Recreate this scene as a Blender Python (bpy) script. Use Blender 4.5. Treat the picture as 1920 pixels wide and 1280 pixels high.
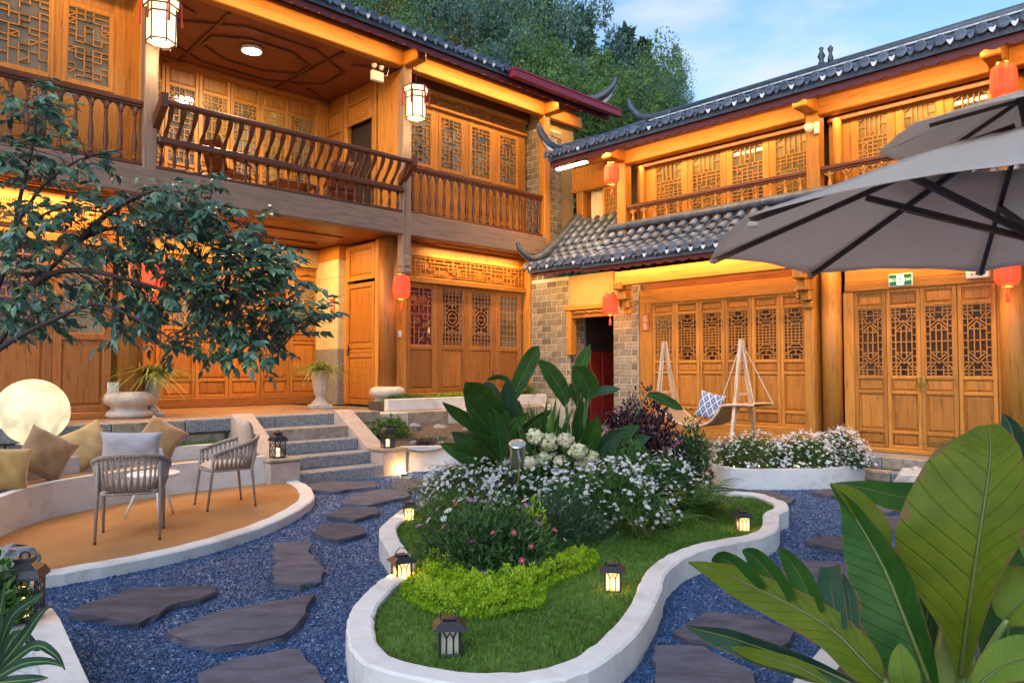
import bpy, math, random
import numpy as np
from mathutils import Matrix, Vector

random.seed(7)
RNG = np.random.default_rng(11)
for _o in list(bpy.data.objects):
    bpy.data.objects.remove(_o)
SC = bpy.context.scene
COL = SC.collection
R_ = math.radians

# ------------------------------------------------------------------ camera
FPX, CAMZ, PITCH = 1380.0, 1.6, math.atan(52 / 1380)
_cd = bpy.data.cameras.new('camera')
_cd.sensor_fit = 'HORIZONTAL'; _cd.sensor_width = 36.0
_cd.lens = 36.0 * FPX / 1920.0
_cd.clip_start = 0.05; _cd.clip_end = 2000
CAM = bpy.data.objects.new('camera', _cd); COL.objects.link(CAM)
CAM.location = (0, 0, CAMZ); CAM.rotation_euler = (math.pi / 2 + PITCH, 0, 0)
SC.camera = CAM

# ------------------------------------------------------------------ sky, sun, exposure (dusk)
SUN_EL, SUN_AZ = R_(14), R_(205)
EV = 1.45
LK = .66                      # dimming of every lamp to suit the longer dusk exposure
W = bpy.data.worlds.new('World'); SC.world = W; W.use_nodes = True
_n, _l = W.node_tree.nodes, W.node_tree.links
_n.clear()
_out = _n.new('ShaderNodeOutputWorld'); _bg = _n.new('ShaderNodeBackground')
_sky = _n.new('ShaderNodeTexSky'); _sky.sky_type = 'NISHITA'; _sky.sun_disc = False
_sky.sun_elevation = SUN_EL; _sky.sun_rotation = SUN_AZ; _sky.air_density = 1.0; _sky.dust_density = 0.35; _sky.ozone_density = 3.0
_bg.inputs['Strength'].default_value = 0.112
_tc = _n.new('ShaderNodeTexCoord'); _mp = _n.new('ShaderNodeMapping'); _mp.inputs['Scale'].default_value = (1.0, 1.0, 2.6)
_nz = _n.new('ShaderNodeTexNoise'); _nz.inputs['Scale'].default_value = 2.3; _nz.inputs['Detail'].default_value = 7; _nz.inputs['Roughness'].default_value = .58
_rp = _n.new('ShaderNodeMapRange'); _rp.inputs['From Min'].default_value = .45; _rp.inputs['From Max'].default_value = .68; _rp.interpolation_type = 'SMOOTHSTEP'
_rp.inputs['To Max'].default_value = .85
_mx = _n.new('ShaderNodeMix'); _mx.data_type = 'RGBA'
_mx.inputs['B'].default_value = (2.9, 3.1, 3.35, 1)
_l.new(_tc.outputs['Generated'], _mp.inputs['Vector']); _l.new(_mp.outputs['Vector'], _nz.inputs['Vector'])
_l.new(_nz.outputs['Fac'], _rp.inputs['Value']); _l.new(_rp.outputs['Result'], _mx.inputs['Factor'])
_l.new(_sky.outputs['Color'], _mx.inputs['A']); _l.new(_mx.outputs['Result'], _bg.inputs['Color'])
_l.new(_bg.outputs['Background'], _out.inputs['Surface'])

_sd = bpy.data.lights.new('sun', 'SUN'); _sd.energy = 0.85; _sd.angle = R_(50); _sd.color = (.80, .88, 1.0)
SUN = bpy.data.objects.new('sun', _sd); COL.objects.link(SUN)
_dir = Vector((math.sin(SUN_AZ) * math.cos(SUN_EL + .6), math.cos(SUN_AZ) * math.cos(SUN_EL + .6), math.sin(SUN_EL + .6)))
SUN.rotation_euler = _dir.to_track_quat('Z', 'Y').to_euler()

SC.view_settings.view_transform = 'Standard'; SC.view_settings.look = 'None'
SC.view_settings.exposure = EV; SC.view_settings.gamma = 1.0; SC.view_settings.use_curve_mapping = False
SC.render.engine = 'CYCLES'
SC.cycles.use_denoising = True
SC.cycles.max_bounces = 4; SC.cycles.diffuse_bounces = 2; SC.cycles.glossy_bounces = 2; SC.cycles.transmission_bounces = 2
SC.cycles.transparent_max_bounces = 8
SC.cycles.sample_clamp_indirect = 6.0; SC.cycles.caustics_reflective = False; SC.cycles.caustics_refractive = False
SC.cycles.use_adaptive_sampling = True; SC.cycles.adaptive_threshold = .03

# ------------------------------------------------------------------ survey helpers: photo position -> real place
_C, _S = math.cos(PITCH), math.sin(PITCH)
def ray(px, py):
    x = (px - 960) / FPX; y = -(py - 640) / FPX
    return np.array([x, _C - y * _S, _S + y * _C])
CP = np.array([0, 0, CAMZ])
def G(px, py, z=0.0):
    r = ray(px, py); return CP + r * ((z - CAMZ) / r[2])
def AT(px, py, Y):
    r = ray(px, py); return CP + r * (Y / r[1])
class Wing:
    def __init__(s, O, ang):
        s.O = np.array([O[0], O[1], 0.]); s.u = np.array([math.cos(ang), math.sin(ang), 0.]); s.n = np.array([math.sin(ang), -math.cos(ang), 0.])
        s.M = Matrix.Translation((O[0], O[1], 0)) @ Matrix.Rotation(ang, 4, 'Z')
    def p(s, px, py, t=0.0):            # (along, height) on the plane t metres in front of the pillars
        r = ray(px, py); P = s.O + s.n * t; q = CP + r * (((P - CP) @ s.n) / (r @ s.n))
        return float((q - s.O) @ s.u), float(q[2])
    def st(s, q):
        d = np.array(q) - s.O; return float(d @ s.u), float(d @ s.n)
    def w(s, a, t, z):
        return s.O + s.u * a + s.n * t + np.array([0, 0, z])
LW = Wing((-2.4, 14.2), math.atan2(.695, .72))
RW = Wing((5.42, 11.69), math.atan2(-.723, .691))

# ------------------------------------------------------------------ mesh helpers
class MB:
    def __init__(s): s.v = []; s.f = []
    def add(s, vs, fs):
        b = len(s.v); s.v += [tuple(map(float, q)) for q in vs]; s.f += [tuple(i + b for i in f) for f in fs]; return s
    def box(s, x0, x1, y0, y1, z0, z1):
        return s.add([(x0,y0,z0),(x1,y0,z0),(x1,y1,z0),(x0,y1,z0),(x0,y0,z1),(x1,y0,z1),(x1,y1,z1),(x0,y1,z1)],
                     [(0,3,2,1),(4,5,6,7),(0,1,5,4),(1,2,6,5),(2,3,7,6),(3,0,4,7)])
    def cbox(s, x0, x1, y0, y1, z0, z1, c=.012):      # chamfered box
        c = min(c, (x1-x0)*.4, (y1-y0)*.4, (z1-z0)*.4)
        vs = []; 
        for z, e in ((z0, c), (z0+c, 0), (z1-c, 0), (z1, c)):
            a0, a1, b0, b1 = x0+e, x1-e, y0+e, y1-e
            k = c if e == 0 else c*.4
            vs += [(a0+k,b0,z),(a1-k,b0,z),(a1,b0+k,z),(a1,b1-k,z),(a1-k,b1,z),(a0+k,b1,z),(a0,b1-k,z),(a0,b0+k,z)]
        fs = [tuple(range(7,-1,-1)), tuple(range(24,32))]
        for r in range(3):
            for i in range(8):
                j = (i+1) % 8; fs.append((r*8+i, r*8+j, r*8+8+j, r*8+8+i))
        return s.add(vs, fs)
    def obox(s, p, q, w, h, up=(0,0,1)):              # bar from p to q, w wide, h tall
        p = Vector(p); q = Vector(q); d = (q-p).normalized(); up = Vector(up)
        if abs(d.dot(up)) > .98: up = Vector((1,0,0))
        x = d.cross(up).normalized()*w/2; y = x.cross(d).normalized()*h/2
        vs = [p-x-y,p+x-y,p+x+y,p-x+y,q-x-y,q+x-y,q+x+y,q-x+y]
        return s.add(vs, [(0,1,2,3),(7,6,5,4),(0,4,5,1),(1,5,6,2),(2,6,7,3),(3,7,4,0)])
    def tube(s, pts, rad, n=8, cap=True):
        pts = [Vector(p) for p in pts]; m = len(pts)
        if not hasattr(rad, '__len__'): rad = [rad]*m
        vs = []; ref = None
        for i, p in enumerate(pts):
            t = (pts[min(i+1,m-1)] - pts[max(i-1,0)])
            t = t.normalized() if t.length > 1e-9 else Vector((0,0,1))
            if ref is None: ref = Vector((0,0,1)) if abs(t.z) < .9 else Vector((1,0,0))
            a = t.cross(ref)
            if a.length < 1e-5: a = t.cross(Vector((1,.3,.2)))
            a.normalize(); b = t.cross(a).normalized(); ref = -b if False else ref
            for k in range(n):
                an = 2*math.pi*k/n; vs.append(p + (a*math.cos(an) + b*math.sin(an))*rad[i])
        fs = [(i*n+k, i*n+(k+1)%n, (i+1)*n+(k+1)%n, (i+1)*n+k) for i in range(m-1) for k in range(n)]
        if cap: fs += [tuple(range(n-1,-1,-1)), tuple((m-1)*n+k for k in range(n))]
        return s.add(vs, fs)
    def lathe(s, prof, n=20, c=(0,0,0), sq=0.0):      # prof: (r,z) upwards
        vs = []
        for r, z in prof:
            for k in range(n):
                a = 2*math.pi*k/n
                vs.append((c[0]+r*math.cos(a), c[1]+r*math.sin(a), c[2]+z))
        m = len(prof)
        fs = [(i*n+k, i*n+(k+1)%n, (i+1)*n+(k+1)%n, (i+1)*n+k) for i in range(m-1) for k in range(n)]
        if prof[0][0] > 1e-6: fs.append(tuple(range(n-1,-1,-1)))
        if prof[-1][0] > 1e-6: fs.append(tuple((m-1)*n+k for k in range(n)))
        return s.add(vs, fs)
    def prism(s, poly, z0, z1, ztop=None):
        n = len(poly); vs = [(p[0],p[1],z0) for p in poly] + [(p[0],p[1],z1) for p in poly]
        a = sum(poly[i][0]*poly[(i+1)%n][1]-poly[(i+1)%n][0]*poly[i][1] for i in range(n))
        fs = [tuple(range(n-1,-1,-1)), tuple(range(n,2*n))] + [(i,(i+1)%n,n+(i+1)%n,n+i) for i in range(n)]
        if a < 0: fs = [f[::-1] for f in fs]
        return s.add(vs, fs)
    def grid(s, fn, nu, nv):
        vs = [fn(i/nu, j/nv) for j in range(nv+1) for i in range(nu+1)]
        fs = [(j*(nu+1)+i, j*(nu+1)+i+1, (j+1)*(nu+1)+i+1, (j+1)*(nu+1)+i) for j in range(nv) for i in range(nu)]
        return s.add(vs, fs)
    def mesh(s, name, mat=None, smooth=False):
        me = bpy.data.meshes.new(name); me.from_pydata(s.v, [], s.f); me.update()
        if mat is not None: me.materials.append(mat)
        if smooth: me.polygons.foreach_set('use_smooth', [True]*len(me.polygons))
        return me
    def build(s, name, mat, parent=None, smooth=False, loc=None):
        return link(name, s.mesh(name, mat, smooth), parent, loc)
def link(name, me, parent=None, loc=None, rot=None):
    o = bpy.data.objects.new(name, me); COL.objects.link(o)
    if parent is not None: o.parent = parent
    if loc is not None: o.location = loc
    if rot is not None: o.rotation_euler = rot
    return o
def tag(o, label, cat, group=None, kind=None):
    o['label'] = label; o['category'] = cat
    if group: o['group'] = group
    if kind: o['kind'] = kind
    return o
def thing(name, label, cat, loc=(0,0,0), rz=0.0, group=None, M=None):
    o = bpy.data.objects.new(name, None); COL.objects.link(o); o.empty_display_size = .2
    if M is not None: o.matrix_world = M
    else: o.location = loc; o.rotation_euler = (0,0,rz)
    return tag(o, label, cat, group)
def struct(o): o['kind'] = 'structure'; return o
def copytree(root, label=None, group=None):
    r = root.copy(); COL.objects.link(r)
    if label: r['label'] = label
    if group: r['group'] = group
    for ch in list(root.children):
        c = ch.copy(); COL.objects.link(c); c.parent = r
        for g in list(ch.children):
            d = g.copy(); COL.objects.link(d); d.parent = c
    return r
def scatter_mesh(name, tv, tf, T, P, mat, tint=None, smooth=False):
    """many copies of a small template in one mesh; T (n,3,3), P (n,3)"""
    tv = np.asarray(tv, float); n, k = len(P), len(tv)
    V = (np.einsum('nij,kj->nki', T, tv) + P[:, None, :]).reshape(-1, 3)
    L = [len(f) for f in tf]; flat = np.array([i for f in tf for i in f], np.int32)
    loops = (flat[None, :] + (np.arange(n, dtype=np.int32)*k)[:, None]).ravel()
    me = bpy.data.meshes.new(name); me.vertices.add(n*k); me.vertices.foreach_set('co', V.ravel().astype(np.float32))
    me.loops.add(len(loops)); me.loops.foreach_set('vertex_index', loops.astype(np.int32))
    tot = np.tile(np.array(L, np.int32), n); st = np.concatenate([[0], np.cumsum(tot)[:-1]]).astype(np.int32)
    me.polygons.add(len(tot)); me.polygons.foreach_set('loop_start', st); me.polygons.foreach_set('loop_total', tot)
    if smooth: me.polygons.foreach_set('use_smooth', np.ones(len(tot), bool))
    a = me.attributes.new('tint', 'FLOAT', 'POINT')
    tt = RNG.random(n) if tint is None else np.asarray(tint)
    a.data.foreach_set('value', np.repeat(tt, k).astype(np.float32))
    me.update(calc_edges=True); me.materials.append(mat)
    return me
def rots(n, tilt=None, up_bias=0.0):
    """random orthonormal frames; columns = leaf x (width), y (length), z (normal)"""
    d = RNG.normal(size=(n,3)); d[:,2] += up_bias; d /= np.linalg.norm(d,axis=1)[:,None]
    r = RNG.normal(size=(n,3)); x = np.cross(d, r); x /= np.linalg.norm(x,axis=1)[:,None]
    z = np.cross(x, d)
    return np.stack([x, d, z], axis=2)
def frames(d, nrm):
    d = d/np.linalg.norm(d,axis=1)[:,None]; x = np.cross(d, nrm); x /= (np.linalg.norm(x,axis=1)[:,None]+1e-9); z = np.cross(x,d)
    return np.stack([x,d,z],axis=2)
def catmull(pts, k=6, closed=False):
    P = [np.array(p, float) for p in pts]; n = len(P); out = []
    rng = range(n) if closed else range(n-1)
    for i in rng:
        if closed: p0,p1,p2,p3 = P[(i-1)%n],P[i],P[(i+1)%n],P[(i+2)%n]
        else: p0,p1,p2,p3 = P[max(i-1,0)],P[i],P[i+1],P[min(i+2,n-1)]
        for j in range(k):
            t = j/k
            out.append(.5*((2*p1)+(-p0+p2)*t+(2*p0-5*p1+4*p2-p3)*t*t+(-p0+3*p1-3*p2+p3)*t**3))
    if not closed: out.append(P[-1])
    return out
def offset_poly(poly, d):
    n = len(poly); out = []
    area = sum(poly[i][0]*poly[(i+1)%n][1]-poly[(i+1)%n][0]*poly[i][1] for i in range(n))
    sg = 1 if area > 0 else -1
    for i in range(n):
        t = poly[(i+1)%n] - poly[i-1]; t = t/ (np.linalg.norm(t)+1e-9)
        out.append(poly[i] + np.array([-t[1], t[0]])*d*sg)
    return out
def inside(poly, q):
    c = False; n = len(poly); j = n-1
    for i in range(n):
        if (poly[i][1] > q[1]) != (poly[j][1] > q[1]) and q[0] < (poly[j][0]-poly[i][0])*(q[1]-poly[i][1])/(poly[j][1]-poly[i][1])+poly[i][0]: c = not c
        j = i
    return c
def inside_np(poly, X, Y):
    c = np.zeros(len(X), bool); n = len(poly); j = n-1
    for i in range(n):
        yi, yj, xi, xj = poly[i][1], poly[j][1], poly[i][0], poly[j][0]
        m = ((yi > Y) != (yj > Y)) & (X < (xj-xi)*(Y-yi)/((yj-yi) or 1e-9)+xi); c ^= m; j = i
    return c

# ------------------------------------------------------------------ materials
MATS = {}
def nodemat(name):
    m = bpy.data.materials.new(name); m.use_nodes = True; nt = m.node_tree
    b = nt.nodes.get('Principled BSDF'); MATS[name] = m
    return m, nt.nodes, nt.links, b
def ramp(n, stops):
    r = n.new('ShaderNodeValToRGB'); e = r.color_ramp.elements
    while len(e) < len(stops): e.new(.5)
    for i, (p, c) in enumerate(stops): e[i].position = p; e[i].color = (*c, 1)
    return r
def mul(c, k): return tuple(min(1, a*k) for a in c)
def simple(name, col, rough=.6, metal=0.0, var=.25, scale=6.0, stretch=(1,1,1), bump=0.0, bscale=None, spec=.5, coat=0.0, detail=6, rand=0.0, sheen=0.0):
    """noise-varied principled; var = lightness variation; rand = per-object variation"""
    m, n, l, b = nodemat(name)
    tc = n.new('ShaderNodeTexCoord'); mp = n.new('ShaderNodeMapping'); mp.inputs['Scale'].default_value = stretch
    nz = n.new('ShaderNodeTexNoise'); nz.inputs['Scale'].default_value = scale; nz.inputs['Detail'].default_value = detail; nz.inputs['Roughness'].default_value = .6
    l.new(tc.outputs['Object'], mp.inputs['Vector']); l.new(mp.outputs['Vector'], nz.inputs['Vector'])
    r = ramp(n, [(.3, mul(col, 1-var)), (.7, mul(col, 1+var))]); l.new(nz.outputs['Fac'], r.inputs['Fac'])
    c = r.outputs['Color']
    if rand:
        oi = n.new('ShaderNodeObjectInfo'); hv = n.new('ShaderNodeHueSaturation'); mr = n.new('ShaderNodeMapRange')
        mr.inputs['To Min'].default_value = 1-rand; mr.inputs['To Max'].default_value = 1+rand
        l.new(oi.outputs['Random'], mr.inputs['Value']); l.new(mr.outputs['Result'], hv.inputs['Value']); l.new(c, hv.inputs['Color']); c = hv.outputs['Color']
    l.new(c, b.inputs['Base Color'])
    b.inputs['Roughness'].default_value = rough; b.inputs['Metallic'].default_value = metal; b.inputs['Specular IOR Level'].default_value = spec
    b.inputs['Coat Weight'].default_value = coat; b.inputs['Sheen Weight'].default_value = sheen
    if bump:
        n2 = n.new('ShaderNodeTexNoise'); n2.inputs['Scale'].default_value = bscale or scale*4; n2.inputs['Detail'].default_value = 5
        l.new(mp.outputs['Vector'], n2.inputs['Vector'])
        bp = n.new('ShaderNodeBump'); bp.inputs['Strength'].default_value = bump; bp.inputs['Distance'].default_value = .02
        l.new(n2.outputs['Fac'], bp.inputs['Height']); l.new(bp.outputs['Normal'], b.inputs['Normal'])
    return m
def wood(name, col, axis='z', rough=.5, dark=.48, knots=True, rand=.2):
    m, n, l, b = nodemat(name)
    tc = n.new('ShaderNodeTexCoord'); mp = n.new('ShaderNodeMapping')
    st = {'x': (1.2,16,16), 'y': (16,1.2,16), 'z': (16,16,1.2)}[axis]; mp.inputs['Scale'].default_value = st
    oi = n.new('ShaderNodeObjectInfo'); va = n.new('ShaderNodeVectorMath'); va.operation = 'MULTIPLY_ADD'
    cx = n.new('ShaderNodeCombineXYZ'); l.new(oi.outputs['Random'], cx.inputs[0]); l.new(oi.outputs['Random'], cx.inputs[1]); l.new(oi.outputs['Random'], cx.inputs[2])
    l.new(cx.outputs[0], va.inputs[0]); va.inputs[1].default_value = (17,31,23); l.new(tc.outputs['Object'], va.inputs[2])
    l.new(va.outputs[0], mp.inputs['Vector'])
    nz = n.new('ShaderNodeTexNoise'); nz.inputs['Scale'].default_value = 1.6; nz.inputs['Detail'].default_value = 7; nz.inputs['Roughness'].default_value = .62; nz.inputs['Distortion'].default_value = .7
    l.new(mp.outputs['Vector'], nz.inputs['Vector'])
    r = ramp(n, [(.28, mul(col, dark)), (.47, col), (.75, mul(col, 1.22))]); l.new(nz.outputs['Fac'], r.inputs['Fac'])
    c = r.outputs['Color']
    if knots:
        vz = n.new('ShaderNodeTexVoronoi'); vz.inputs['Scale'].default_value = 1.3; vz.inputs['Randomness'].default_value = 1
        m2 = n.new('ShaderNodeMapping'); m2.inputs['Scale'].default_value = tuple(.35 if s < 2 else 1.0 for s in st); l.new(va.outputs[0], m2.inputs['Vector']); l.new(m2.outputs['Vector'], vz.inputs['Vector'])
        kr = n.new('ShaderNodeMapRange'); kr.inputs['From Min'].default_value = .02; kr.inputs['From Max'].default_value = .075; kr.inputs['To Min'].default_value = .75; kr.inputs['To Max'].default_value = 0
        l.new(vz.outputs['Distance'], kr.inputs['Value'])
        mx = n.new('ShaderNodeMix'); mx.data_type = 'RGBA'; mx.inputs['B'].default_value = (*mul(col, .3), 1); l.new(kr.outputs['Result'], mx.inputs['Factor']); l.new(c, mx.inputs['A']); c = mx.outputs['Result']
    hv = n.new('ShaderNodeHueSaturation'); mr = n.new('ShaderNodeMapRange'); mr.inputs['To Min'].default_value = 1-rand; mr.inputs['To Max'].default_value = 1+rand
    l.new(oi.outputs['Random'], mr.inputs['Value']); l.new(mr.outputs['Result'], hv.inputs['Value']); l.new(c, hv.inputs['Color'])
    l.new(hv.outputs['Color'], b.inputs['Base Color'])
    b.inputs['Roughness'].default_value = rough; b.inputs['Specular IOR Level'].default_value = .4
    bp = n.new('ShaderNodeBump'); bp.inputs['Strength'].default_value = .25; bp.inputs['Distance'].default_value = .006
    l.new(nz.outputs['Fac'], bp.inputs['Height']); l.new(bp.outputs['Normal'], b.inputs['Normal'])
    return m
def emis(name, col, st, mottled=0.0):
    st = st*.45
    m, n, l, b = nodemat(name)
    b.inputs['Base Color'].default_value = (*col, 1); b.inputs['Emission Color'].default_value = (*col, 1); b.inputs['Emission Strength'].default_value = st
    b.inputs['Roughness'].default_value = .5
    if mottled:
        nz = n.new('ShaderNodeTexNoise'); nz.inputs['Scale'].default_value = 5; nz.inputs['Detail'].default_value = 5
        tc = n.new('ShaderNodeTexCoord'); l.new(tc.outputs['Object'], nz.inputs['Vector'])
        mr = n.new('ShaderNodeMapRange'); mr.inputs['From Min'].default_value = .35; mr.inputs['From Max'].default_value = .65; mr.inputs['To Min'].default_value = st*(1-mottled); mr.inputs['To Max'].default_value = st*(1+mottled)
        l.new(nz.outputs['Fac'], mr.inputs['Value']); l.new(mr.outputs['Result'], b.inputs['Emission Strength'])
    return m
def leafmat(name, c0, c1, c2=None, rough=.45, trans=.3, spec=.4, noise=0.0):
    m, n, l, b = nodemat(name)
    at = n.new('ShaderNodeAttribute'); at.attribute_name = 'tint'
    st = [(0, c0), (1, c1)] if c2 is None else [(0, c0), (.55, c1), (1, c2)]
    r = ramp(n, st); l.new(at.outputs['Fac'], r.inputs['Fac']); c = r.outputs['Color']
    l.new(c, b.inputs['Base Color']); b.inputs['Roughness'].default_value = rough; b.inputs['Specular IOR Level'].default_value = spec
    if trans:
        tr = n.new('ShaderNodeBsdfTranslucent'); l.new(c, tr.inputs['Color']); ms = n.new('ShaderNodeMixShader'); ms.inputs[0].default_value = trans
        o = n.get('Material Output'); l.new(b.outputs[0], ms.inputs[1]); l.new(tr.outputs[0], ms.inputs[2]); l.new(ms.outputs[0], o.inputs['Surface'])
    return m
WARM = (1.0, .57, .20)
def lamp_area(name, parent, loc, sx, sy, energy, rot=(0,0,0), col=WARM, spread=180):
    d = bpy.data.lights.new(name, 'AREA'); d.shape = 'RECTANGLE'; d.size = sx; d.size_y = sy; d.energy = energy*LK; d.color = col; d.spread = R_(spread)
    o = bpy.data.objects.new(name, d); COL.objects.link(o); o.parent = parent; o.location = loc; o.rotation_euler = rot
    return o
def lamp_point(name, parent, loc, energy, r=.05, col=WARM):
    d = bpy.data.lights.new(name, 'POINT'); d.energy = energy*LK; d.color = col; d.shadow_soft_size = r
    o = bpy.data.objects.new(name, d); COL.objects.link(o); o.parent = parent; o.location = loc
    return o
# ------------------------------------------------------------------ building materials
OR = (.43, .175, .028)
M_WV = wood('wood_upright', OR, 'z'); M_WH = wood('wood_level', OR, 'x')
M_WP = wood('wood_panel', (.39, .15, .024), 'z', rough=.45)
M_WL = wood('wood_lattice', (.42, .18, .038), 'z', knots=False, rand=.05)
M_WDV = wood('wood_brown_upright', (.31, .115, .026), 'z', rough=.5); M_WDH = wood('wood_brown_level', (.31, .115, .026), 'x', rough=.5)
M_DK = wood('wood_dark_red', (.115, .035, .017), 'z', rough=.38, knots=False); M_DKH = wood('wood_dark_red_level', (.115, .035, .017), 'x', rough=.38, knots=False)
M_GR = wood('wood_grey_beam', (.235, .155, .115), 'x', rough=.6, rand=.05); M_GRV = wood('wood_grey_post', (.26, .17, .12), 'z', rough=.6, rand=.05)  # naturally dark wood, with blue skylight greyed into its colour
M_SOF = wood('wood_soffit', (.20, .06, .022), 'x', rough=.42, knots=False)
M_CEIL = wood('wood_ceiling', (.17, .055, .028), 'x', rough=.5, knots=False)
M_RED = simple('red_painted_board', (.13, .018, .022), .45, var=.25, scale=3, stretch=(1,6,6))
M_GUT = simple('crimson_gutter', (.30, .02, .05), .4, var=.12, scale=2)
M_TILE = simple('grey_roof_tile', (.075, .098, .145), .38, var=.55, scale=5, bump=.3, bscale=30, rand=.35)
M_TILE2 = simple('old_roof_pan', (.055, .072, .105), .5, var=.5, scale=4, bump=.4, bscale=25)
M_LIME = simple('lime_mortar', (.62, .64, .68), .7, var=.3, scale=7, bump=.2)
M_RIDGE = simple('ridge_tile', (.05, .064, .09), .4, var=.4, scale=6, bump=.3, bscale=20)
M_BRK = simple('grey_brick', (.215, .175, .125), .8, var=.3, scale=9, bump=.4, bscale=40, rand=.38)
M_MOR = simple('pale_mortar', (.62, .55, .43), .85, var=.15, scale=14, bump=.3)
M_STN = simple('granite_step', (.23, .225, .235), .75, var=.5, scale=26, bump=.6, bscale=60, detail=10)
M_STB = simple('brown_stone', (.30, .235, .175), .8, var=.35, scale=11, bump=.6, bscale=30)
M_STW = simple('carved_pale_stone', (.50, .44, .38), .7, var=.2, scale=9, bump=.3)
M_TFL = simple('terrace_tile', (.33, .215, .14), .32, var=.22, scale=5, stretch=(1,1,1), bump=.05)
M_PLA = simple('ochre_plaster', (.42, .27, .10), .8, var=.08, scale=3, bump=.1)
M_YTI = simple('cream_wall_tile', (.58, .50, .30), .35, var=.12, scale=4, bump=.05)
def rendermat():
    m, n, l, b = nodemat('white_render')
    tc = n.new('ShaderNodeTexCoord'); a = n.new('ShaderNodeTexNoise'); a.inputs['Scale'].default_value = 2.6; a.inputs['Detail'].default_value = 9; a.inputs['Roughness'].default_value = .68
    c = n.new('ShaderNodeTexNoise'); c.inputs['Scale'].default_value = 42; c.inputs['Detail'].default_value = 5
    v = n.new('ShaderNodeTexVoronoi'); v.feature = 'DISTANCE_TO_EDGE'; v.inputs['Scale'].default_value = 1.1
    d = n.new('ShaderNodeVectorMath'); d.operation = 'MULTIPLY_ADD'; d.inputs[1].default_value = (.25,.25,.25); l.new(a.outputs['Color'], d.inputs[0]); l.new(tc.outputs['Object'], d.inputs[2]); l.new(d.outputs[0], v.inputs['Vector'])
    l.new(tc.outputs['Object'], a.inputs['Vector']); l.new(tc.outputs['Object'], c.inputs['Vector'])
    r = ramp(n, [(.30,(.68,.65,.625)),(.52,(.63,.595,.57)),(.66,(.50,.46,.425)),(.80,(.38,.335,.30))]); l.new(a.outputs['Fac'], r.inputs['Fac'])
    k = n.new('ShaderNodeMapRange'); k.inputs['From Max'].default_value = .006; k.inputs['To Min'].default_value = .10; k.inputs['To Max'].default_value = 0; l.new(v.outputs['Distance'], k.inputs['Value'])
    mx = n.new('ShaderNodeMix'); mx.data_type = 'RGBA'; mx.inputs['B'].default_value = (.36,.33,.31,1); l.new(k.outputs['Result'], mx.inputs['Factor']); l.new(r.outputs['Color'], mx.inputs['A']); l.new(mx.outputs['Result'], b.inputs['Base Color'])
    b.inputs['Roughness'].default_value = .8; bp = n.new('ShaderNodeBump'); bp.inputs['Strength'].default_value = .35; bp.inputs['Distance'].default_value = .01; l.new(c.outputs['Fac'], bp.inputs['Height']); l.new(bp.outputs['Normal'], b.inputs['Normal'])
    return m
M_WHT = rendermat()
M_BLK = simple('black_metal', (.018, .019, .022), .42, var=.3, scale=9, metal=.3)
M_WPL = simple('white_plastic', (.75, .73, .68), .4, var=.04)
M_BRS = simple('brass', (.55, .36, .10), .3, metal=1, var=.1)
M_INT = simple('dark_interior', (.022, .012, .009), .9, var=.3, scale=2)  # near-black colour stands in for the shade of unlit rooms
M_CUR = simple('cream_curtain', (.62, .52, .36), .85, var=.15, scale=3, stretch=(14,14,.4))
def glassm(name, col, em=None, st=0.0, rough=.06):
    m, n, l, b = nodemat(name)
    tc = n.new('ShaderNodeTexCoord'); nz = n.new('ShaderNodeTexNoise'); nz.inputs['Scale'].default_value = 2.2; nz.inputs['Detail'].default_value = 3
    oi = n.new('ShaderNodeObjectInfo'); va = n.new('ShaderNodeVectorMath'); va.operation = 'ADD'; l.new(tc.outputs['Object'], va.inputs[0]); l.new(oi.outputs['Location'], va.inputs[1]); l.new(va.outputs[0], nz.inputs['Vector'])
    r = ramp(n, [(.35, mul(col, .5)), (.65, mul(col, 1.5))]); l.new(nz.outputs['Fac'], r.inputs['Fac']); l.new(r.outputs['Color'], b.inputs['Base Color'])
    b.inputs['Roughness'].default_value = rough; b.inputs['Specular IOR Level'].default_value = .8 if rough < .1 else .25; b.inputs['IOR'].default_value = 1.5
    bp = n.new('ShaderNodeBump'); bp.inputs['Strength'].default_value = .05; bp.inputs['Distance'].default_value = .02; l.new(nz.outputs['Fac'], bp.inputs['Height']); l.new(bp.outputs['Normal'], b.inputs['Normal'])
    if em:
        r2 = ramp(n, [(.3, mul(em, .35)), (.7, em)]); l.new(nz.outputs['Fac'], r2.inputs['Fac']); l.new(r2.outputs['Color'], b.inputs['Emission Color']); b.inputs['Emission Strength'].default_value = st*.5  # pane glow stands in for light in the room behind
    return m
M_GD = glassm('pane_dark', (.065, .02, .011), rough=.22); M_GW = glassm('pane_lit_amber', (.13, .075, .02), (1, .62, .16), .17, .25)
M_GS = glassm('pane_faint_glow', (.10, .085, .06), (1, .66, .22), .07); M_GR2 = glassm('pane_red_room', (.09, .012, .02), (.6, .05, .1), .05)
M_LED = emis('led_strip_glow', (1, .74, .34), 14); M_LAMPW = emis('paper_lantern_glow', (1, .74, .40), 1.45, .2); M_DISC = emis('ceiling_disc_glow', (1, .93, .78), 14)
M_BULB = emis('spot_glow', (1, .66, .26), 30)
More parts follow.
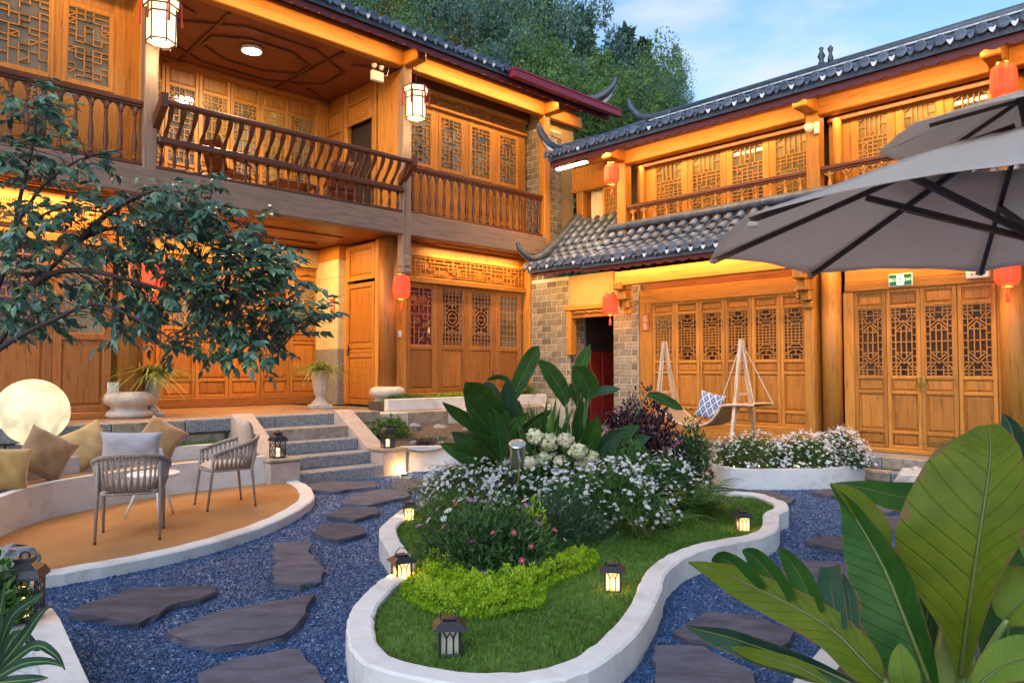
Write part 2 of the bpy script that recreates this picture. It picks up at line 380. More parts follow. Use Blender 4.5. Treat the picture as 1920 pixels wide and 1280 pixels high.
def lanternred(name, st):
    m, n, l, b = nodemat(name)
    b.inputs['Base Color'].default_value = (.55, .02, .008, 1); b.inputs['Roughness'].default_value = .6
    b.inputs['Emission Color'].default_value = (1, .085, .02, 1)
    tc = n.new('ShaderNodeTexCoord'); sx = n.new('ShaderNodeSeparateXYZ'); l.new(tc.outputs['Generated'], sx.inputs[0])
    mr = n.new('ShaderNodeMapRange'); mr.inputs['To Min'].default_value = st*.62; mr.inputs['To Max'].default_value = st*.34; l.new(sx.outputs['Z'], mr.inputs['Value']); l.new(mr.outputs['Result'], b.inputs['Emission Strength'])
    return m
M_RL = lanternred('red_silk_glow', .72)

# ------------------------------------------------------------------ lattice patterns (unit square)
def sym4(q):
    out = []
    for a, b in q:
        for fx in (0, 1):
            for fy in (0, 1):
                f = lambda p: (1-p[0] if fx else p[0], 1-p[1] if fy else p[1])
                out.append((f(a), f(b)))
    return list({tuple(sorted(((round(a[0],3),round(a[1],3)),(round(b[0],3),round(b[1],3))))) for a, b in out})
OCT = sym4([((.19,0),(.19,.5)),((.36,0),(.36,.095)),((0,.095),(.5,.095)),((0,.048),(.36,.048)),((.19,.12),(.40,.21)),((.40,.21),(.5,.21)),((0,.095),(.19,.17)),((0,.2),(.40,.2)),
            ((.19,.29),(.5,.185)),((.19,.345),(.5,.24)),((0,.29),(.19,.29)),((.40,.29),(.40,.5)),((.36,.095),(.36,.15)),((0,.40),(.19,.40)),((.19,.345),(.5,.345)),((0,.5),(.5,.5))])
OCT6 = sym4([((.17,0),(.17,.5)),((.33,.0),(.33,.10)),((.5,.10),(.33,.10)),((0,.05),(.33,.05)),((0,.10),(.33,.10)),((.17,.13),(.33,.19)),((.33,.19),(.5,.19)),((0,.10),(.17,.16)),((0,.24),(.5,.24)),((.17,.24),(.33,.30)),((.33,.30),(.5,.30)),
             ((.17,.33),(.5,.33)),((.33,.30),(.33,.5)),((0,.33),(.17,.33)),((0,.38),(.5,.38)),((0,.44),(.5,.44)),((0,.5),(.5,.5)),((.5,.10),(.5,.19)),((.5,.38),(.5,.5))])
def maze(nx, ny, keep, seed, diag=0):
    r = random.Random(seed); S = []
    for i in range(1, nx):
        for j in range(ny):
            if r.random() < keep: S.append(((i/nx, j/ny), (i/nx, (j+1)/ny)))
    for j in range(1, ny):
        for i in range((nx+1)//2):
            if r.random() < keep:
                S.append(((i/nx, j/ny), ((i+1)/nx, j/ny))); S.append((((nx-1-i)/nx, j/ny), ((nx-i)/nx, j/ny)))
    for k in range(diag):
        j = r.randrange(1, ny-1); i = r.randrange(0, nx)
        S.append(((i/nx, j/ny), ((i+1)/nx, (j+1)/ny)))
    return S
def ringpat():
    S = [((i/6, 0), (i/6, 1)) for i in (1, 5)] + [((0, j/12), (1, j/12)) for j in (1, 3, 9, 11)]
    for c, rr in (((.5,.5), (.34,.16)), ((.5,.5), (.20,.095))):
        P = [(c[0]+rr[0]*math.cos(a*math.pi/4+.39), c[1]+rr[1]*math.sin(a*math.pi/4+.39)) for a in range(9)]
        S += [(P[i], P[i+1]) for i in range(8)]
    S += sym4([((.5,0),(.5,.34)),((.33,0),(.33,.3)),((0,.5),(.16,.5)),((0,.4),(.2,.42)),((.1666,.25),(.5,.2)),((0,.16),(.5,.16)),((0,.33),(.3,.33)),((.3,.5),(.7,.5)),((0,.04),(.5,.04)),((.3,.2),(.5,.3)),((.0833,.2),(.0833,.5))])
    return S
def bars(nx, ny): return [((i/nx,0),(i/nx,1)) for i in range(1,nx)] + [((0,j/ny),(1,j/ny)) for j in range(1,ny)]
def carved(seed, n=34):
    r = random.Random(seed); S = []
    for k in range(n):
        x, y = r.random(), r.random(); a = r.random()*6.28; p = (x, y)
        for j in range(5):
            q = (min(1, max(0, p[0]+.11*math.cos(a))), min(1, max(0, p[1]+.055*math.sin(a)))); S.append((p, q)); p = q; a += .75
    return S
PAT = {'oct': OCT, 'oct6': OCT6, 'mazeA': maze(5,13,.72,3,4), 'mazeB': maze(5,13,.70,8,5), 'mazeC': maze(6,10,.78,5,8), 'mazeD': maze(6,10,.75,21,10), 'ring': ringpat(), 'bars': bars(5,9),
       'transom': maze(26,5,.72,31), 'carved': carved(4), 'slats': bars(4,6)}
def grille(seed, diag):
    S = maze(6,10,.86,seed,diag); S = [((a[0],a[1]*.66),(b[0],b[1]*.66)) for a,b in S]
    return S+[((0,.66),(1,.66)),((.27,.66),(.27,1)),((.42,.66),(.42,1)),((.58,.66),(.58,1)),((.73,.66),(.73,1)),((.0,.84),(.27,.84)),((.73,.84),(1,.84)),((0,.92),(.27,1)),((1,.92),(.73,1)),((.42,.74),(.58,.74))]
PAT['grille'] = grille(2,4); PAT['grilleB'] = grille(13,6)
CACHE = {}
def lat_mesh(w, h, pat, bar=.0155, dep=.022, mat=None):
    k = ('lat', round(w,3), round(h,3), pat, bar, mat)
    if k in CACHE: return CACHE[k]
    b = MB()
    for (x0,y0),(x1,y1) in PAT[pat]:
        b.obox((x0*w,0,y0*h),(x1*w,0,y1*h), bar, dep, up=(0,1,0))
    e = .014
    b.box(0,w,-dep*.6,dep*.6,0,e).box(0,w,-dep*.6,dep*.6,h-e,h).box(0,e,-dep*.6,dep*.6,e,h-e).box(w-e,w,-dep*.6,dep*.6,e,h-e)
    CACHE[k] = b.mesh('lattice', mat or M_WL); return CACHE[k]
def panel_mesh(w, h, mat):
    k = ('pan', round(w,3), round(h,3), mat)
    if k in CACHE: return CACHE[k]
    b = MB(); b.box(0,w,.004,.016,0,h); m = min(.045, w*.14, h*.2)
    vs = []; 
    for y, e in ((.004, m*.45), (-.012, m)):
        vs += [(e,y,e),(w-e,y,e),(w-e,y,h-e),(e,y,h-e)]
    b.add(vs, [(4,5,6,7),(0,1,5,4),(1,2,6,5),(2,3,7,6),(3,0,4,7)])
    CACHE[k] = b.mesh('panel', mat); return CACHE[k]
def box_mesh(name, w, d, h, mat):
    k = (name, round(w,3), round(d,3), round(h,3), mat)
    if k not in CACHE: CACHE[k] = MB().box(0,w,0,d,0,h).mesh(name, mat)
    return CACHE[k]
def leaf(parent, name, s0, d, z0, w, h, secs, pane=None, mat=None, pmat=None, rz=0.0, st=.06, rail=.055, handle=None, curtain=False):
    """secs bottom-up: ('panel', h) or ('lattice', h, pattern); heights are scaled to fit"""
    mat = mat or M_WV; pmat = pmat or M_WP; pane = pane or M_GD
    n = len(secs); room = h - rail*(n+1); tot = sum(s[1] for s in secs)
    k = ('leaf', round(w,3), round(h,3), tuple(secs), mat, st, rail)
    zs = []; z = rail
    for s in secs:
        hh = room*s[1]/tot; zs.append((z, hh)); z += hh + rail
    if k not in CACHE:
        b = MB(); b.cbox(0,st,-.028,.022,0,h,.006).cbox(w-st,w,-.028,.022,0,h,.006)
        z = 0
        for i in range(n+1):
            z0_ = 0 if i == 0 else zs[i-1][0]+zs[i-1][1]
            b.cbox(st,w-st,-.026,.020,z0_,z0_+rail,.006)
        CACHE[k] = b.mesh(name, mat)
    f = link(name, CACHE[k], parent, (s0,d,z0), (0,0,rz))
    for s, (zz, hh) in zip(secs, zs):
        iw = w-2*st
        if s[0] == 'panel': link('panel', panel_mesh(iw, hh, pmat), f, (st,0,zz))
        else:
            link('lattice', lat_mesh(iw, hh, s[2], mat=None if mat is not M_WDV else M_WLD), f, (st,-.006,zz))
            link('glass_pane', box_mesh('glass_pane', iw, .006, hh, pane), f, (st,.014,zz))
            if curtain: link('curtain', curtain_mesh(iw, hh), f, (st,.05,zz))
    if handle is not None:
        hb = MB().cbox(-.02,.02,-.045,-.028,0,.22,.005).tube([(0,-.045,.12),(0,-.085,.12),(0,-.085,.02)],.009,6)
        hb.build('door_handle', handle[1], f, loc=(handle[0]*w,0,handle[2]*h))
    return f
M_WLD = wood('wood_lattice_brown', (.34, .16, .075), 'z', knots=False, rand=.05)
def curtain_mesh(w, h):
    k = ('cur', round(w,3), round(h,3))
    if k not in CACHE: CACHE[k] = MB().grid(lambda u,v: (u*w, .012*math.sin(u*40), v*h), 30, 2).mesh('curtain', M_CUR, True)
    return CACHE[k]
def beam(parent, name, s0, s1, d0, d1, z0, z1, mat, c=.012):
    return MB().cbox(s0,s1,d0,d1,z0,z1,c).build(name, mat, parent)

BAL_PROF = [(.030,0),(.030,.07),(.016,.085),(.026,.11),(.016,.135),(.022,.17),(.034,.30),(.030,.42),(.019,.60),(.016,.70),(.026,.735),(.016,.76),(.024,.79),(.016,.83),(.030,.86),(.030,1.0)]
def baluster_mesh(h, mat, fat=1.0):
    k = ('bal', round(h,3), mat, fat)
    if k not in CACHE: CACHE[k] = MB().lathe([(r*fat, z*h) for r, z in BAL_PROF], 8).mesh('baluster', mat, True)
    return CACHE[k]
def railing(parent, s0, s1, d, z0, z1, n, mat, math_, fat=1.0, sill=True):
    b = MB(); b.cbox(s0,s1,d-.055,d+.055,z1-.075,z1,.015).cbox(s0,s1,d-.04,d+.04,z1-.105,z1-.075,.008).cbox(s0,s1,d-.045,d+.045,z0,z0+.06,.01)
    r = b.build('railing', math_, parent); h = z1-.105-z0-.06
    for i in range(n):
        s = s0 + (i+.5)*(s1-s0)/n
        link('baluster', baluster_mesh(h, mat, fat), r, (s,d,z0+.06))
        if i < n-1 and sill:
            pass
    g = MB()                                     # small arched spandrels under the hand rail
    for i in range(n):
        s = s0+(i+.5)*(s1-s0)/n; q = (s1-s0)/n*.46
        g.add([(s-q,d-.012,z1-.105),(s+q,d-.012,z1-.105),(s+.03,d-.012,z1-.17),(s-.03,d-.012,z1-.17),(s-q,d+.012,z1-.105),(s+q,d+.012,z1-.105),(s+.03,d+.012,z1-.17),(s-.03,d+.012,z1-.17)],
              [(0,3,2,1),(4,5,6,7),(0,4,7,3),(1,2,6,5),(2,3,7,6)])
    g.build('spandrel_trim', mat, r)
    return r
BR = {}
def brickwall(parent, s0, s1, d0, d1, z0, z1, bl=.30, bh=.14, j=.016, ret=None, name='brick_pier'):
    """mortar core with single bricks on the front (d0) and, if asked, on the -s or +s return"""
    c = MB().box(s0+.01,s1-.01,d0+.012,d1-.01,z0,z1).build(name, M_MOR, parent)
    def put(L, x, y, z, rz):
        L = round(L,2)
        if L < .05: return
        kk = (L, bh, random.randrange(3))
        if kk not in BR:
            q = random.Random(str(kk)).random
            b = MB().cbox(0,L,0,.05,0,bh-j,.007); b.v = [(x_+(q()-.5)*.007, y_+(q()-.5)*.006, z_+(q()-.5)*.006) for x_,y_,z_ in b.v]
            BR[kk] = b.mesh('brick', M_BRK)
        link('brick', BR[kk], c, (x,y,z), (0,0,rz))
    rows = int((z1-z0)/bh)
    for r in range(rows):
        z = z0+r*bh+j/2; x = s0; first = bl if r%2 == 0 else bl/2
        while x < s1-.03:
            L = min(first, s1-x); 
            if s1-(x+L) < .06: L = s1-x
            put(L-j, x+j/2, d0-random.random()*.006, z, 0); x += L; first = bl
        if ret is not None:
            y = d0+.05; first = bl if r%2 else bl/2
            while y < d1-.03:
                L = min(first, d1-y)
                if ret == '+': put(L-j, s1+random.random()*.006-.0, y+j/2, z, math.pi/2)
                else: put(L-j, s0-random.random()*.006, y+L-j/2, z, -math.pi/2)
                y += L; first = bl
    return c
def tile_mesh(Lt, r):
    k = ('tile', round(Lt,3), round(r,3))
    if k in CACHE: return CACHE[k]
    b = MB(); n = 7
    for (y0, ra, zz0), (y1, rb, zz1) in [((0, r, .0), (Lt, r*.86, -.012))]:
        vs = []
        for y, rr, zz in ((y0, ra, zz0), (y1, rb, zz1)):
            for q in (rr, rr-.016):
                for i in range(n):
                    a = math.pi*i/(n-1); vs.append((q*math.cos(a), y, zz+q*math.sin(a)))
        f = []
        for i in range(n-1):
            f += [(i,i+1,2*n+i+1,2*n+i),(n+i+1,n+i,3*n+i,3*n+i+1),(i+1,i,n+i,n+i+1),(2*n+i,2*n+i+1,3*n+i+1,3*n+i)]
        b.add(vs, f)
    CACHE[k] = b.mesh('roof_tile', M_TILE, True); return CACHE[k]
def tiled_roof(parent, s0, s1, prof, sp=.24, rows=8, maxind=300, expo=.30, discs=True, ridge=True, fascia=True, fh=.15, droop=.0, seed=1):
    """prof: list of (d,z) from eave to top"""
    rr = random.Random(seed)
    P = [np.array(p) for p in catmull([np.array(p, float) for p in prof], 6)]
    cum = [0.0]
    for a, b in zip(P, P[1:]): cum.append(cum[-1]+float(np.linalg.norm(b-a)))
    tot = cum[-1]
    def at(q):
        q = min(max(q,0),tot-1e-6); i = max(j for j in range(len(cum)) if cum[j] <= q)
        i = min(i, len(P)-2); t = (q-cum[i])/(cum[i+1]-cum[i]); p = P[i]+(P[i+1]-P[i])*t; d = P[i+1]-P[i]
        return p, math.atan2(d[1], d[0])
    ncol = int(round((s1-s0)/sp)); nr = int(tot/expo)
    # pans: stepped corrugated sheet
    b = MB(); per = 6; nu = ncol*per
    V = []; rowsn = nr*2
    for k in range(rowsn+1):
        q = min(tot, (k//2+(1 if k%2 else 0))*expo - (.0 if k%2 else 0)); p, a = at(q); lift = .018 if k%2 == 0 else 0.0
        for i in range(nu+1):
            ph = (i%per)/per; zz = -.035*math.cos((ph)*2*math.pi)*-1
            V.append((s0+i*(s1-s0)/nu, p[0], p[1]+zz*.9+lift))
    F = [(k*(nu+1)+i, k*(nu+1)+i+1, (k+1)*(nu+1)+i+1, (k+1)*(nu+1)+i) for k in range(rowsn) for i in range(nu)]
    base = len(V)
    for p in (P[0], P[-1]):
        V += [(s0, p[0], p[1]-.10), (s1, p[0], p[1]-.10)]
    F.append((base, base+2, base+3, base+1))
    F.append((base, base+1) + tuple(range(nu, -1, -1)))
    b.add(V, F); roof = b.build('roof', M_TILE2, parent)
    tm = tile_mesh(expo+.05, sp*.30); cnt = 0; rest = MB()
    for k in range(nr):
        for c in range(ncol+1):
            s = s0 + c*sp; q = k*expo; p, a = at(q+.02)
            loc = (s+(rr.random()-.5)*.012, p[0]-(.03 if k == 0 else 0), p[1]+.035+rr.random()*.008); rot = (a, (rr.random()-.5)*.06, (rr.random()-.5)*.05)
            if k < rows and cnt < maxind:
                link('roof_tile', tm, roof, loc, rot); cnt += 1
            elif k < 99:
                Mx = Matrix.Translation(loc) @ Matrix.Rotation(a, 4, 'X')
                rest.add([Mx @ v.co for v in tm.vertices], [tuple(pp.vertices) for pp in tm.polygons])
    if rest.v:
        o = rest.build('upper_roof_tile', M_TILE, roof, True); o['kind'] = 'stuff'
    e, ea = at(0)
    if discs:
        dm = CACHE.setdefault('disc', MB().lathe([(.0,-.012),(sp*.33,-.012),(sp*.33,.012),(sp*.24,.02),(0,.02)], 14).mesh('eave_disc', M_TILE, False))
        k = ('drip', sp)
        if k not in CACHE:
            dv = [(-sp*.2,0,.045),(0,0,.02),(sp*.2,0,.045),(sp*.15,0,.0),(sp*.07,0,-.03),(0,0,-.045),(-sp*.07,0,-.03),(-sp*.15,0,.0)]
            CACHE[k] = MB().add([(x,-.012,z) for x,_,z in dv]+[(x,.012,z) for x,_,z in dv], [tuple(range(8)), tuple(range(15,7,-1))]+[(i,8+i,8+(i+1)%8,(i+1)%8) for i in range(8)]).mesh('drip_tile', M_LIME)
        k2 = ('drip2', sp)
        if k2 not in CACHE:
            CACHE[k2] = CACHE[k].copy(); CACHE[k2].materials.clear(); CACHE[k2].materials.append(M_TILE)
        for c in range(ncol+1):
            link('eave_disc', dm, roof, (s0+c*sp, e[0]-.045, e[1]+.05), (R_(90)-.15,0,0))
            if c < ncol: link('drip_tile', CACHE[k] if rr.random() < .55 else CACHE[k2], roof, (s0+(c+.5)*sp, e[0]-.04, e[1]-.01+rr.random()*.01), (-.15,0,(rr.random()-.5)*.1))
    if fascia:
        n = ncol*10; f = MB(); V = []
        for i in range(n+1):
            s = s0+i*(s1-s0)/n; w = (abs(math.sin((s-s0)/sp*math.pi)))**.7*.04
            V += [(s,e[0]+.06,e[1]-.06),(s,e[0]+.06,e[1]-fh-w+.02),(s,e[0]+.085,e[1]-fh-w+.02),(s,e[0]+.085,e[1]-.06)]
        F = []
        for i in range(n):
            a = i*4
            for q in range(4): F.append((a+q,a+4+q,a+4+(q+1)%4,a+(q+1)%4))
        f.add(V, F+[(0,1,2,3)]).build('fascia_board', M_RED, roof)
    if ridge:
        t = P[-1]; r = MB()
        r.cbox(s0-.1,s1+.1,t[0]-.13,t[0]+.13,t[1]-.1,t[1]+.14,.02).build('ridge_course', M_RIDGE, roof)
        MB().cbox(s0-.08,s1+.08,t[0]-.15,t[0]+.15,t[1]+.145,t[1]+.18,.01).build('lime_line', M_LIME, roof)
        MB().tube([(s0-.12,t[0],t[1]+.22),(s1+.12,t[0],t[1]+.22)], .115, 10).build('ridge_cap', M_RIDGE, roof, True)
    return roof
def swept(parent, name, pts, w0, w1, h0, h1, mat, k=6):
    """curled ridge: rectangular section tapering along a path"""
    P = [Vector(p) for p in catmull(pts, k)]; m = len(P); b = MB(); V = []
    for i, p in enumerate(P):
        t = (P[min(i+1,m-1)]-P[max(i-1,0)]).normalized(); up = Vector((0,0,1)); x = t.cross(up)
        if x.length < .15: x = Vector((1,0,0)) if not V else x
        x.normalize(); y = x.cross(t).normalized(); f = i/(m-1); w = (w0+(w1-w0)*f)/2; h = (h0+(h1-h0)*f)/2
        for a, c in ((-w,-h),(w,-h),(w*1.15,h*.3),(w*.6,h),(-w*.6,h),(-w*1.15,h*.3)): V.append(p+x*a+y*c)
    n = 6; F = [(i*n+q, i*n+(q+1)%n, (i+1)*n+(q+1)%n, (i+1)*n+q) for i in range(m-1) for q in range(n)]+[tuple(range(n-1,-1,-1)), tuple((m-1)*n+q for q in range(n))]
    return b.add(V,F).build(name, mat, parent, True)
def led(parent, s0, s1, d, z, energy, tilt=0.0, wid=.05, col=WARM):
    o = MB().box(s0,s1,d-wid/2-.01,d+wid/2+.01,z,z+.02).build('led_strip', M_SOF, parent)
    lamp_area('led_light', o, ((s0+s1)/2, d, z-.012), s1-s0, wid, energy, (tilt,0,0), col)
    return o

# =================================================================== LEFT WING
HL = thing('timber_house', 'tall two-storey carved timber house on the left with balcony and stone plinth', 'house', M=LW.M)
TZ = .88
S0, S1 = -9.2, 3.95
# plinth: floor and edge stones
MB().box(S0,-.9,-1.05,3.0,.0,TZ-.02).build('plinth', M_STB, HL)
MB().box(S0,3.9,-.15,3.0,-.02,TZ-.03).build('plinth_core', M_STB, HL)
fl = MB().box(S0,-.95,-.75,2.6,TZ-.02,TZ).build('terrace_floor', M_TFL, HL)
x = S0
i = 0
while x < -1.0:
    w = [1.35,1.1,1.6,.95][i%4]; e = min(x+w, -.93)
    MB().cbox(x+.004,e-.004,-1.16,-.75,TZ-.19,TZ+.004,.014).build('edge_stone', M_STN if i%3 else M_STB, HL); x = e; i += 1
k = 0; x = S0
while x < -3.3:
    for rz, (za, zb) in enumerate(((.02,.24),(.25,.46),(.47,.675))):
        w = .55+.35*((k*7+rz*3)%5)/4
        MB().cbox(x+.006,min(x+w,-3.25)-.006,-1.11-.012*((k+rz)%2),-.9,za,zb,.02).build('wall_stone', M_STB if (k+rz)%2 else M_STN, HL)
    x += .72; k += 1
# pillars on carved drums
for s in (-4.6, 0.0):
    p = MB().tube([(s,0,TZ+.30),(s,0,4.15)], .175, 20).build('pillar', M_WDV, HL, True)
    MB().lathe([(.29,0),(.33,.04),(.30,.09),(.24,.13),(.26,.17),(.33,.21),(.35,.28),(.32,.35),(.25,.385),(.17,.39)], 24, (s,0,TZ)).build('pillar_base', M_STW, p, True)
beam(HL,'corner_post',3.78,3.98,-.12,.12,.9,4.15,M_WV)
# ground bay 0 (left of first pillar): brown panelled leaves
BW = .76
for i in range(4):
    s = -4.83-BW*(i+1)
    leaf(HL,'door_leaf',s,.1,.98,BW-.005,2.42,[('panel',.98),('lattice',1.22,'mazeC' if i%2 else 'mazeA')], pane=M_GR2 if i==1 else M_GS, mat=M_WDV, pmat=M_WDV, st=.11, rail=.09)
beam(HL,'threshold',S0,-4.8,.0,.2,TZ,.98,M_WDH); beam(HL,'lintel',S0,-4.8,.03,.17,3.4,3.52,M_WH)
tf = beam(HL,'transom_frame',S0,-4.8,.06,.10,3.52,4.14,M_WH)
for s in (-6.6,-5.75):
    link('lattice', lat_mesh(.8,.34,'transom'), tf, (s,.03,3.6))
led(HL,-6.9,-5.0,-.22,4.10,60)
# ground bay 1, recessed
beam(HL,'door_sill',-4.4,-.05,2.16,2.45,TZ,1.06,M_WDH)
for i in range(6):
    w = .64; s = -4.06+.005+i*w
    leaf(HL,'door_leaf',s,2.3,1.06,w-.008,2.68,[('panel',.26),('panel',.72),('panel',.16),('lattice',1.12,'carved'),('panel',.16)], pane=M_GS if i!=4 else M_GD, st=.065, rail=.05)
beam(HL,'lintel',-4.5,0,2.2,2.42,3.74,4.12,M_PLA,.005)
beam(HL,'jamb',-.215,-.02,2.22,2.42,1.06,3.74,M_WV); beam(HL,'jamb',-4.4,-4.06,2.22,2.42,1.06,3.74,M_WV)
MB().box(-4.6,-4.5,.1,2.4,TZ,4.14).build('side_wall', M_WV, HL)
# side wall at s=0 with tile column, plaque and bedroom door
tc_ = MB().box(-.26,.0,1.40,2.30,TZ,3.86).build('tile_column', M_YTI, HL)
k = 0
for r in range(8):
    for c in range(2):
        d0 = 1.40+.45*c
        MB().cbox(-.272,-.26,d0+.004,d0+.446,TZ+.02+r*.37,TZ+.385+r*.37,.004).build('wall_tile', M_YTI if r > 2 else M_STN, tc_)
    MB().cbox(-.262,-.004,1.388,1.40,TZ+.02+r*.37,TZ+.385+r*.37,.004).build('wall_tile', M_YTI if r > 2 else M_STN, tc_)
beam(HL,'lintel',-.28,.02,1.36,2.2,3.86,4.14,M_WV)
leaf(HL,'room_door',-.10,1.30,TZ+.02,1.02,2.42,[('panel',.75),('panel',.08),('panel',1.0)], rz=-math.pi/2, st=.10, rail=.09, handle=(.10,M_BLK,.40))
leaf(HL,'door_transom',-.10,1.30,3.38,1.02,.72,[('panel',.5)], rz=-math.pi/2, st=.10, rail=.09)
beam(HL,'door_jamb',-.12,.05,.16,.28,TZ,4.14,M_WV); beam(HL,'door_jamb',-.12,.05,1.30,1.40,TZ,4.14,M_WV)
pq = MB().cbox(-.29,-.275,1.50,1.66,2.62,3.05,.004).build('name_plaque', simple('plaque_orange',(.42,.10,.02),.4,var=.1), HL)
gl = MB()
for z in (2.68,2.86): 
    for a,b_,c,d_ in ((.02,.0,.14,.0),(.02,.05,.14,.05),(.02,.1,.14,.1),(.08,-.01,.08,.13),(.04,.05,.02,.12),(.12,.05,.14,.12)):
        gl.obox((-.292,1.50+a,z+b_),(-.292,1.50+c,z+d_+.001),.008,.004,up=(1,0,0))
gl.build('plaque_characters', M_WPL, pq)
# ground bay 2
beam(HL,'panel_post',.18,.46,.02,.18,TZ,4.14,M_WV); beam(HL,'sill',.46,3.78,.0,.2,TZ,1.12,M_WDH)
for i,(s,pt,pn) in enumerate(((.46,'mazeA',M_GR2),(1.275,'ring',M_GD),(2.09,'ring',M_GD),(2.905,'bars',M_GS))):
    leaf(HL,'door_leaf',s,.1,1.12,.81,2.22,[('panel',.80),('lattice',1.18,pt)], pane=pn, mat=M_WDV, pmat=M_WDV, st=.125, rail=.085)
beam(HL,'lintel',.46,3.78,-.02,.17,3.34,3.46,M_WH)
tf = MB().box(.46,3.78,.06,.12,3.46,4.14).build('transom_frame', M_WV, HL)
link('lattice', lat_mesh(3.14,.36,'transom'), tf, (.55,.03,3.50))
beam(HL,'transom_rail',.46,3.78,.0,.06,3.87,3.93,M_WH)
led(HL,1.0,3.5,-.2,4.10,42)
# soffit planks between ground beam and wall
for i in range(11):
    d0 = -.33+i*.25
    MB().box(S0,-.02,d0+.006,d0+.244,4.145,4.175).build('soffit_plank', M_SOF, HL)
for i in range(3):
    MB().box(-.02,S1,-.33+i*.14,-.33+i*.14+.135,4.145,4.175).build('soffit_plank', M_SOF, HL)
for d0 in (.55,1.5):
    led(HL,-3.9,-.7,d0,4.118,75,wid=.02)
# storey beam and floor
beam(HL,'storey_beam',S0,-.02,-.55,-.34,4.14,4.545,M_GR,.018); beam(HL,'storey_beam',.13,3.9,-.55,-.34,4.14,4.575,M_GR,.018)
MB().box(S0,3.9,-.34,2.6,4.36,4.52).build('upper_floor', M_WDH, HL)
# upper posts
for s,zb in ((-4.54,3.5),(.055,3.42),(3.93,4.0)):
    p = beam(HL,'post',s-.095,s+.095,-.545,-.355,zb,7.62,M_GRV if s < 3 else M_WV,.015)
    if s < 3: MB().lathe([(.0,-.06),(.07,-.04),(.125,.0),(.13,.05),(.09,.09),(.13,.13),(.135,.30),(.10,.34)],8,(s,-.45,zb)).build('drop_boss', M_GRV, p)
    b = MB().cbox(s-.11,s+.11,-.98,-.34,7.36,7.62,.02); b.build('beam_end', M_WH, p)
# bay 0 and bay 2 upper walls
def upwall(s0, s1, wins, d=.1, z0=4.52, z1=7.35, pn=None, pats=('mazeA','mazeB'), zw=(5.78,6.86), fw=.06):
    xs = [s0]
    for a, b_ in wins: xs += [a-fw, b_+fw]
    xs.append(s1); k = 0
    for a, b_ in zip(xs[::2], xs[1::2]):
        MB().box(a,b_,d-.02,d+.05,z0,z1).build('wall_board', M_WV, HL)
    for i,(a, b_) in enumerate(wins):
        MB().box(a-fw,b_+fw,d-.018,d+.05,z0,zw[0]-fw).build('wall_board', M_WV, HL); MB().box(a-fw,b_+fw,d-.018,d+.05,zw[1]+fw,z1).build('wall_board', M_WV, HL)
        leaf(HL,'window',a-fw,d-.01,zw[0]-fw,b_-a+2*fw,zw[1]-zw[0]+2*fw,[('lattice',1.0,pats[i%2])], pane=pn or M_GS, st=fw, rail=fw)
upwall(S0+.3,-4.64,[(-7.95,-7.4),(-7.12,-6.57),(-6.33,-5.72),(-5.50,-4.94)])
upwall(.15,3.84,[(.54,1.08),(1.34,1.91),(2.19,2.73),(3.02,3.55)])
beam(HL,'frieze_rail',.15,3.84,.0,.08,6.98,7.04,M_WH); beam(HL,'frieze_rail',.15,3.84,.0,.08,7.26,7.35,M_WH)
fz = MB().box(.5,3.6,.06,.08,7.04,7.26).build('carved_frieze', M_WDH, HL)
fp = MB(); q = random.Random(9)
for i in range(75):
    a = .55+3.0*i/75; 
    pts = [(a+.05*k_*math.cos(.6*k_+i),.045,7.15+.045*k_*math.sin(.9*k_+i*1.7)/1.5) for k_ in range(4)]
    fp.tube(pts,[.02,.018,.014,.008],5)
fp.build('carving', M_WV, fz, True)
beam(HL,'post_board',-4.64,-4.52,-.34,.1,4.52,7.35,M_WV); beam(HL,'post_board',.0,.12,-.34,.06,4.52,7.35,M_WV)
# balcony bay 1: back wall leaves, side walls, ceiling
for i in range(6):
    w = .615; s = -4.02+i*w
    leaf(HL,'balcony_door',s,2.3,4.52,w-.008,2.78,[('panel',.28),('panel',.5),('lattice',1.42,'oct' if i!=1 else 'mazeB'),('panel',.30)], pane=M_GS if i%2 else M_GW, st=.06, rail=.05)
beam(HL,'jamb',-.335,-.02,2.24,2.42,4.52,7.35,M_WV); beam(HL,'jamb',-4.5,-4.02,2.24,2.42,4.52,7.35,M_WV)
beam(HL,'wall_plate',-4.5,0,2.20,2.4,7.26,7.36,M_WH)
MB().box(-4.6,-4.5,-.3,2.4,4.52,7.35).build('side_wall', M_WV, HL)
# side wall at s=0 with half-open doorway
beam(HL,'side_board',-.02,.04,1.55,2.3,4.52,7.35,M_WV)
leaf(HL,'balcony_side_panel',-.06,2.28,4.53,.72,2.6,[('panel',.8),('panel',1.0),('panel',.35)], rz=-math.pi/2, st=.09, rail=.08)
leaf(HL,'door_transom',-.06,1.50,6.62,1.02,.50,[('panel',.3)], rz=-math.pi/2, st=.09, rail=.08)
beam(HL,'door_jamb',-.08,.04,1.42,1.54,4.52,7.35,M_WV)
beam(HL,'door_jamb',-.08,.04,.36,.50,4.52,7.35,M_WV); beam(HL,'side_board',-.03,.03,-.34,.36,4.52,7.35,M_WV)
MB().box(.05,.09,.5,1.42,4.52,7.0).build('room_dark_sheet', M_INT, HL)  # near-black sheet paints the unlit room beyond the doorway
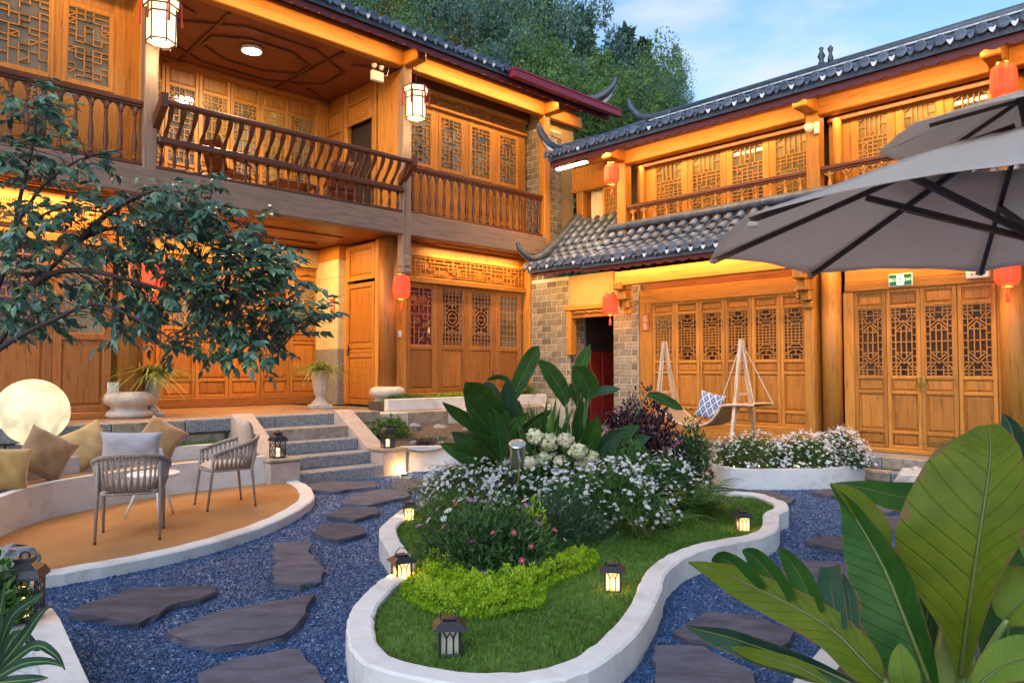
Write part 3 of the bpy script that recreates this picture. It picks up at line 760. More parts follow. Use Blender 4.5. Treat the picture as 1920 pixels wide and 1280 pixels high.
# ceiling with octagonal moulding
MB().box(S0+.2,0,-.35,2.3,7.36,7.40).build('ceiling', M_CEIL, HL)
cm = MB()
for c_, r1 in (((-2.25,.95),1.35),((-2.25,.95),.8)):
    P = [(c_[0]+r1*1.25*math.cos(math.pi/4*k+.39), c_[1]+r1*.78*math.sin(math.pi/4*k+.39), 7.345) for k in range(9)]
    for a, b_ in zip(P, P[1:]): cm.obox(a,b_,.055,.035)
for a, b_ in (((-4.5,-.3),(-3.7,.1)),((0,-.3),(-.8,.1)),((-4.5,2.2),(-3.7,1.75)),((0,2.2),(-.8,1.75)),((-3.3,-.3),(-3.2,2.2)),((-1.2,-.3),(-1.3,2.2))): cm.obox((*a,7.345),(*b_,7.345),.05,.03)
cm.build('ceiling_moulding', M_DKH, HL)
MB().box(.02,5.0,.04,.10,7.35,8.05).build('upper_board', M_SOF, HL); MB().box(S0,-4.55,.04,.10,7.35,8.05).build('upper_board', M_SOF, HL); MB().box(-.04,.02,.36,2.3,7.10,7.36).build('upper_board', M_WV, HL)
# leaning seat rail of the balcony bay
rl = MB()
rl.cbox(-4.44,-.04,-.60,-.44,4.93,5.03,.015).cbox(-4.44,-.04,-.54,-.40,4.545,4.60,.01)
rr_ = rl.build('railing', M_DKH, HL)
for i in range(24):
    s = -4.36+i*(4.24/23)
    link('baluster', baluster_mesh(.33, M_DK, .95), rr_, (s,-.47,4.60))
bm = MB(); prf = [(0,0),(-.02,.06),(-.11,.15),(-.19,.24),(-.235,.33),(-.26,.42)]
wd = [.024,.030,.018,.028,.036,.022]
V = []; 
for (y,z),w in zip(prf,wd): V += [(-w,y-.02,z),(w,y-.02,z),(w,y+.02,z),(-w,y+.02,z)]
bm.add(V,[(i*4+q,i*4+(q+1)%4,i*4+4+(q+1)%4,i*4+4+q) for i in range(5) for q in range(4)]); lb = bm.mesh('leaning_baluster', M_DK)
for i in range(25):
    link('leaning_baluster', lb, rr_, (-4.34+i*(4.2/24),-.55,5.03))
MB().cbox(-4.50,.0,-.87,-.76,5.42,5.50,.018).build('hand_rail', M_DKH, rr_)
for s in (-4.47,-.03):
    MB().add([(s-.05,-.42,5.05),(s+.05,-.42,5.05),(s+.05,-.90,5.38),(s-.05,-.90,5.38),(s-.05,-.42,5.25),(s+.05,-.42,5.25),(s+.05,-.90,5.58),(s-.05,-.90,5.58)],[(0,3,2,1),(4,5,6,7),(0,1,5,4),(1,2,6,5),(2,3,7,6),(3,0,4,7)]).build('rail_knee', M_DKH, rr_)
railing(HL,S0+.4,-4.64,-.45,4.56,5.52,22,M_DK,M_DKH,1.15); railing(HL,.15,3.83,-.45,4.58,5.52,19,M_DK,M_DKH,1.15)
# eave beam, roof
beam(HL,'eave_beam',S0,-.06,-.55,-.36,7.34,7.65,M_WH,.016); beam(HL,'eave_beam',.16,3.83,-.55,-.36,7.34,7.65,M_WH,.016); beam(HL,'eave_beam',4.04,5.2,-.5,-.36,7.36,7.62,M_WH,.016)
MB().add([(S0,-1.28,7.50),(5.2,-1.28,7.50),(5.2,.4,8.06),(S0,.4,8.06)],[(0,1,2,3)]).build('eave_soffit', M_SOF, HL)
tiled_roof(HL,S0,5.2,[(-1.36,7.56),(-.5,7.86),(1.0,8.5),(3.2,9.55)],rows=2,fh=.20,seed=3,maxind=130)
MB().box(S0,5.1,-.38,-.33,7.6,7.86).build('frieze_board', M_SOF, HL)
gt = MB(); gt.box(1.9,5.35,-1.56,-1.42,7.42,7.56).box(1.88,5.37,-1.58,-1.40,7.56,7.59); gt.build('gutter', M_GUT, HL)
swept(HL,'gable_ridge',[(5.1,2.6,9.4),(5.1,.6,8.5),(5.12,-.6,8.02),(5.2,-1.05,7.98),(5.36,-1.3,8.2),(5.42,-1.36,8.42)],.28,.09,.28,.09,M_RIDGE)
swept(HL,'gable_lime',[(5.2,.2,8.2),(5.22,-.6,7.9),(5.28,-1.0,7.84),(5.38,-1.26,8.05)],.14,.06,.16,.06,M_LIME)
# end wall between the wings
MB().box(3.98,5.1,-.30,.3,4.5,7.6).build('plaster_wall', M_PLA, HL)
brickwall(HL,3.93,4.55,-.42,.2,3.6,7.15,ret='-',name='brick_pier')
# eave light strips (hidden behind the fascia)
led(HL,S0+.5,-4.8,-.95,7.56,40,tilt=.6); led(HL,-4.3,-.2,-.95,7.56,36,tilt=.6); led(HL,.2,4.8,-.95,7.56,62,tilt=.6)

# =================================================================== RIGHT WING
HR = thing('timber_wing', 'lower two-storey timber wing on the right with grey tiled eaves and brick doorway', 'house', M=RW.M)
PZ = .33; RS0, RS1 = -7.3, 4.6
MB().box(RS0,RS1,-.55,2.5,0,PZ-.02).build('plinth', M_STB, HR)
MB().box(RS0,RS1,-.45,2.5,PZ-.02,PZ).build('plinth_floor', M_STN, HR)
x = -4.0; i = 0
while x < RS1:
    w = [1.1,1.4,.9,1.25][i%4]; e = min(x+w,RS1)
    MB().cbox(x+.004,e-.004,-.72,-.30,PZ-.17,PZ+.004,.014).build('edge_stone', M_STN if i%2 else M_STB, HR)
    MB().cbox(x+.2,e+.19,-.95,-.60,.0,PZ-.175,.02).build('step_stone', M_STB if i%2 else M_STN, HR); x = e; i += 1
# bay B, four leaves with brass lock
beam(HR,'door_sill',-.05,2.05,-.09,.12,PZ,PZ+.07,M_WH)
SEC4 = [('panel',.20),('panel',.62),('panel',.20),('lattice',1.16,'oct'),('panel',.22)]
for i in range(4):
    leaf(HR,'door_leaf',.03+i*.485,.0 if i!=2 else -.015,PZ+.07,.48,2.42,SEC4,pane=M_GD,st=.055,rail=.045,handle=((.93,M_BRS,.36) if i==1 else (.07,M_BRS,.36) if i==2 else None))
beam(HR,'jamb',-.13,.03,-.05,.1,PZ,2.82,M_WV)
beam(HR,'jamb',1.975,2.06,-.05,.1,PZ,2.82,M_WV)
beam(HR,'lintel',-.1,2.06,-.06,.1,2.82,2.96,M_WH); beam(HR,'lintel_board',-.1,2.06,-.04,.1,2.96,3.36,M_WH)
# pillars
for s in (-.31,2.17):
    p = MB().tube([(s,-.05,PZ),(s,-.05,3.4)],.155,20).build('pillar', M_WV, HR, True)
beam(HR,'bracket_post',-.66,-.50,-.30,.0,PZ,3.4,M_WV)
def bracket(s, z=3.2):
    b = MB(); w = .085
    for z0,z1,dd in ((z-.62,z-.50,.06),(z-.50,z-.34,.13),(z-.34,z-.16,.24),(z-.16,z,.40)):
        b.cbox(s-w,s+w,-.30-dd,-.28,z0,z1,.02)
    b.build('bracket', M_WV, HR)
    c = MB()
    for k in range(9):
        a = k*.7; c.tube([(s-w-.01+.02*(k%2),-.36-.035*(k%4),z-.1-.05*k*.8),(s-w-.02,-.42-.03*((k+2)%4),z-.14-.05*k*.7),(s-w-.01,-.40,z-.2-.04*k)],[.02,.026,.014],6)
    c.build('bracket_carving', M_WH, HR, True)
bracket(-.58); bracket(-4.2,3.3)
# bay A, six leaves
beam(HR,'door_sill',-4.08,-.64,-.09,.12,PZ,PZ+.30,M_WH)
SEC6 = [('panel',.20),('panel',.70),('panel',.18),('lattice',1.0,'oct6'),('panel',.17)]
for i in range(6):
    leaf(HR,'door_leaf',-3.83+i*.527,.0,PZ+.30,.522,2.25,SEC6,pane=M_GD if i not in (0,) else M_GS,st=.06,rail=.045)
beam(HR,'jamb',-4.12,-3.835,-.05,.1,PZ,2.9,M_WV)
beam(HR,'lintel',-4.12,-.64,-.05,.1,2.88,3.16,M_WH)
beam(HR,'upper_board',-4.12,-.64,.02,.1,3.16,3.56,M_SOF)
beam(HR,'eave_beam',-4.3,-.66,-.62,-.46,3.22,3.50,M_WH,.016); beam(HR,'eave_beam',-.5,2.4,-.62,-.46,3.22,3.5,M_WH,.016)
pq = MB().cbox(-4.03,-3.88,-.075,-.055,2.36,2.70,.004).build('name_plaque', MATS['plaque_orange'], HR)
gl = MB()
for z in (2.40,2.55):
    for a,b_,c,d_ in ((.02,.0,.12,.0),(.02,.04,.12,.04),(.03,.09,.11,.09),(.07,-.01,.07,.11),(.03,.04,.02,.1)):
        gl.obox((-4.03+a,-.077,z+b_),(-4.03+c,-.077,z+d_+.001),.008,.004,up=(0,1,0))
gl.build('plaque_characters', M_WPL, pq)
# brick piers and the dark doorway
brickwall(HR,-4.76,-4.14,-.08,.5,PZ,3.30,ret='-'); brickwall(HR,-7.25,-5.98,-.08,.5,PZ,3.62,ret='+')
MB().box(-7.25,-5.98,-.12,.3,0,.95).build('pier_footing', M_STW, HR)
MB().box(-5.98,-4.76,-.06,.5,2.95,3.62).build('door_head', M_PLA, HR)
beam(HR,'door_frame',-6.0,-5.87,-.14,.06,1.9,2.98,M_WH); beam(HR,'door_frame',-6.05,-4.72,-.16,.06,2.86,2.95,M_WH)
cb = MB().box(-5.86,-4.76,-.10,.0,2.70,2.86).build('carved_board', M_WDH, HR)
cc = MB(); q = random.Random(3)
for i in range(30):
    a = -5.82+1.0*i/30; cc.tube([(a,-.105,2.75+.06*q.random()),(a+.05,-.12,2.80+.04*q.random()),(a+.09,-.105,2.76+.07*q.random())],[.014,.018,.008],5)
cc.build('carving', M_WH, cb, True)
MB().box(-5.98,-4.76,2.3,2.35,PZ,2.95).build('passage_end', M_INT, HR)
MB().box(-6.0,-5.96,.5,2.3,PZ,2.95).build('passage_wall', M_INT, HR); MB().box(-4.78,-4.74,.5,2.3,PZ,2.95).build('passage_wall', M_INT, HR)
M_RD = wood('red_lacquer', (.2,.014,.01), 'z', knots=False); 
for i in range(3):
    MB().cbox(-5.955,-5.92,.58+i*.42,.98+i*.42,PZ,2.0,.01).build('red_door', M_RD, HR)
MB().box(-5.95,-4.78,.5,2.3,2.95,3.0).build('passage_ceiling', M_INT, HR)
# skirt roof
sk = [(-1.14,3.66),(-.5,3.98),(.0,4.42)]
tiled_roof(HR,-4.72,4.4,sk,rows=9,ridge=False,fh=.16,seed=5,expo=.26)
tiled_roof(HR,-6.18,-4.74,[(-1.14,3.70),(-.5,3.98),(.05,4.46),(.6,4.95)],rows=9,ridge=False,fh=.16,seed=6,expo=.26)
MB().tube([(-4.85,-.08,4.50),(4.4,-.08,4.50)],.085,10).build('skirt_ridge', M_TILE, HR, True)
swept(HR,'gable_ridge',[(-6.3,.7,5.1),(-6.25,-.2,4.35),(-6.2,-.8,3.98),(-6.24,-1.02,3.96),(-6.32,-1.2,4.1),(-6.36,-1.26,4.26)],.24,.08,.2,.08,M_RIDGE)
MB().add([(-6.1,-1.08,3.60),(4.4,-1.08,3.60),(4.4,-.1,3.72),(-6.1,-.1,3.72)],[(0,1,2,3)]).build('skirt_soffit', M_SOF, HR)
led(HR,-5.9,-4.4,-.82,3.60,26,tilt=.4); led(HR,-4.2,-.7,-.85,3.60,34,tilt=.5); led(HR,-.4,2.4,-.85,3.60,26,tilt=.5)
led(HR,-4.0,-.7,-.28,3.52,18,tilt=.2,wid=.03); led(HR,-.4,2.0,-.28,3.40,14,tilt=.2,wid=.03)
# upper storey
MB().box(-4.75,RS1,.0,2.5,4.2,4.42).build('upper_floor', M_WDH, HR)
for s in (-4.52,-.56,2.09,4.4):
    p = beam(HR,'post',s-.11,s+.11,-.11,.11,4.30,6.05,M_WV,.015)
    MB().cbox(s-.12,s+.12,-.58,.0,5.82,6.04,.02).build('beam_end', M_WH, p)
for a,b_ in ((-4.41,-.67),(-.45,1.98),(2.2,4.29)):
    beam(HR,'eave_beam',a,b_,-.12,.08,5.76,6.04,M_WH,.016)
    beam(HR,'window_head',a,b_,.22,.42,5.70,5.80,M_SOF)
    railing(HR,a,b_,-.02,4.44,4.92,int((b_-a)/.26),M_WV,M_DKH,1.1)
    n = 4 if b_-a > 3 else 3 if b_-a > 2.3 else 2
    MB().box(a,b_,.40,.46,4.42,4.66).build('wall_board', M_WV, HR)
    off = .35 if n >= 3 else .1
    MB().box(a,a+off,.30,.40,4.42,5.76).build('wall_board', M_WV, HR)
    MB().tube([(a+off*.45,.24,4.42),(a+off*.45,.24,5.74)],.07,12).build('wall_pole', M_WV, HR, True)
    w = (b_-a-off)/n
    for i in range(n):
        s = a+off+i*w
        leaf(HR,'window',s,.32,4.62,w-.006,1.12,[('lattice',1.0,'grille' if i%2 else 'grilleB')],pane=M_GW if (i!=2) else M_GS,st=.11,rail=.05)
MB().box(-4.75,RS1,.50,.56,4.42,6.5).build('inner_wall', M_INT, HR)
# recessed curtain bay at the corner
MB().box(-6.5,-4.75,1.05,1.12,4.3,6.3).build('wall_board', M_WV, HR)
beam(HR,'frieze_board',-6.5,-4.72,.62,.72,5.72,6.2,M_WV)
beam(HR,'window_head',-6.5,-4.72,.58,.74,5.62,5.72,M_WH)
CURB = MB().grid(lambda u,v: (-6.05+u*.42,.78+.02*math.sin(u*42),4.45+v*1.2),36,2).build('curtain', M_CUR, HR, True)
beam(HR,'jamb',-6.35,-6.15,.6,.75,4.3,5.65,M_WV)
leaf(HR,'window',-5.60,.66,4.5,.46,1.12,[('lattice',1.0,'mazeD')],pane=M_GW,st=.05,rail=.05); leaf(HR,'window',-5.12,.66,4.5,.46,1.12,[('lattice',1.0,'mazeC')],pane=M_GS,st=.05,rail=.05)
# upper roof
tiled_roof(HR,-5.52,4.5,[(-1.20,5.91),(-.2,6.26),(1.2,6.80),(2.5,7.36)],rows=8,fh=.20,seed=8)
MB().box(-5.5,4.5,.02,.08,6.0,6.34).build('frieze_board', M_SOF, HR)
MB().add([(-5.5,-1.12,5.88),(4.5,-1.12,5.88),(4.5,.3,6.36),(-5.5,.3,6.36)],[(0,1,2,3)]).build('eave_soffit', M_SOF, HR)
swept(HR,'gable_ridge',[(-5.75,2.4,7.46),(-5.65,1.0,6.86),(-5.58,-.3,6.36),(-5.56,-.85,6.17),(-5.60,-1.12,6.24),(-5.68,-1.26,6.48),(-5.70,-1.29,6.62)],.28,.09,.26,.09,M_RIDGE)
swept(HR,'gable_lime',[(-5.62,.2,6.5),(-5.55,-.6,6.14),(-5.56,-1.0,6.08),(-5.62,-1.15,6.2),(-5.68,-1.24,6.38)],.16,.05,.12,.05,M_LIME)
swept(HR,'ridge_horn',[(-5.0,2.5,7.54),(-5.5,2.5,7.58),(-5.9,2.48,7.70),(-6.15,2.45,7.98),(-6.24,2.44,8.22)],.24,.08,.3,.08,M_RIDGE)
orn = MB(); orn.lathe([(.05,0),(.07,.05),(.04,.12),(.08,.2),(.03,.3),(.05,.36),(0,.4)],8,(-1.5,2.5,7.65)).lathe([(.05,0),(.06,.1),(.03,.2),(.06,.3),(0,.38)],8,(-1.32,2.5,7.65)); orn.build('ridge_ornament', M_RIDGE, HR, True)
led(HR,-5.3,-4.4,-.80,5.95,20,tilt=.6); led(HR,-4.3,-.7,-.80,5.95,52,tilt=.6); led(HR,-.4,2.0,-.80,5.95,38,tilt=.6); led(HR,2.3,4.3,-.80,5.95,26,tilt=.6)
led(HR,-4.3,-.7,.15,5.79,14,wid=.03); led(HR,-.4,2.0,.15,5.79,10,wid=.03)
MB().cbox(-5.55,-4.75,-.95,-.85,5.70,5.74,.01).build('corner_led', M_LED, HR)
lamp_area('led_light', HR, (-5.15,-.9,5.68), .8,.1, 30)
# brick end wall at the far right, and back mass closing the house
brickwall(HR,2.34,4.5,.02,.4,PZ,3.5)
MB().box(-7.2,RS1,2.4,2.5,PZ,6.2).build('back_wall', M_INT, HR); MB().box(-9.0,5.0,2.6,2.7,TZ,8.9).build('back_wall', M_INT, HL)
# =================================================================== GROUND, GARDEN WALLS
def gravelmat():
    m, n, l, b = nodemat('blue_gravel')
    tc = n.new('ShaderNodeTexCoord'); v = n.new('ShaderNodeTexVoronoi'); v.inputs['Scale'].default_value = 62
    l.new(tc.outputs['Object'], v.inputs['Vector']); sp = n.new('ShaderNodeSeparateColor'); l.new(v.outputs['Color'], sp.inputs[0])
    r = ramp(n, [(0,(.012,.042,.115)),(.6,(.036,.102,.25)),(.93,(.08,.175,.36)),(1,(.40,.46,.6))]); l.new(sp.outputs[0], r.inputs['Fac'])
    l.new(r.outputs['Color'], b.inputs['Base Color']); b.inputs['Roughness'].default_value = .6
    bp = n.new('ShaderNodeBump'); bp.inputs['Strength'].default_value = 1; bp.inputs['Distance'].default_value = .012; bp.invert = True
    l.new(v.outputs['Distance'], bp.inputs['Height']); l.new(bp.outputs['Normal'], b.inputs['Normal'])
    return m
M_GRAV = gravelmat()
M_CHIP = leafmat('gravel_chip', (.012,.036,.088), (.042,.10,.225), (.17,.25,.40), rough=.55, trans=0, spec=.2)
gr = MB().add([(-90,-20,0),(90,-20,0),(90,160,0),(-90,160,0)],[(0,1,2,3)]).build('ground', M_GRAV); struct(gr)

# ---- the lawn island with its winding white kerb
ISL_PX = [(781,941),(722,977),(712,1003),(731,1038),(740,1065),(709,1087),(678,1115),(657,1142),(650,1170),(656,1212),(700,1250),(840,1279),(1010,1279),(1120,1245),(1190,1190),(1230,1130),(1244,1088),(1254,1068),(1285,1044),(1327,1027),(1378,1016),(1430,1006),(1457,992),(1462,975),(1461,963),(1478,954),(1476,942),(1457,934),(1430,925),(1395,921),(1344,918)]
ISL = [G(x,y,.18)[:2] for x,y in ISL_PX] + [np.array(p) for p in ((1.6,9.15),(.6,9.3),(-.4,9.0))]
ISL = catmull(ISL, 5, True)
ISL_IN = offset_poly(ISL, .15); ISL_IN2 = offset_poly(ISL, .135)
def kerb(name, outer, inner, z0, z1, mat, closed=True):
    n = len(outer); V = []; c = .012
    for o, i in zip(outer, inner):
        d = (i-o); d = d/np.linalg.norm(d)
        jz = random.uniform(-.003,.003); o = o+d*random.uniform(-.005,.005); i = i+d*random.uniform(-.005,.005)
        V += [(*o,z0),(*(o+d*random.uniform(-.002,.003)),z1-c+jz),(*(o+d*c*1.3),z1+jz),(*(i-d*c*1.3),z1+jz),(*i,z1-c+jz),(*i,z0)]
    F = []; m = n if closed else n-1
    for k in range(m):
        a, b = k*6, ((k+1)%n)*6
        for q in range(5): F.append((a+q,b+q,b+q+1,a+q+1))
    if not closed: F += [tuple(range(6)), tuple(range((n-1)*6+5,(n-1)*6-1,-1))]
    return MB().add(V,F).build(name, mat)
kb = kerb('island_kerb', ISL, ISL_IN, -.01, .18, M_WHT)
tag(kb,'winding white rendered kerb around the central lawn island','kerb',kind='structure')
M_LAWN = simple('lawn_soil',(.08,.15,.025),.9,var=.5,scale=9,bump=.5,bscale=60)
lw = MB().prism([tuple(p) for p in ISL_IN2],.0,.135).build('lawn', M_LAWN); struct(lw)
def blades(poly, z, n, ln, wd, mat, name, label, avoid=None, slope=None):
    P = np.array(poly); lo, hi = P.min(0), P.max(0)
    X = RNG.uniform(lo[0],hi[0],n*3); Y = RNG.uniform(lo[1],hi[1],n*3); keep = inside_np(poly,X,Y); X, Y = X[keep][:n], Y[keep][:n]
    k = len(X); d = RNG.normal(size=(k,3))*.42; d[:,2] = 1; T = frames(d, RNG.normal(size=(k,3)))
    s = ln*(.6+.8*RNG.random(k)); T = T*s[:,None,None]
    tv = [(-wd/ln/2,0,0),(wd/ln/2,0,0),(wd/ln*.3,.55,.05),(0,1,.22)]
    pt = np.sin(X*2.1+np.sin(Y*1.7)*1.3)*np.sin(Y*2.6+X)*.3+.18*np.sin(X*7+Y*3)*np.sin(Y*8-X*2)
    tt = np.clip(RNG.random(k)*.75+.12+pt,0,1)
    me = scatter_mesh(name, tv, [(0,1,2,3)], T, np.stack([X,Y,np.full(k,z)],1), mat, tt)
    o = link(name, me); tag(o, label, 'grass', kind='stuff'); return o
M_GRASS = leafmat('grass_blade',(.05,.115,.01),(.105,.215,.022),(.19,.29,.05),rough=.6,trans=.25,spec=.2)
blades([tuple(p) for p in ISL_IN2], .13, 95000, .034, .0045, M_GRASS, 'grass', 'short green grass covering the lawn island')

# ---- patio with resin floor and kerb
PO = [G(x,y,.0)[:2] for x,y in [(-60,1128),(69,1106),(172,1088),(292,1064),(413,1033),(516,996),(577,961),(589,941),(577,923),(557,913)]]
PO = catmull(PO,6)
PI_ = []
for i,p in enumerate(PO):
    t = PO[min(i+1,len(PO)-1)]-PO[max(i-1,0)]; t /= np.linalg.norm(t); PI_.append(p+np.array([-t[1],t[0]])*.17)
BF = catmull([np.array(p) for p in ((-4.05,5.1),(-4.38,5.85),(-4.62,6.68),(-4.72,7.35),(-4.58,8.05),(-4.12,9.0),(-3.28,9.87))],6)
tag(kerb('patio_kerb', PO, PI_, -.01, .10, M_WHT, False),'curved white kerb edging the orange patio floor','kerb',kind='structure')
def patiomat():
    m = simple('patio_resin',(.38,.185,.07),.9,spec=.15,var=.10,scale=1.6,stretch=(2,1,1),bump=.08,bscale=90)
    return m
pf = MB().prism([tuple(p) for p in PI_]+[tuple(p) for p in BF[::-1]],.0,.082).build('patio_floor', patiomat()); struct(pf)
# ---- curved bench
def offs(path, d):
    out = []
    for i,p in enumerate(path):
        t = path[min(i+1,len(path)-1)]-path[max(i-1,0)]; t = t/np.linalg.norm(t); out.append(p+np.array([-t[1],t[0]])*d)
    return out
BN = thing('curved_bench','long curved white bench with brown wooden seat around the patio','bench')
def ribbon(a, b, z0, z1):
    n = len(a); V = []
    for p, q in zip(a,b): V += [(*p,z0),(*p,z1),(*q,z1),(*q,z0)]
    F = [(k*4+i,k*4+4+i,k*4+4+(i+1)%4,k*4+(i+1)%4) for k in range(n-1) for i in range(4)]
    return MB().add(V,F+[(0,1,2,3),((n-1)*4+3,(n-1)*4+2,(n-1)*4+1,(n-1)*4)])
b1 = BF; b2 = offs(BF,.09); b3 = offs(BF,.50); b4 = offs(BF,.60)
ribbon(b1,b2,.0,.445).build('front_wall',M_WHT,BN); ribbon(b2,b3,.0,.425).build('seat',simple('bench_wood',(.33,.18,.085),.5,var=.2,scale=3),BN); ribbon(b3,b4,.0,.60).build('back_wall',M_WHT,BN)
# grass strip between bench and plinth
def LWw(s,t): return tuple(LW.w(s,t,0)[:2])
gs = [tuple(p) for p in offs(BF,.62)[6:]]+[LWw(-3.35,1.2),LWw(-8.0,1.14)]
o = MB().prism(gs,.0,.545).build('grass_strip', M_LAWN); struct(o)
blades(gs,.54,16000,.045,.006,M_GRASS,'bank_grass','green grass strip between curved bench and stone plinth')
# ---- steps
STP = thing('stone_steps','five grey granite steps with sloping side slabs up to the terrace','steps', M=LW.M)
for k in range(4):
    tz = .176*(k+1); t0 = 2.62-.365*k
    MB().cbox(-3.22,-1.84,-t0,-t0+.40,tz-.176 if k else -.02,tz,.012).build('step', M_STN, STP)
MB().box(-3.22,-1.84,-1.6,-1.05,0,.70).build('step_core', M_STB, STP)
def slab(s0,s1,pts,name,mat,par):
    n = len(pts); V = [(s0,-t,z) for t,z in pts]+[(s1,-t,z) for t,z in pts]
    return MB().add(V,[tuple(range(n)),tuple(range(2*n-1,n-1,-1))]+[(i,n+i,n+(i+1)%n,(i+1)%n) for i in range(n)]).build(name,mat,par)
M_PNK = simple('pink_slab',(.42,.33,.28),.7,var=.15,scale=8,bump=.3)
for a,b_ in ((-3.55,-3.225),(-1.835,-1.52)):
    slab(a,b_,[(2.22,0),(2.22,.36),(1.18,.93),(1.05,.93),(1.05,0)],'side_slab',M_PNK,STP)
for i,(s0,s1) in enumerate(((-3.66,-3.22),(-1.84,-1.42))):
    t0 = 2.66 if i == 0 else 2.60
    p = MB().cbox(s0,s1,-t0,-2.2,-.02,.36,.012).build('step_pier', M_PNK, STP)
    MB().cbox(s0-.02,s1+.02,-t0-.02,-2.2,.362,.40,.01).build('pier_cap', M_STB, p)
    sp_ = MB().lathe([(.045,0),(.05,.03),(.04,.035)],12,((s0+s1)/2+.08,-t0-.12,.0)).build('ground_spot', M_BLK, STP)
    MB().lathe([(.032,.0),(.032,.004),(0,.005)],12,((s0+s1)/2+.08,-t0-.12,.036)).build('spot_lens', M_BULB, sp_)
    lamp_point('spot_light', sp_, ((s0+s1)/2+.08,-t0-.09,.07), 5.0, .02)
# ---- raised beds right of the steps
BED = thing('raised_bed','stone and white rendered planting bed right of the granite steps','planter', M=LW.M)
wl = catmull([np.array(p) for p in ((-1.42,2.45),(-1.0,2.62),(-.5,2.85),(.1,2.86),(.7,2.55),(1.15,2.05),(1.4,1.5))],5)
wi = offs(wl,-.12)
V=[];n=len(wl)
for k_,(a,b_) in enumerate(zip(wl,wi)):
    zt = .40-.06*k_/n
    V += [(a[0],-a[1],-.01),(a[0],-a[1],zt),(b_[0],-b_[1],zt),(b_[0],-b_[1],-.01)]
MB().add(V,[(k*4+i,k*4+4+i,k*4+4+(i+1)%4,k*4+(i+1)%4) for k in range(n-1) for i in range(4)]+[(0,1,2,3),((n-1)*4+3,(n-1)*4+2,(n-1)*4+1,(n-1)*4)]).build('white_wall',M_WHT,BED)
M_SOIL = simple('dark_soil',(.085,.062,.045),.95,var=.4,scale=14,bump=.9,bscale=50)
def bedz(s,t): return .34+.26*max(0,min(1,(2.5-t)/1.3))+.03*math.sin(s*7+t*5)
MB().grid(lambda u,v:(-1.5+u*2.8,-(1.1+v*(1.45+.3*math.sin(u*3.1))),bedz(-1.5+u*2.8,1.1+v*1.45)-.0),24,14).build('soil',M_SOIL,BED)
x=-1.5;i=0
while x<3.6:
    e=min(x+[1.2,.9,1.4][i%3],3.6); MB().cbox(x+.004,e-.004,-1.12,-.7,.56,.84,.02).build('edge_stone',M_STB if i%2 else M_STW,BED); x=e;i+=1
MB().box(-1.5,3.6,-1.05,-.2,.0,.60).build('bed_core',M_STB,BED)
MB().cbox(-.55,3.6,-.82,-.70,.84,1.06,.01).build('white_ledge',M_WHT,BED)
MB().box(-.5,3.6,-.70,-.12,.84,1.0).build('ledge_soil',M_SOIL,BED)
for s,t,z,w in ((-1.0,2.2,.38,.10),(-.6,2.4,.36,.08),(-.2,2.2,.38,.12),(.3,2.3,.37,.09),(-.8,1.6,.52,.11),(.1,1.5,.55,.13),(.6,1.7,.5,.1),(-.35,1.35,.58,.1)):
    b=MB().lathe([(0,-.05),(w,-.03),(w*1.1,.02),(w*.7,.06),(0,.075)],7,(s,-t,z)); b.v=[(x_+random.uniform(-.02,.02),y_+random.uniform(-.02,.02),z_+random.uniform(-.015,.015)) for x_,y_,z_ in b.v]; b.build('bed_rock',M_STW if random.random()<.5 else M_STN,BED)
# ---- right daisy planter
PR = thing('daisy_planter','low white curved planter in front of the six-leaf doors','planter')
pr_o = catmull([np.array(p) for p in ((2.75,11.3),(2.74,10.7),(2.86,10.06),(3.12,9.86),(3.83,9.84),(4.42,9.98),(4.95,10.44),(5.12,10.75))],5)
pr_i = offs(pr_o,.12)
n=len(pr_o);V=[]
for a,b_ in zip(pr_o,pr_i): V += [(*a,-.01),(*a,.27),(*b_,.27),(*b_,-.01)]
MB().add(V,[(k*4+i,k*4+4+i,k*4+4+(i+1)%4,k*4+(i+1)%4) for k in range(n-1) for i in range(4)]+[(0,1,2,3),((n-1)*4+3,(n-1)*4+2,(n-1)*4+1,(n-1)*4)]).build('planter_wall',M_WHT,PR)
MB().prism([tuple(p) for p in pr_i]+[tuple(RW.w(-.9,.9,0)[:2]),tuple(RW.w(-3.9,1.0,0)[:2]),(2.4,12.6)],0,.235).build('soil',M_SOIL,PR)
for px,py in ((1383,910),(1602,897)):
    g=G(px,py,0); q=MB().lathe([(.045,0),(.05,.03),(.04,.035)],12,(g[0],g[1]-.06,0)).build('ground_spot',M_BLK,PR); MB().lathe([(.032,0),(.032,.004),(0,.005)],12,(g[0],g[1]-.06,.036)).build('spot_lens',M_BULB,q); lamp_point('spot_light',q,(g[0],g[1]-.04,.07),7.0,.02)
# ---- near corner planters
PL = thing('corner_planter','white ledged planter in the bottom left corner','planter')
q1=[G(x,y,.26)[:2] for x,y in ((98,1140),(112,1160),(168,1282),(190,1340),(-160,1420),(-260,1150))]
MB().prism([tuple(p) for p in q1],0,.262).build('planter_wall',M_WHT,PL)
q2=offset_poly(q1,.16); MB().prism([tuple(p) for p in q2],.25,.268).build('pebble_bed',simple('white_pebbles',(.52,.52,.54),.8,var=.35,scale=30,bump=.9,bscale=60),PL)
PB = thing('banana_planter','white walled planter below the big banana leaves','planter')
q1=[G(x,y,.22)[:2] for x,y in ((1604,1134),(1560,1190),(1488,1275),(1460,1330),(2300,1420),(2200,1150))]
MB().prism([tuple(p) for p in q1],0,.22).build('planter_wall',M_WHT,PB)
MB().prism([tuple(p) for p in offset_poly(q1,.13)],.2,.226).build('soil',M_SOIL,PB)
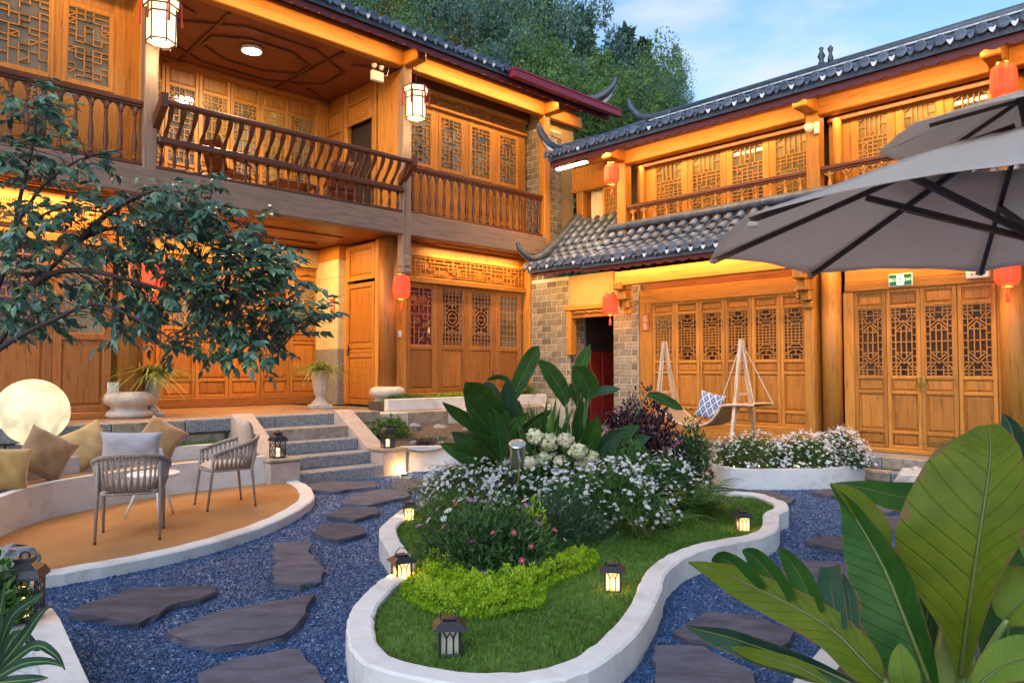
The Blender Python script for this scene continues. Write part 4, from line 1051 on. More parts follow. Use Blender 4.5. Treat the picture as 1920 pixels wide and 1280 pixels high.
g=G(1610,1150,.22); q=MB().lathe([(.03,0),(.03,.05),(.02,.06)],10,(g[0]+.25,g[1]-.22,.226)).build('ground_spot',M_BULB,PB); lamp_point('spot_light',q,(g[0]+.25,g[1]-.22,.36),2.5,.03)

# ---- stepping slates
M_SLT = simple('slate_slab',(.098,.092,.118),.85,spec=.18,var=.34,scale=4,stretch=(1,2.2,1),bump=.9,bscale=11,rand=.22)
SL = [([(127,1147),(175,1125),(262,1100),(400,1097),(405,1107),(375,1122),(312,1137),(282,1155),(260,1167),(200,1157)],'long ragged slate nearest the lantern planter and patio kerb'),
 ([(315,1182),(400,1147),(590,1112),(572,1150),(530,1190),(440,1207),(400,1211),(340,1197)],'large pointed slate left of the lawn island, below the squarish slate'),
 ([(370,1262),(430,1236),(560,1215),(600,1262),(597,1300),(375,1300)],'big slate cut off by the bottom edge, left of the island'),
 ([(514,1017),(577,1012),(582,1038),(608,1065),(602,1085),(562,1096),(512,1092)],'squarish slate by the patio kerb with one chipped corner'),
 ([(584,998),(609,981),(665,981),(687,998),(634,1011)],'small five-sided slate third up from the squarish slate path end'),
 ([(612,967),(640,950),(706,950),(712,961),(665,973)],'small flat slate in the middle of the path to the steps'),
 ([(640,942),(665,925),(721,916),(768,917),(765,930),(690,946)],'wide pale slate two stones before the granite steps'),
 ([(565,917),(590,901),(702,903),(706,912),(627,920)],'thin long slate lying against the bottom granite step'),
 ([(731,907),(752,897),(806,897),(806,912),(740,916)],'slate beside the right step pier and the ferns'),
 ([(1263,1182),(1326,1145),(1404,1151),(1490,1182),(1467,1210),(1357,1202),(1291,1194)],'broad slate between the island kerb and the folded banana leaf'),
 ([(1228,1208),(1318,1210),(1412,1260),(1424,1295),(1235,1300)],'slate with dark crack at the bottom edge right of the island'),
 ([(1510,1014),(1552,1001),(1600,1010),(1640,1030),(1595,1036)],'triangular slate left of the upright banana leaf'),
 ([(1455,1069),(1490,1050),(1603,1053),(1620,1070),(1607,1083),(1545,1090),(1474,1086)],'wide slate behind the torn banana leaf strips'),
 ([(1615,946),(1660,938),(1700,948),(1660,961)],'small slate on the right gravel path nearest the brick wing plinth'),
 ([(1618,974),(1650,964),(1710,972),(1720,992),(1650,990)],'slate half hidden by the dark green banana leaf'),
 ([(1376,920),(1440,918),(1490,935),(1478,943),(1430,928)],'thin slate between daisy planter and island kerb'),
 ([(1522,922),(1545,916),(1580,920),(1570,930)],'small slate at the foot of the white daisy planter')]
for pts,lab in SL:
    P=[G(x,y,.045)[:2] for x,y in pts]; Q=[]
    for i in range(len(P)):
        a,b_=P[i],P[(i+1)%len(P)]; L_=np.linalg.norm(b_-a); m=max(1,int(L_/.09))
        for k in range(m):
            p=a+(b_-a)*k/m
            if k: p=p+RNG.normal(size=2)*.012
            Q.append(p)
    cen=np.mean(Q,0); lo=[cen+(p-cen)*(1+RNG.uniform(-.02,.05)) for p in Q]; n=len(Q)
    V=[(*p,-.01) for p in lo]+[(*(cen+(p-cen)*(1+RNG.uniform(-.01,.03))),.028+RNG.uniform(-.006,.006)) for p in Q]+[(*p,.045+RNG.uniform(-.002,.002)) for p in Q]+[(*(cen+(p-cen)*.93),.048) for p in Q]
    F=[tuple(range(3*n,4*n))]+[(r*n+i,r*n+(i+1)%n,(r+1)*n+(i+1)%n,(r+1)*n+i) for r in range(3) for i in range(n)]
    ar=sum(Q[i][0]*Q[(i+1)%n][1]-Q[(i+1)%n][0]*Q[i][1] for i in range(n))
    if ar<0: F=[f[::-1] for f in F]
    tag(MB().add(V,F).build('stepping_slate',M_SLT),lab,'stepping stone','slate stepping stones in the gravel')
# ---- loose gravel chips
n=205000
Yc=3.2+ (RNG.random(n)**1.35)*8.5; Xc=RNG.uniform(-.72,.72,n)*Yc
k=~inside_np([tuple(p) for p in ISL],Xc,Yc)&~inside_np([tuple(p) for p in PO]+[tuple(p) for p in BF[::-1]],Xc,Yc)
k&=~((Xc<-3.6)&(Yc>5.5)); Xc,Yc=Xc[k],Yc[k]; n=len(Xc)
oc=[(1,0,0),(-.2,.9,.1),(-.8,-.6,0),(.1,.1,.7),(0,0,-.5)]
T=rots(n)*(RNG.uniform(.0045,.0095,n)*(1+.03*Yc))[:,None,None]
o=link('gravel_chips',scatter_mesh('gravel_chips',oc,[(0,1,3),(1,2,3),(2,0,3),(1,0,4),(2,1,4),(0,2,4)],T,np.stack([Xc,Yc,RNG.uniform(0,.008,n)],1),M_CHIP,np.clip(RNG.beta(1.6,2.4,n)+ (RNG.random(n)<.015)*.6,0,1)))
tag(o,'loose blue grey gravel chips covering the paths','gravel',kind='stuff')
# =================================================================== LAMPS
def LPT(px,py,t,w=LW):
    s,z=w.p(px,py,t); return s,t,z
M_HEXF = simple('lantern_dark_wood',(.05,.022,.012),.45,var=.2)
def hexlantern(px,py,t,h,label):
    s,z=LW.p(px,py,t); W_=LW.w(s,t,z-h/2)
    T=thing('hexagonal_lantern',label,'lantern',tuple(W_),.3,'white paper hexagonal lanterns on the balcony')
    r=h*.27
    def hx(rr,z0,z1,mb): 
        mb.lathe([(rr,z0),(rr,z1)],6); return mb
    hx(r,h*.12,h*.82,MB()).build('paper_body',M_LAMPW,T); hx(r*1.22,h*.82,h*.98,MB()).build('paper_crown',M_LAMPW,T)
    f=MB()
    for k in range(6):
        a=math.pi/3*k; c,s_=math.cos(a),math.sin(a)
        f.obox((r*c*1.02,r*s_*1.02,h*.06),(r*c*1.02,r*s_*1.02,h*.84),.018,.018); f.obox((r*c*1.25,r*s_*1.25,h*.8),(r*c*1.25,r*s_*1.25,h*1.0),.018,.018)
        a2=a+math.pi/3; c2,s2=math.cos(a2),math.sin(a2)
        for rr,zz in ((1.03,.12),(1.03,.68),(1.25,.82),(1.25,.99)): f.obox((r*rr*c,r*rr*s_,h*zz),(r*rr*c2,r*rr*s2,h*zz),.016,.02)
        f.tube([(r*c,r*s_,h*.1),(r*.6*c,r*.6*s_,h*.03),(r*.2*c,r*.2*s_,0)],.008,5)
    f.lathe([(r*1.3,h*1.0),(r*.5,h*1.06),(r*.1,h*1.12)],6)
    f.build('lantern_frame',M_HEXF,T)
    for k in range(6):
        a=math.pi/3*k; MB().tube([(r*1.4*math.cos(a),r*1.4*math.sin(a),h*.95),(r*1.42*math.cos(a),r*1.42*math.sin(a),h*.45)],[.012,.018],6).build('tassel',M_RLX,T)
    MB().tube([(0,0,h*1.1),(0,0,h*1.1+.35)],.006,5).build('cord',M_HEXF,T)
    lamp_point('lantern_light',T,(0,0,-.12),14,.1,(1,.72,.4))
M_RLX = simple('red_silk_tassel',(.45,.02,.012),.7,var=.2)
hexlantern(302,45,.85,.72,'glowing white hexagonal lantern at the top left balcony post')
hexlantern(780,197,.95,.66,'glowing white hexagonal lantern left of the four upper windows')
def redlantern(P,h,label,e=5):
    T=thing('red_lantern',label,'lantern',tuple(P),0,'red silk lanterns under the eaves'); r=h*.36
    n=16;prof=[(.55,0),(.83,.07),(.97,.2),(1,.4),(1,.6),(.97,.8),(.83,.93),(.55,1)]
    b=MB();V=[]
    for rr,z in prof:
        for k in range(n*2):
            a=math.pi*k/n; q=r*rr*(1.0 if k%2 else .955); V.append((q*math.cos(a),q*math.sin(a),z*h))
    m=n*2; b.add(V,[(i*m+k,i*m+(k+1)%m,(i+1)*m+(k+1)%m,(i+1)*m+k) for i in range(len(prof)-1) for k in range(m)]); b.build('silk_body',M_RL,T)
    MB().lathe([(r*.3,-.05*h),(r*.58,-.045*h),(r*.58,.01*h)],16).build('bottom_cap',M_BRS,T); MB().lathe([(r*.58,.99*h),(r*.58,1.05*h),(r*.2,1.06*h)],16).build('top_cap',M_BRS,T)
    MB().tube([(0,0,-.05*h),(0,0,-.2*h),(0,0,-.24*h),(0,0,-.5*h)],[.004,.006,.02,.026],8).build('tassel',M_RLX,T)
    MB().tube([(0,0,1.05*h),(0,0,1.05*h+.22)],.005,5).build('cord',M_HEXF,T)
    lamp_point('lantern_light',T,(0,-.02,-.1),e,.1,(1,.35,.12))
redlantern(LW.w(-.04,.5,2.92),.45,'red lantern hanging left of the four brown lattice doors')
redlantern(LW.w(-4.42,.42,2.78),.46,'red lantern half hidden behind the leaves of the courtyard tree')
redlantern(RW.w(-4.5,.5,2.68),.42,'red lantern beside the dark brick doorway',7)
redlantern(RW.w(2.22,.55,2.70),.42,'red lantern at the right edge below the parasol')
s_,z_=RW.p(1147,328,.45); redlantern(RW.w(s_,.45,z_-.2),.42,'red lantern at the upper corner beside the curtained window',6)
s_,z_=RW.p(1882,152,.55); redlantern(RW.w(s_,.55,z_-.22),.44,'red lantern above the parasol at the top right')
g=G(472,93,7.33)
T=thing('ceiling_lamp','bright round white lamp on the balcony ceiling','lamp',(g[0],g[1],7.345)); MB().lathe([(.17,-.055),(.19,-.04),(.19,.0)],24).build('rim',M_WPL,T,True); MB().lathe([(0,-.075),(.12,-.07),(.165,-.055)],24).build('diffuser',M_DISC,T,True)
lamp_area('ceiling_light',T,(0,0,-.09),.3,.3,95,(0,0,0),(1,.80,.52))

M_MOON = emis('moon_shell_glow',(1,.85,.55),.80,.28)
M_MOON.node_tree.nodes['Principled BSDF'].inputs['Base Color'].default_value=(.18,.15,.1,1)
mg=AT(60,773,9.3)
T=thing('moon_lamp','big glowing round moon lamp on the grass behind the bench','lamp',(mg[0],mg[1],mg[2]))
b=MB().lathe([(.42*math.sin(math.pi*i/24)+1e-7,-.42*math.cos(math.pi*i/24)) for i in range(25)],40); b.build('moon_globe',M_MOON,T,True)
MB().lathe([(.12,-.47),(.13,-.44),(.10,-.40)],20).build('lamp_foot',M_WPL,T)

M_LGLASS = emis('candle_glass_glow',(1,.58,.20),2.1,.45); M_LOFF = simple('frosted_pane',(.42,.40,.33),.35,var=.1); M_COP = simple('dark_lacquer',(.028,.024,.030),.4,metal=.3,var=.3)
def gardenlantern(P,h,rz,lit,label):
    T=thing('garden_lantern',label,'lantern',tuple(P),rz,'small garden lanterns on the lawn'); w=h*.26
    MB().cbox(-w,w,-w,w,0,.05*h,.006).build('base',M_COP,T)
    for a in (-1,1):
        for c in (-1,1): MB().box(a*w*.88-.006,a*w*.88+.006,c*w*.88-.006,c*w*.88+.006,.05*h,.62*h).build('corner_bar',M_COP,T)
    MB().box(-w*.74,w*.74,-w*.74,w*.74,.055*h,.61*h).build('glass',M_LGLASS if lit else M_LOFF,T)
    f=MB()
    for rot in range(4):
        c,s_=math.cos(rot*math.pi/2),math.sin(rot*math.pi/2)
        R3=lambda x,y,z:(x*c-y*s_,x*s_+y*c,z)
        for x0 in (-.3,.3):
            f.tube([R3(x0*w,-w*.8,.05*h),R3(x0*w,-w*.8,.4*h),R3(x0*w*1.8,-w*.8,.55*h),R3(x0*w*2.7,-w*.8,.6*h)],.004,4)
        f.tube([R3(-.3*w,-w*.8,.4*h),R3(0,-w*.8,.52*h),R3(.3*w,-w*.8,.4*h)],.004,4)
    f.build('tracery',M_COP,T)
    MB().add([(-w*1.45,-w*1.45,.60*h),(w*1.45,-w*1.45,.60*h),(w*1.45,w*1.45,.60*h),(-w*1.45,w*1.45,.60*h),(-w*.75,-w*.75,.76*h),(w*.75,-w*.75,.76*h),(w*.75,w*.75,.76*h),(-w*.75,w*.75,.76*h)],[(0,3,2,1),(4,5,6,7),(0,1,5,4),(1,2,6,5),(2,3,7,6),(3,0,4,7)]).build('roof',M_COP,T)
    MB().cbox(-w*.6,w*.6,-w*.6,w*.6,.76*h,.82*h,.004).build('solar_cap',M_BLK,T)
    MB().tube([(-w*.8,0,.74*h),(-w*.75,0,.9*h),(-w*.3,0,1.0*h),(w*.3,0,1.0*h),(w*.75,0,.9*h),(w*.8,0,.74*h)],.0035,5).build('wire_handle',M_BLK,T)
    if lit:
        for dx,dy in ((0,-1),(1,0),(-1,0)): lamp_point('candle_light',T,(dx*w*1.15,dy*w*1.15,.28*h),.20,.015,(1,.5,.16))
LZ=.135
gardenlantern(G(767,975,LZ),.215,.2,True,'lit garden lantern by the ferns at the far left of the lawn')
gardenlantern(G(753,1088,LZ),.225,.5,True,'lit garden lantern at the notch of the kerb beside the lime moss')
gardenlantern(G(1149,1106,LZ),.222,-.15,True,'lit garden lantern right of the lime green moss')
gardenlantern(G(843,1224,LZ),.232,.1,False,'unlit dark garden lantern on the near lawn in front of the moss')
gardenlantern(G(1393,995,LZ),.22,.0,True,'lit garden lantern on the right tip of the lawn')
def blacklantern(P,h,rz,label,lit=True,k=1.0):
    T=thing('black_lantern',label,'lantern',tuple(P),rz,'black metal candle lanterns'); w=h*.21
    MB().cbox(-w*1.1,w*1.1,-w*1.1,w*1.1,0,.05*h,.005).build('base',M_BLK,T)
    for a in (-1,1):
        for c in (-1,1): MB().box(a*w-.08*w,a*w+.08*w,c*w-.08*w,c*w+.08*w,.05*h,.66*h).build('corner_bar',M_BLK,T)
    f=MB()
    for rot in range(4):
        c,s_=math.cos(rot*math.pi/2),math.sin(rot*math.pi/2); R3=lambda x,y,z:(x*c-y*s_,x*s_+y*c,z)
        for i in range(-2,3):
            x0=i*.5*w
            for dx in (-1,1):
                xa=x0-dx*.6*w; xb=x0+dx*.6*w; za,zb=.06*h,.64*h
                ca=max(-w,min(w,xa)); cb=max(-w,min(w,xb))
                za2=za+(ca-xa)/(xb-xa)*(zb-za); zb2=za+(cb-xa)/(xb-xa)*(zb-za)
                if zb2-za2>.03*h: f.obox(R3(ca,-w,za2),R3(cb,-w,zb2),.003+.01*h*.3,.003,up=(c,s_,0) if rot%2 else (0,1,0))
    f.build('lattice',M_BLK,T)
    V=[]
    for rr,z in ((1.35,.64),(1.3,.68),(1.05,.78),(.55,.86),(.5,.90),(.62,.91),(.6,.95)):
        V+=[(-w*rr,-w*rr,z*h),(w*rr,-w*rr,z*h),(w*rr,w*rr,z*h),(-w*rr,w*rr,z*h)]
    MB().add(V,[(0,3,2,1),(24,25,26,27)]+[(i*4+q,i*4+(q+1)%4,i*4+4+(q+1)%4,i*4+4+q) for i in range(6) for q in range(4)]).build('roof',M_BLK,T)
    MB().tube([(w*.3*math.cos(a*math.pi/6),0,.97*h+w*.3*math.sin(a*math.pi/6)) for a in range(13)],.006,5).build('ring',M_BLK,T)
    MB().lathe([(w*.4,.05*h),(w*.4,.34*h),(w*.1,.36*h)],12).build('candle',emis('candle_wax_glow',(1,.78,.45),1.4) if 'candle_wax_glow' not in MATS else MATS['candle_wax_glow'],T)
    if lit: lamp_point('candle_light',T,(0,0,.48*h),.5*k,.02,(1,.55,.2))
blacklantern(LW.w(-3.44,2.43,.40),.36,.8,'black lantern on the left stone pier of the steps',k=.6)
blacklantern(LW.w(-1.63,2.40,.40),.36,.6,'black lantern on the right stone pier of the steps',k=.6)
lg=G(44,1160,.268); blacklantern(lg,.345,.3,'large black lattice lantern on the corner planter at bottom left',k=1.5)

# solar watering can lamp on a hook
cg=AT(970,852,6.35)
T=thing('watering_can_lamp','silver watering can lamp with blue top hanging among the flowers','lamp',(cg[0],cg[1],0))
M_SIL=simple('brushed_silver',(.60,.58,.55),.28,metal=.9,var=.15,scale=9,stretch=(1,1,12)); M_BLU=simple('blue_solar_glass',(.02,.06,.36),.5,var=.3,spec=.2)
z=cg[2]; tl=Matrix.Rotation(.45,4,'X')
def tilt(b): b.v=[tuple(tl@Vector(v)+Vector((0,0,z))) for v in b.v]; return b
tilt(MB().lathe([(.058,-.10),(.062,-.09),(.066,.09),(.07,.10)],24)).build('can_body',M_SIL,T,True); tilt(MB().lathe([(.072,.098),(.072,.112),(.050,.112)],24)).build('rim',M_SIL,T,True); tilt(MB().lathe([(.055,.104),(.0,.108)],24)).build('solar_top',M_BLU,T)
tilt(MB().tube([(.02,-.05,-.02),(.02,-.11,.0),(.02,-.14,.0)],[.02,.012,.018],10)).build('spout',M_SIL,T)
MB().tube([(.02,-.12,z-.05),(.015,-.13,z-.14),(.0,-.13,z-.24)],.003,4).build('light_wire',M_BRS,T)
MB().tube([(.0,.02,.13),(-.03,.02,.5),(-.07,.02,z+.12),(-.06,.02,z+.25),(-.0,.01,z+.30),(.045,0,z+.24),(.05,0,z+.12)],.005,6).build('hook',M_BLK,T)

# =================================================================== SIGNS AND SMALL FITTINGS
M_GRN=simple('exit_green',(.01,.16,.05),.35,var=.05); M_SIGNW=emis('sign_white_glow',(.85,1,.88),.9)
T=thing('exit_sign','green emergency exit sign above the four-leaf doors','sign',M=RW.M)
sa,za=RW.p(1667,515,.07); sb,zb=RW.p(1712,535,.07)
MB().cbox(sa,sb,-.095,-.062,zb,za,.006).build('frame',M_WPL,T); w,h=sb-sa,za-zb
MB().box(sa+.012,sb-.012,-.098,-.094,zb+.014,za-.014).build('face',M_GRN,T)
m=MB(); cx=(sa+sb)/2
m.box(cx-.05,cx+.05,-.1005,-.098,zb+.02,za-.02); m.build('pictogram_panel',M_SIGNW,T)
m=MB()
for a,b_,c,d_ in ((0,.62,0,.40),(0,.40,.025,.20),(0,.40,-.02,.25),(-.02,.25,-.04,.22),(.0,.58,.03,.48),(0,.58,-.03,.50)): m.obox((cx+a,-.103,zb+h*b_),(cx+c,-.103,zb+h*d_),.011,.004,up=(0,1,0))
m.lathe([(0,-.002),(.012,-.002),(.012,.002),(0,.002)],10,(cx+.004,-.103,zb+h*.72)); m.build('running_figure',M_GRN,T)
def textobj(txt,size,mat,par,loc,rot,name):
    c=bpy.data.curves.new(name,'FONT'); c.body=txt; c.size=size; c.extrude=.001; c.align_x='CENTER'; c.align_y='CENTER'
    o=bpy.data.objects.new(name,c); COL.objects.link(o); dg=bpy.context.evaluated_depsgraph_get(); me=bpy.data.meshes.new_from_object(o.evaluated_get(dg)); bpy.data.objects.remove(o)
    me.materials.clear(); me.materials.append(mat); return link(name,me,par,loc,rot)
textobj('出口',.06,M_SIGNW,T,(sa+w*.17,-.1,(za+zb)/2),(math.pi/2,0,0),'lettering'); textobj('EXIT',.06,M_SIGNW,T,(sb-w*.17,-.1,(za+zb)/2),(math.pi/2,0,0),'lettering')
T=thing('emergency_light','white emergency light box beside the exit sign','fitting',M=RW.M); sa,za=RW.p(1812,502,.1); sb,zb=RW.p(1857,520,.1); MB().cbox(sa,sb,-.15,-.04,zb,za,.01).build('case',M_WPL,T); MB().lathe([(.012,-.01),(.012,.004)],8,(sa+.08,-.155,zb+.06)).lathe([(.012,-.01),(.012,.004)],8,(sa+.13,-.155,zb+.06)).build('indicator',M_BLK,T)
T=thing('twin_emergency_light','white twin-head emergency light under the balcony ceiling','fitting',M=LW.M); sa,za=LW.p(705,140,.3); MB().cbox(sa-.13,sa+.13,-.38,-.30,za-.14,za+.04,.01).build('case',M_WPL,T)
for q in (-.08,.08): MB().lathe([(.035,-.03),(.055,.03),(.05,.045)],12,(sa+q,-.36,za+.12)).build('lamp_head',M_WPL,T,True)
MB().tube([(sa+.12,-.34,za),(sa+.22,-.34,za+.02),(sa+.27,-.34,za+.2)],.008,5).build('cable',M_WPL,T)
T=thing('dome_camera','white dome security camera on the upper right post','camera',M=RW.M); sa,za=RW.p(1520,240,.2); MB().cbox(sa+.03,sa+.11,-.16,-.1,za-.1,za+.1,.01).build('mount',M_WPL,T); MB().lathe([(.0,-.07),(.045,-.05),(.07,0),(.075,.06),(.04,.08)],16,(sa-.03,-.2,za)).build('dome',M_WPL,T,True)
def fitting(name,label,cat,w,px,py,t,sx,sz,mat):
    s,z=w.p(px,py,t); T=thing(name,label,cat,M=w.M); MB().cbox(s-sx/2,s+sx/2,-t-.03,-t+.02,z-sz/2,z+sz/2,.005).build('plate',mat,T); MB().cbox(s-sx*.3,s+sx*.3,-t-.04,-t-.03,z-sz*.25,z+sz*.3,.004).build('button',M_WPL,T); return T
fitting('wall_switch','grey wall switch beside the leftmost brown lattice door','switch',LW,748,626,-.02,.09,.12,M_WPL)
fitting('socket_box','white socket box low on the post left of the first pillar','socket',LW,212,728,.05,.15,.18,M_WPL)
fitting('key_reader','small white card reader left of the first pillar','switch',LW,216,604,.05,.10,.13,M_WPL)

# =================================================================== FURNITURE
M_ROPE=simple('taupe_rope',(.30,.235,.20),.8,var=.2,scale=40,bump=.4,bscale=120); M_FRM=simple('taupe_metal',(.26,.21,.18),.45,var=.1); M_CSH=simple('blush_cushion',(.46,.33,.25),.9,var=.08,bump=.2,bscale=160,sheen=.3); M_FOOT=simple('black_rubber',(.02,.02,.02),.7)
def ropechair(P,face,label):
    rz=math.atan2(face[1],face[0])-math.pi/2
    T=thing('rope_armchair',label,'chair',(P[0],P[1],.082),rz,'woven rope armchairs on the patio')
    top=catmull([np.array(p) for p in ((-.29,.22,.60),(-.305,.05,.655),(-.29,-.14,.71),(-.2,-.27,.755),(0,-.315,.765),(.2,-.27,.755),(.29,-.14,.71),(.305,.05,.655),(.29,.22,.60))],5)
    bot=catmull([np.array(p) for p in ((-.25,.22,.42),(-.26,.05,.42),(-.245,-.12,.42),(-.17,-.22,.42),(0,-.25,.42),(.17,-.22,.42),(.245,-.12,.42),(.26,.05,.42),(.25,.22,.42))],5)
    f=MB(); f.tube(top,.016,8); f.tube(bot+[np.array((.0,.27,.42)),bot[0]],.013,6); f.build('frame',M_FRM,T,True)
    r=MB(); n=62
    for i in range(n):
        u=.02+.96*i/(n-1); k=u*(len(top)-1); j=min(int(k),len(top)-2); a=top[j]+(top[j+1]-top[j])*(k-j)
        k2=(u+(.018 if i%2 else -.018))*(len(bot)-1); k2=max(0,min(len(bot)-1.001,k2)); j2=int(k2); b_=bot[j2]+(bot[j2+1]-bot[j2])*(k2-j2)
        mid=(a*.45+b_*.55); out=np.array([mid[0],mid[1],0]); out/= (np.linalg.norm(out)+1e-9); mid=mid+out*.012
        r.tube([a,mid,b_],.0092,5)
        r.tube([a+np.array([0,0,.012]),a-np.array([0,0,.02])],.021,5)
    r.build('rope_weave',M_ROPE,T,True)
    for x,y,ty in ((-.25,-.20,0),(.25,-.20,0),(-.25,.22,0),(.25,.22,0)):
        hi=(x*.98,y*1.15-.02,.70) if y<0 else (x*1.1,y,.595)
        l=MB().tube([(x*1.02,y*1.22,0),(x,y,.42),hi],[.011,.017,.014],8).build('leg',M_FRM,T,True)
        MB().lathe([(.013,0),(.013,.015)],8,(x*1.02,y*1.22,0)).build('foot_cap',M_FOOT,l)
    c=MB(); c.grid(lambda u,v:((u-.5)*.47*(1-.12*(abs(v-.5)*2)**4),(v-.5)*.47+.0,.44+.055*max(0,(1-(abs(u-.5)*2)**6)*(1-(abs(v-.5)*2)**6))**.5),16,16); c.box(-.225,.225,-.225,.225,.415,.445); c.build('seat_cushion',M_CSH,T,True)
    return T
ropechair((-3.47,6.76),(-.22,.55),'rope armchair seen from behind near the bench')
ropechair((-3.2,8.30),(-.55,-.42),'rope armchair near the steps turned toward the bench')
T=thing('side_table','small white three-legged side table behind the near armchair','table',(-3.66,7.57,.082))
for a,b_ in ((-.29,-.01),(.20,-.27),(.08,.27)): MB().tube([(a,b_,0),(a*.35,b_*.35,.44)],[.013,.017],8).build('leg',M_WPL,T,True)
MB().lathe([(.0,.43),(.24,.43),(.25,.44),(.25,.455),(.24,.465),(0,.465)],32).build('table_top',M_WPL,T,True)
MB().cbox(.06,.12,-.03,.03,.466,.70,.008).build('bottle',M_BLK,None) if False else None
def pillowmesh(w,h,t,mat,name='pillow',crease=.0,seed=0):
    rr=random.Random(seed); b=MB(); N=18; ph=[rr.random()*6 for _ in range(6)]
    def side(sg):
        def f(u,v):
            a,c=2*u-1,2*v-1; k=max(0,(1-abs(a)**2.6))*max(0,(1-abs(c)**2.6)); th=t/2*k**.45
            th*=1+.10*math.sin(a*5+ph[0])*math.sin(c*4+ph[1])+.06*math.sin(a*9+c*7+ph[2])
            px=a*w/2*(1-.07*(1-abs(c)**2)*abs(a)**3*1.2); pz=c*h/2*(1-.07*(1-abs(a)**2)*abs(c)**3*1.2)
            return (px,sg*th,pz)
        return f
    b.grid(side(-1),N,N); nb=len(b.v); b.grid(side(1),N,N)
    b.f=b.f[:N*N]+[f[::-1] for f in b.f[N*N:]]
    return b.mesh(name,mat,True)
def pillow(px,py,Y,w,h,t,rz,tiltx,roll,mat,label,name='pillow',seed=0):
    P=AT(px,py,Y); o=link(name,pillowmesh(w,h,t,mat,name,seed=seed),None,tuple(P)); o.rotation_mode='ZYX'
    o.matrix_world=Matrix.Translation(P)@Matrix.Rotation(rz,4,'Z')@Matrix.Rotation(tiltx,4,'X')@Matrix.Rotation(roll,4,'Y')
    tag(o,label,'pillow','cushions on the curved bench'); return o
M_P1=simple('gold_velvet',(.40,.235,.065),.8,var=.18,scale=4,bump=.8,bscale=6,sheen=.5); M_P2=simple('brown_velvet',(.24,.125,.042),.8,var=.2,scale=4,bump=.9,bscale=6,sheen=.5); M_P3=simple('tan_linen',(.47,.30,.125),.9,var=.12,bump=.8,bscale=7); M_P4=simple('lilac_linen',(.42,.37,.40),.9,var=.07,bump=.15,bscale=140)
pillow(4,882,7.15,.46,.46,.25,.75,-.3,.12,M_P1,'mustard cushion cut off by the left edge on the bench',seed=1)
pillow(85,852,7.85,.50,.50,.27,.85,-.35,.55,M_P2,'brown velvet cushion standing on its corner on the bench',seed=2)
pillow(165,836,8.65,.48,.50,.26,.70,-.35,-.45,M_P3,'tan cushion between the brown cushions on the bench',seed=3)
pillow(302,820,9.55,.52,.46,.22,.55,-.55,.62,M_P2,'brown cushion lying tilted at the back of the bench',seed=4)
pillow(246,838,6.98,.52,.30,.15,.35,.18,.03,M_P4,'lilac cushion propped in the near armchair',seed=5)
pillow(462,822,8.55,.38,.48,.14,-.9,.2,.06,M_CSH,'blush cushion propped in the armchair by the steps',seed=6)

# parasol ---------------------------------------------------------------------
M_FAB=simple('parasol_fabric',(.62,.56,.52),.85,var=.07,scale=3,bump=.45,bscale=9,sheen=.2); M_RIB=simple('brown_metal_rib',(.045,.024,.02),.4,var=.2)
_n=M_FAB.node_tree.nodes; _l=M_FAB.node_tree.links; _t=_n.new('ShaderNodeBsdfTranslucent'); _t.inputs['Color'].default_value=(.78,.66,.56,1); _m=_n.new('ShaderNodeMixShader'); _m.inputs[0].default_value=.55; _l.new(_n['Principled BSDF'].outputs[0],_m.inputs[1]); _l.new(_t.outputs[0],_m.inputs[2]); _l.new(_m.outputs[0],_n['Material Output'].inputs['Surface'])
PC=np.array([2.62,3.92]); ZR,ZA=2.30,2.95; RR=1.55; A0=R_(106); AP=np.array([.13,0.0])
T=thing('cantilever_parasol','large taupe parasol with vented top over the right side','parasol',(PC[0],PC[1],0))
cor=[np.array([RR*math.cos(A0+k*math.pi/4),RR*math.sin(A0+k*math.pi/4)]) for k in range(8)]
def canopy(r0,r1,zf,sag):
    b=MB()
    for k in range(8):
        a,c=cor[k],cor[(k+1)%8]
        def f(u,v,a=a,c=c,k=k):
            q=r0+(r1-r0)*v; p=(a*(1-u)+c*u)*q+AP*(1-q); h=math.sin(math.pi*u)
            return (p[0],p[1],zf(q)+q*.03*(1 if (k in (2,3)) and False else (u if k==1 else 1 if k==2 else (1-u) if k==3 else 0))-sag*h*math.sin(math.pi*v)*.6+(sag*.8*h*v**6)+.004*math.sin(u*17+k)*math.sin(v*9+k*2))
        b.grid(f,10,12)
    return b
c=canopy(.28,1.0,lambda q:ZA+(ZR-ZA)*q,.04).build('canopy',M_FAB,T,True); c.modifiers.new('thickness','SOLIDIFY').thickness=.004
c=canopy(.02,.42,lambda q:3.10-.6*q,.014).build('vent_cap',M_FAB,T,True); c.modifiers.new('thickness','SOLIDIFY').thickness=.004
HB=np.array([.26,0.0])
for k in range(8):
    p=cor[k]; r=MB().obox((p[0]*.04+AP[0],p[1]*.04,ZA-.05),(p[0]*.99,p[1]*.99,ZR-.018+(.03 if k in (2,3) else 0)),.022,.03).build('rib',M_RIB,T)
    m_=p*.46+AP*.54; MB().obox((HB[0],HB[1],2.27),(m_[0],m_[1],ZA+(ZR-ZA)*.46-.05),.026,.034).build('strut',M_RIB,r)
    MB().cbox(p[0]*.985-.025,p[0]*.985+.025,p[1]*.985-.025,p[1]*.985+.025,ZR-.025,ZR+.004,.008).build('pocket',M_FAB,r)
    if k%2==0: q_=cor[k]*.36+AP*.64; MB().obox((AP[0],AP[1],ZA+.10),(q_[0],q_[1],2.86),.014,.02).build('vent_rib',M_RIB,r)
MB().lathe([(.05,2.2),(.06,2.22),(.06,2.32),(.035,2.34)],16,(HB[0],HB[1],0)).build('hub',M_RIB,T)
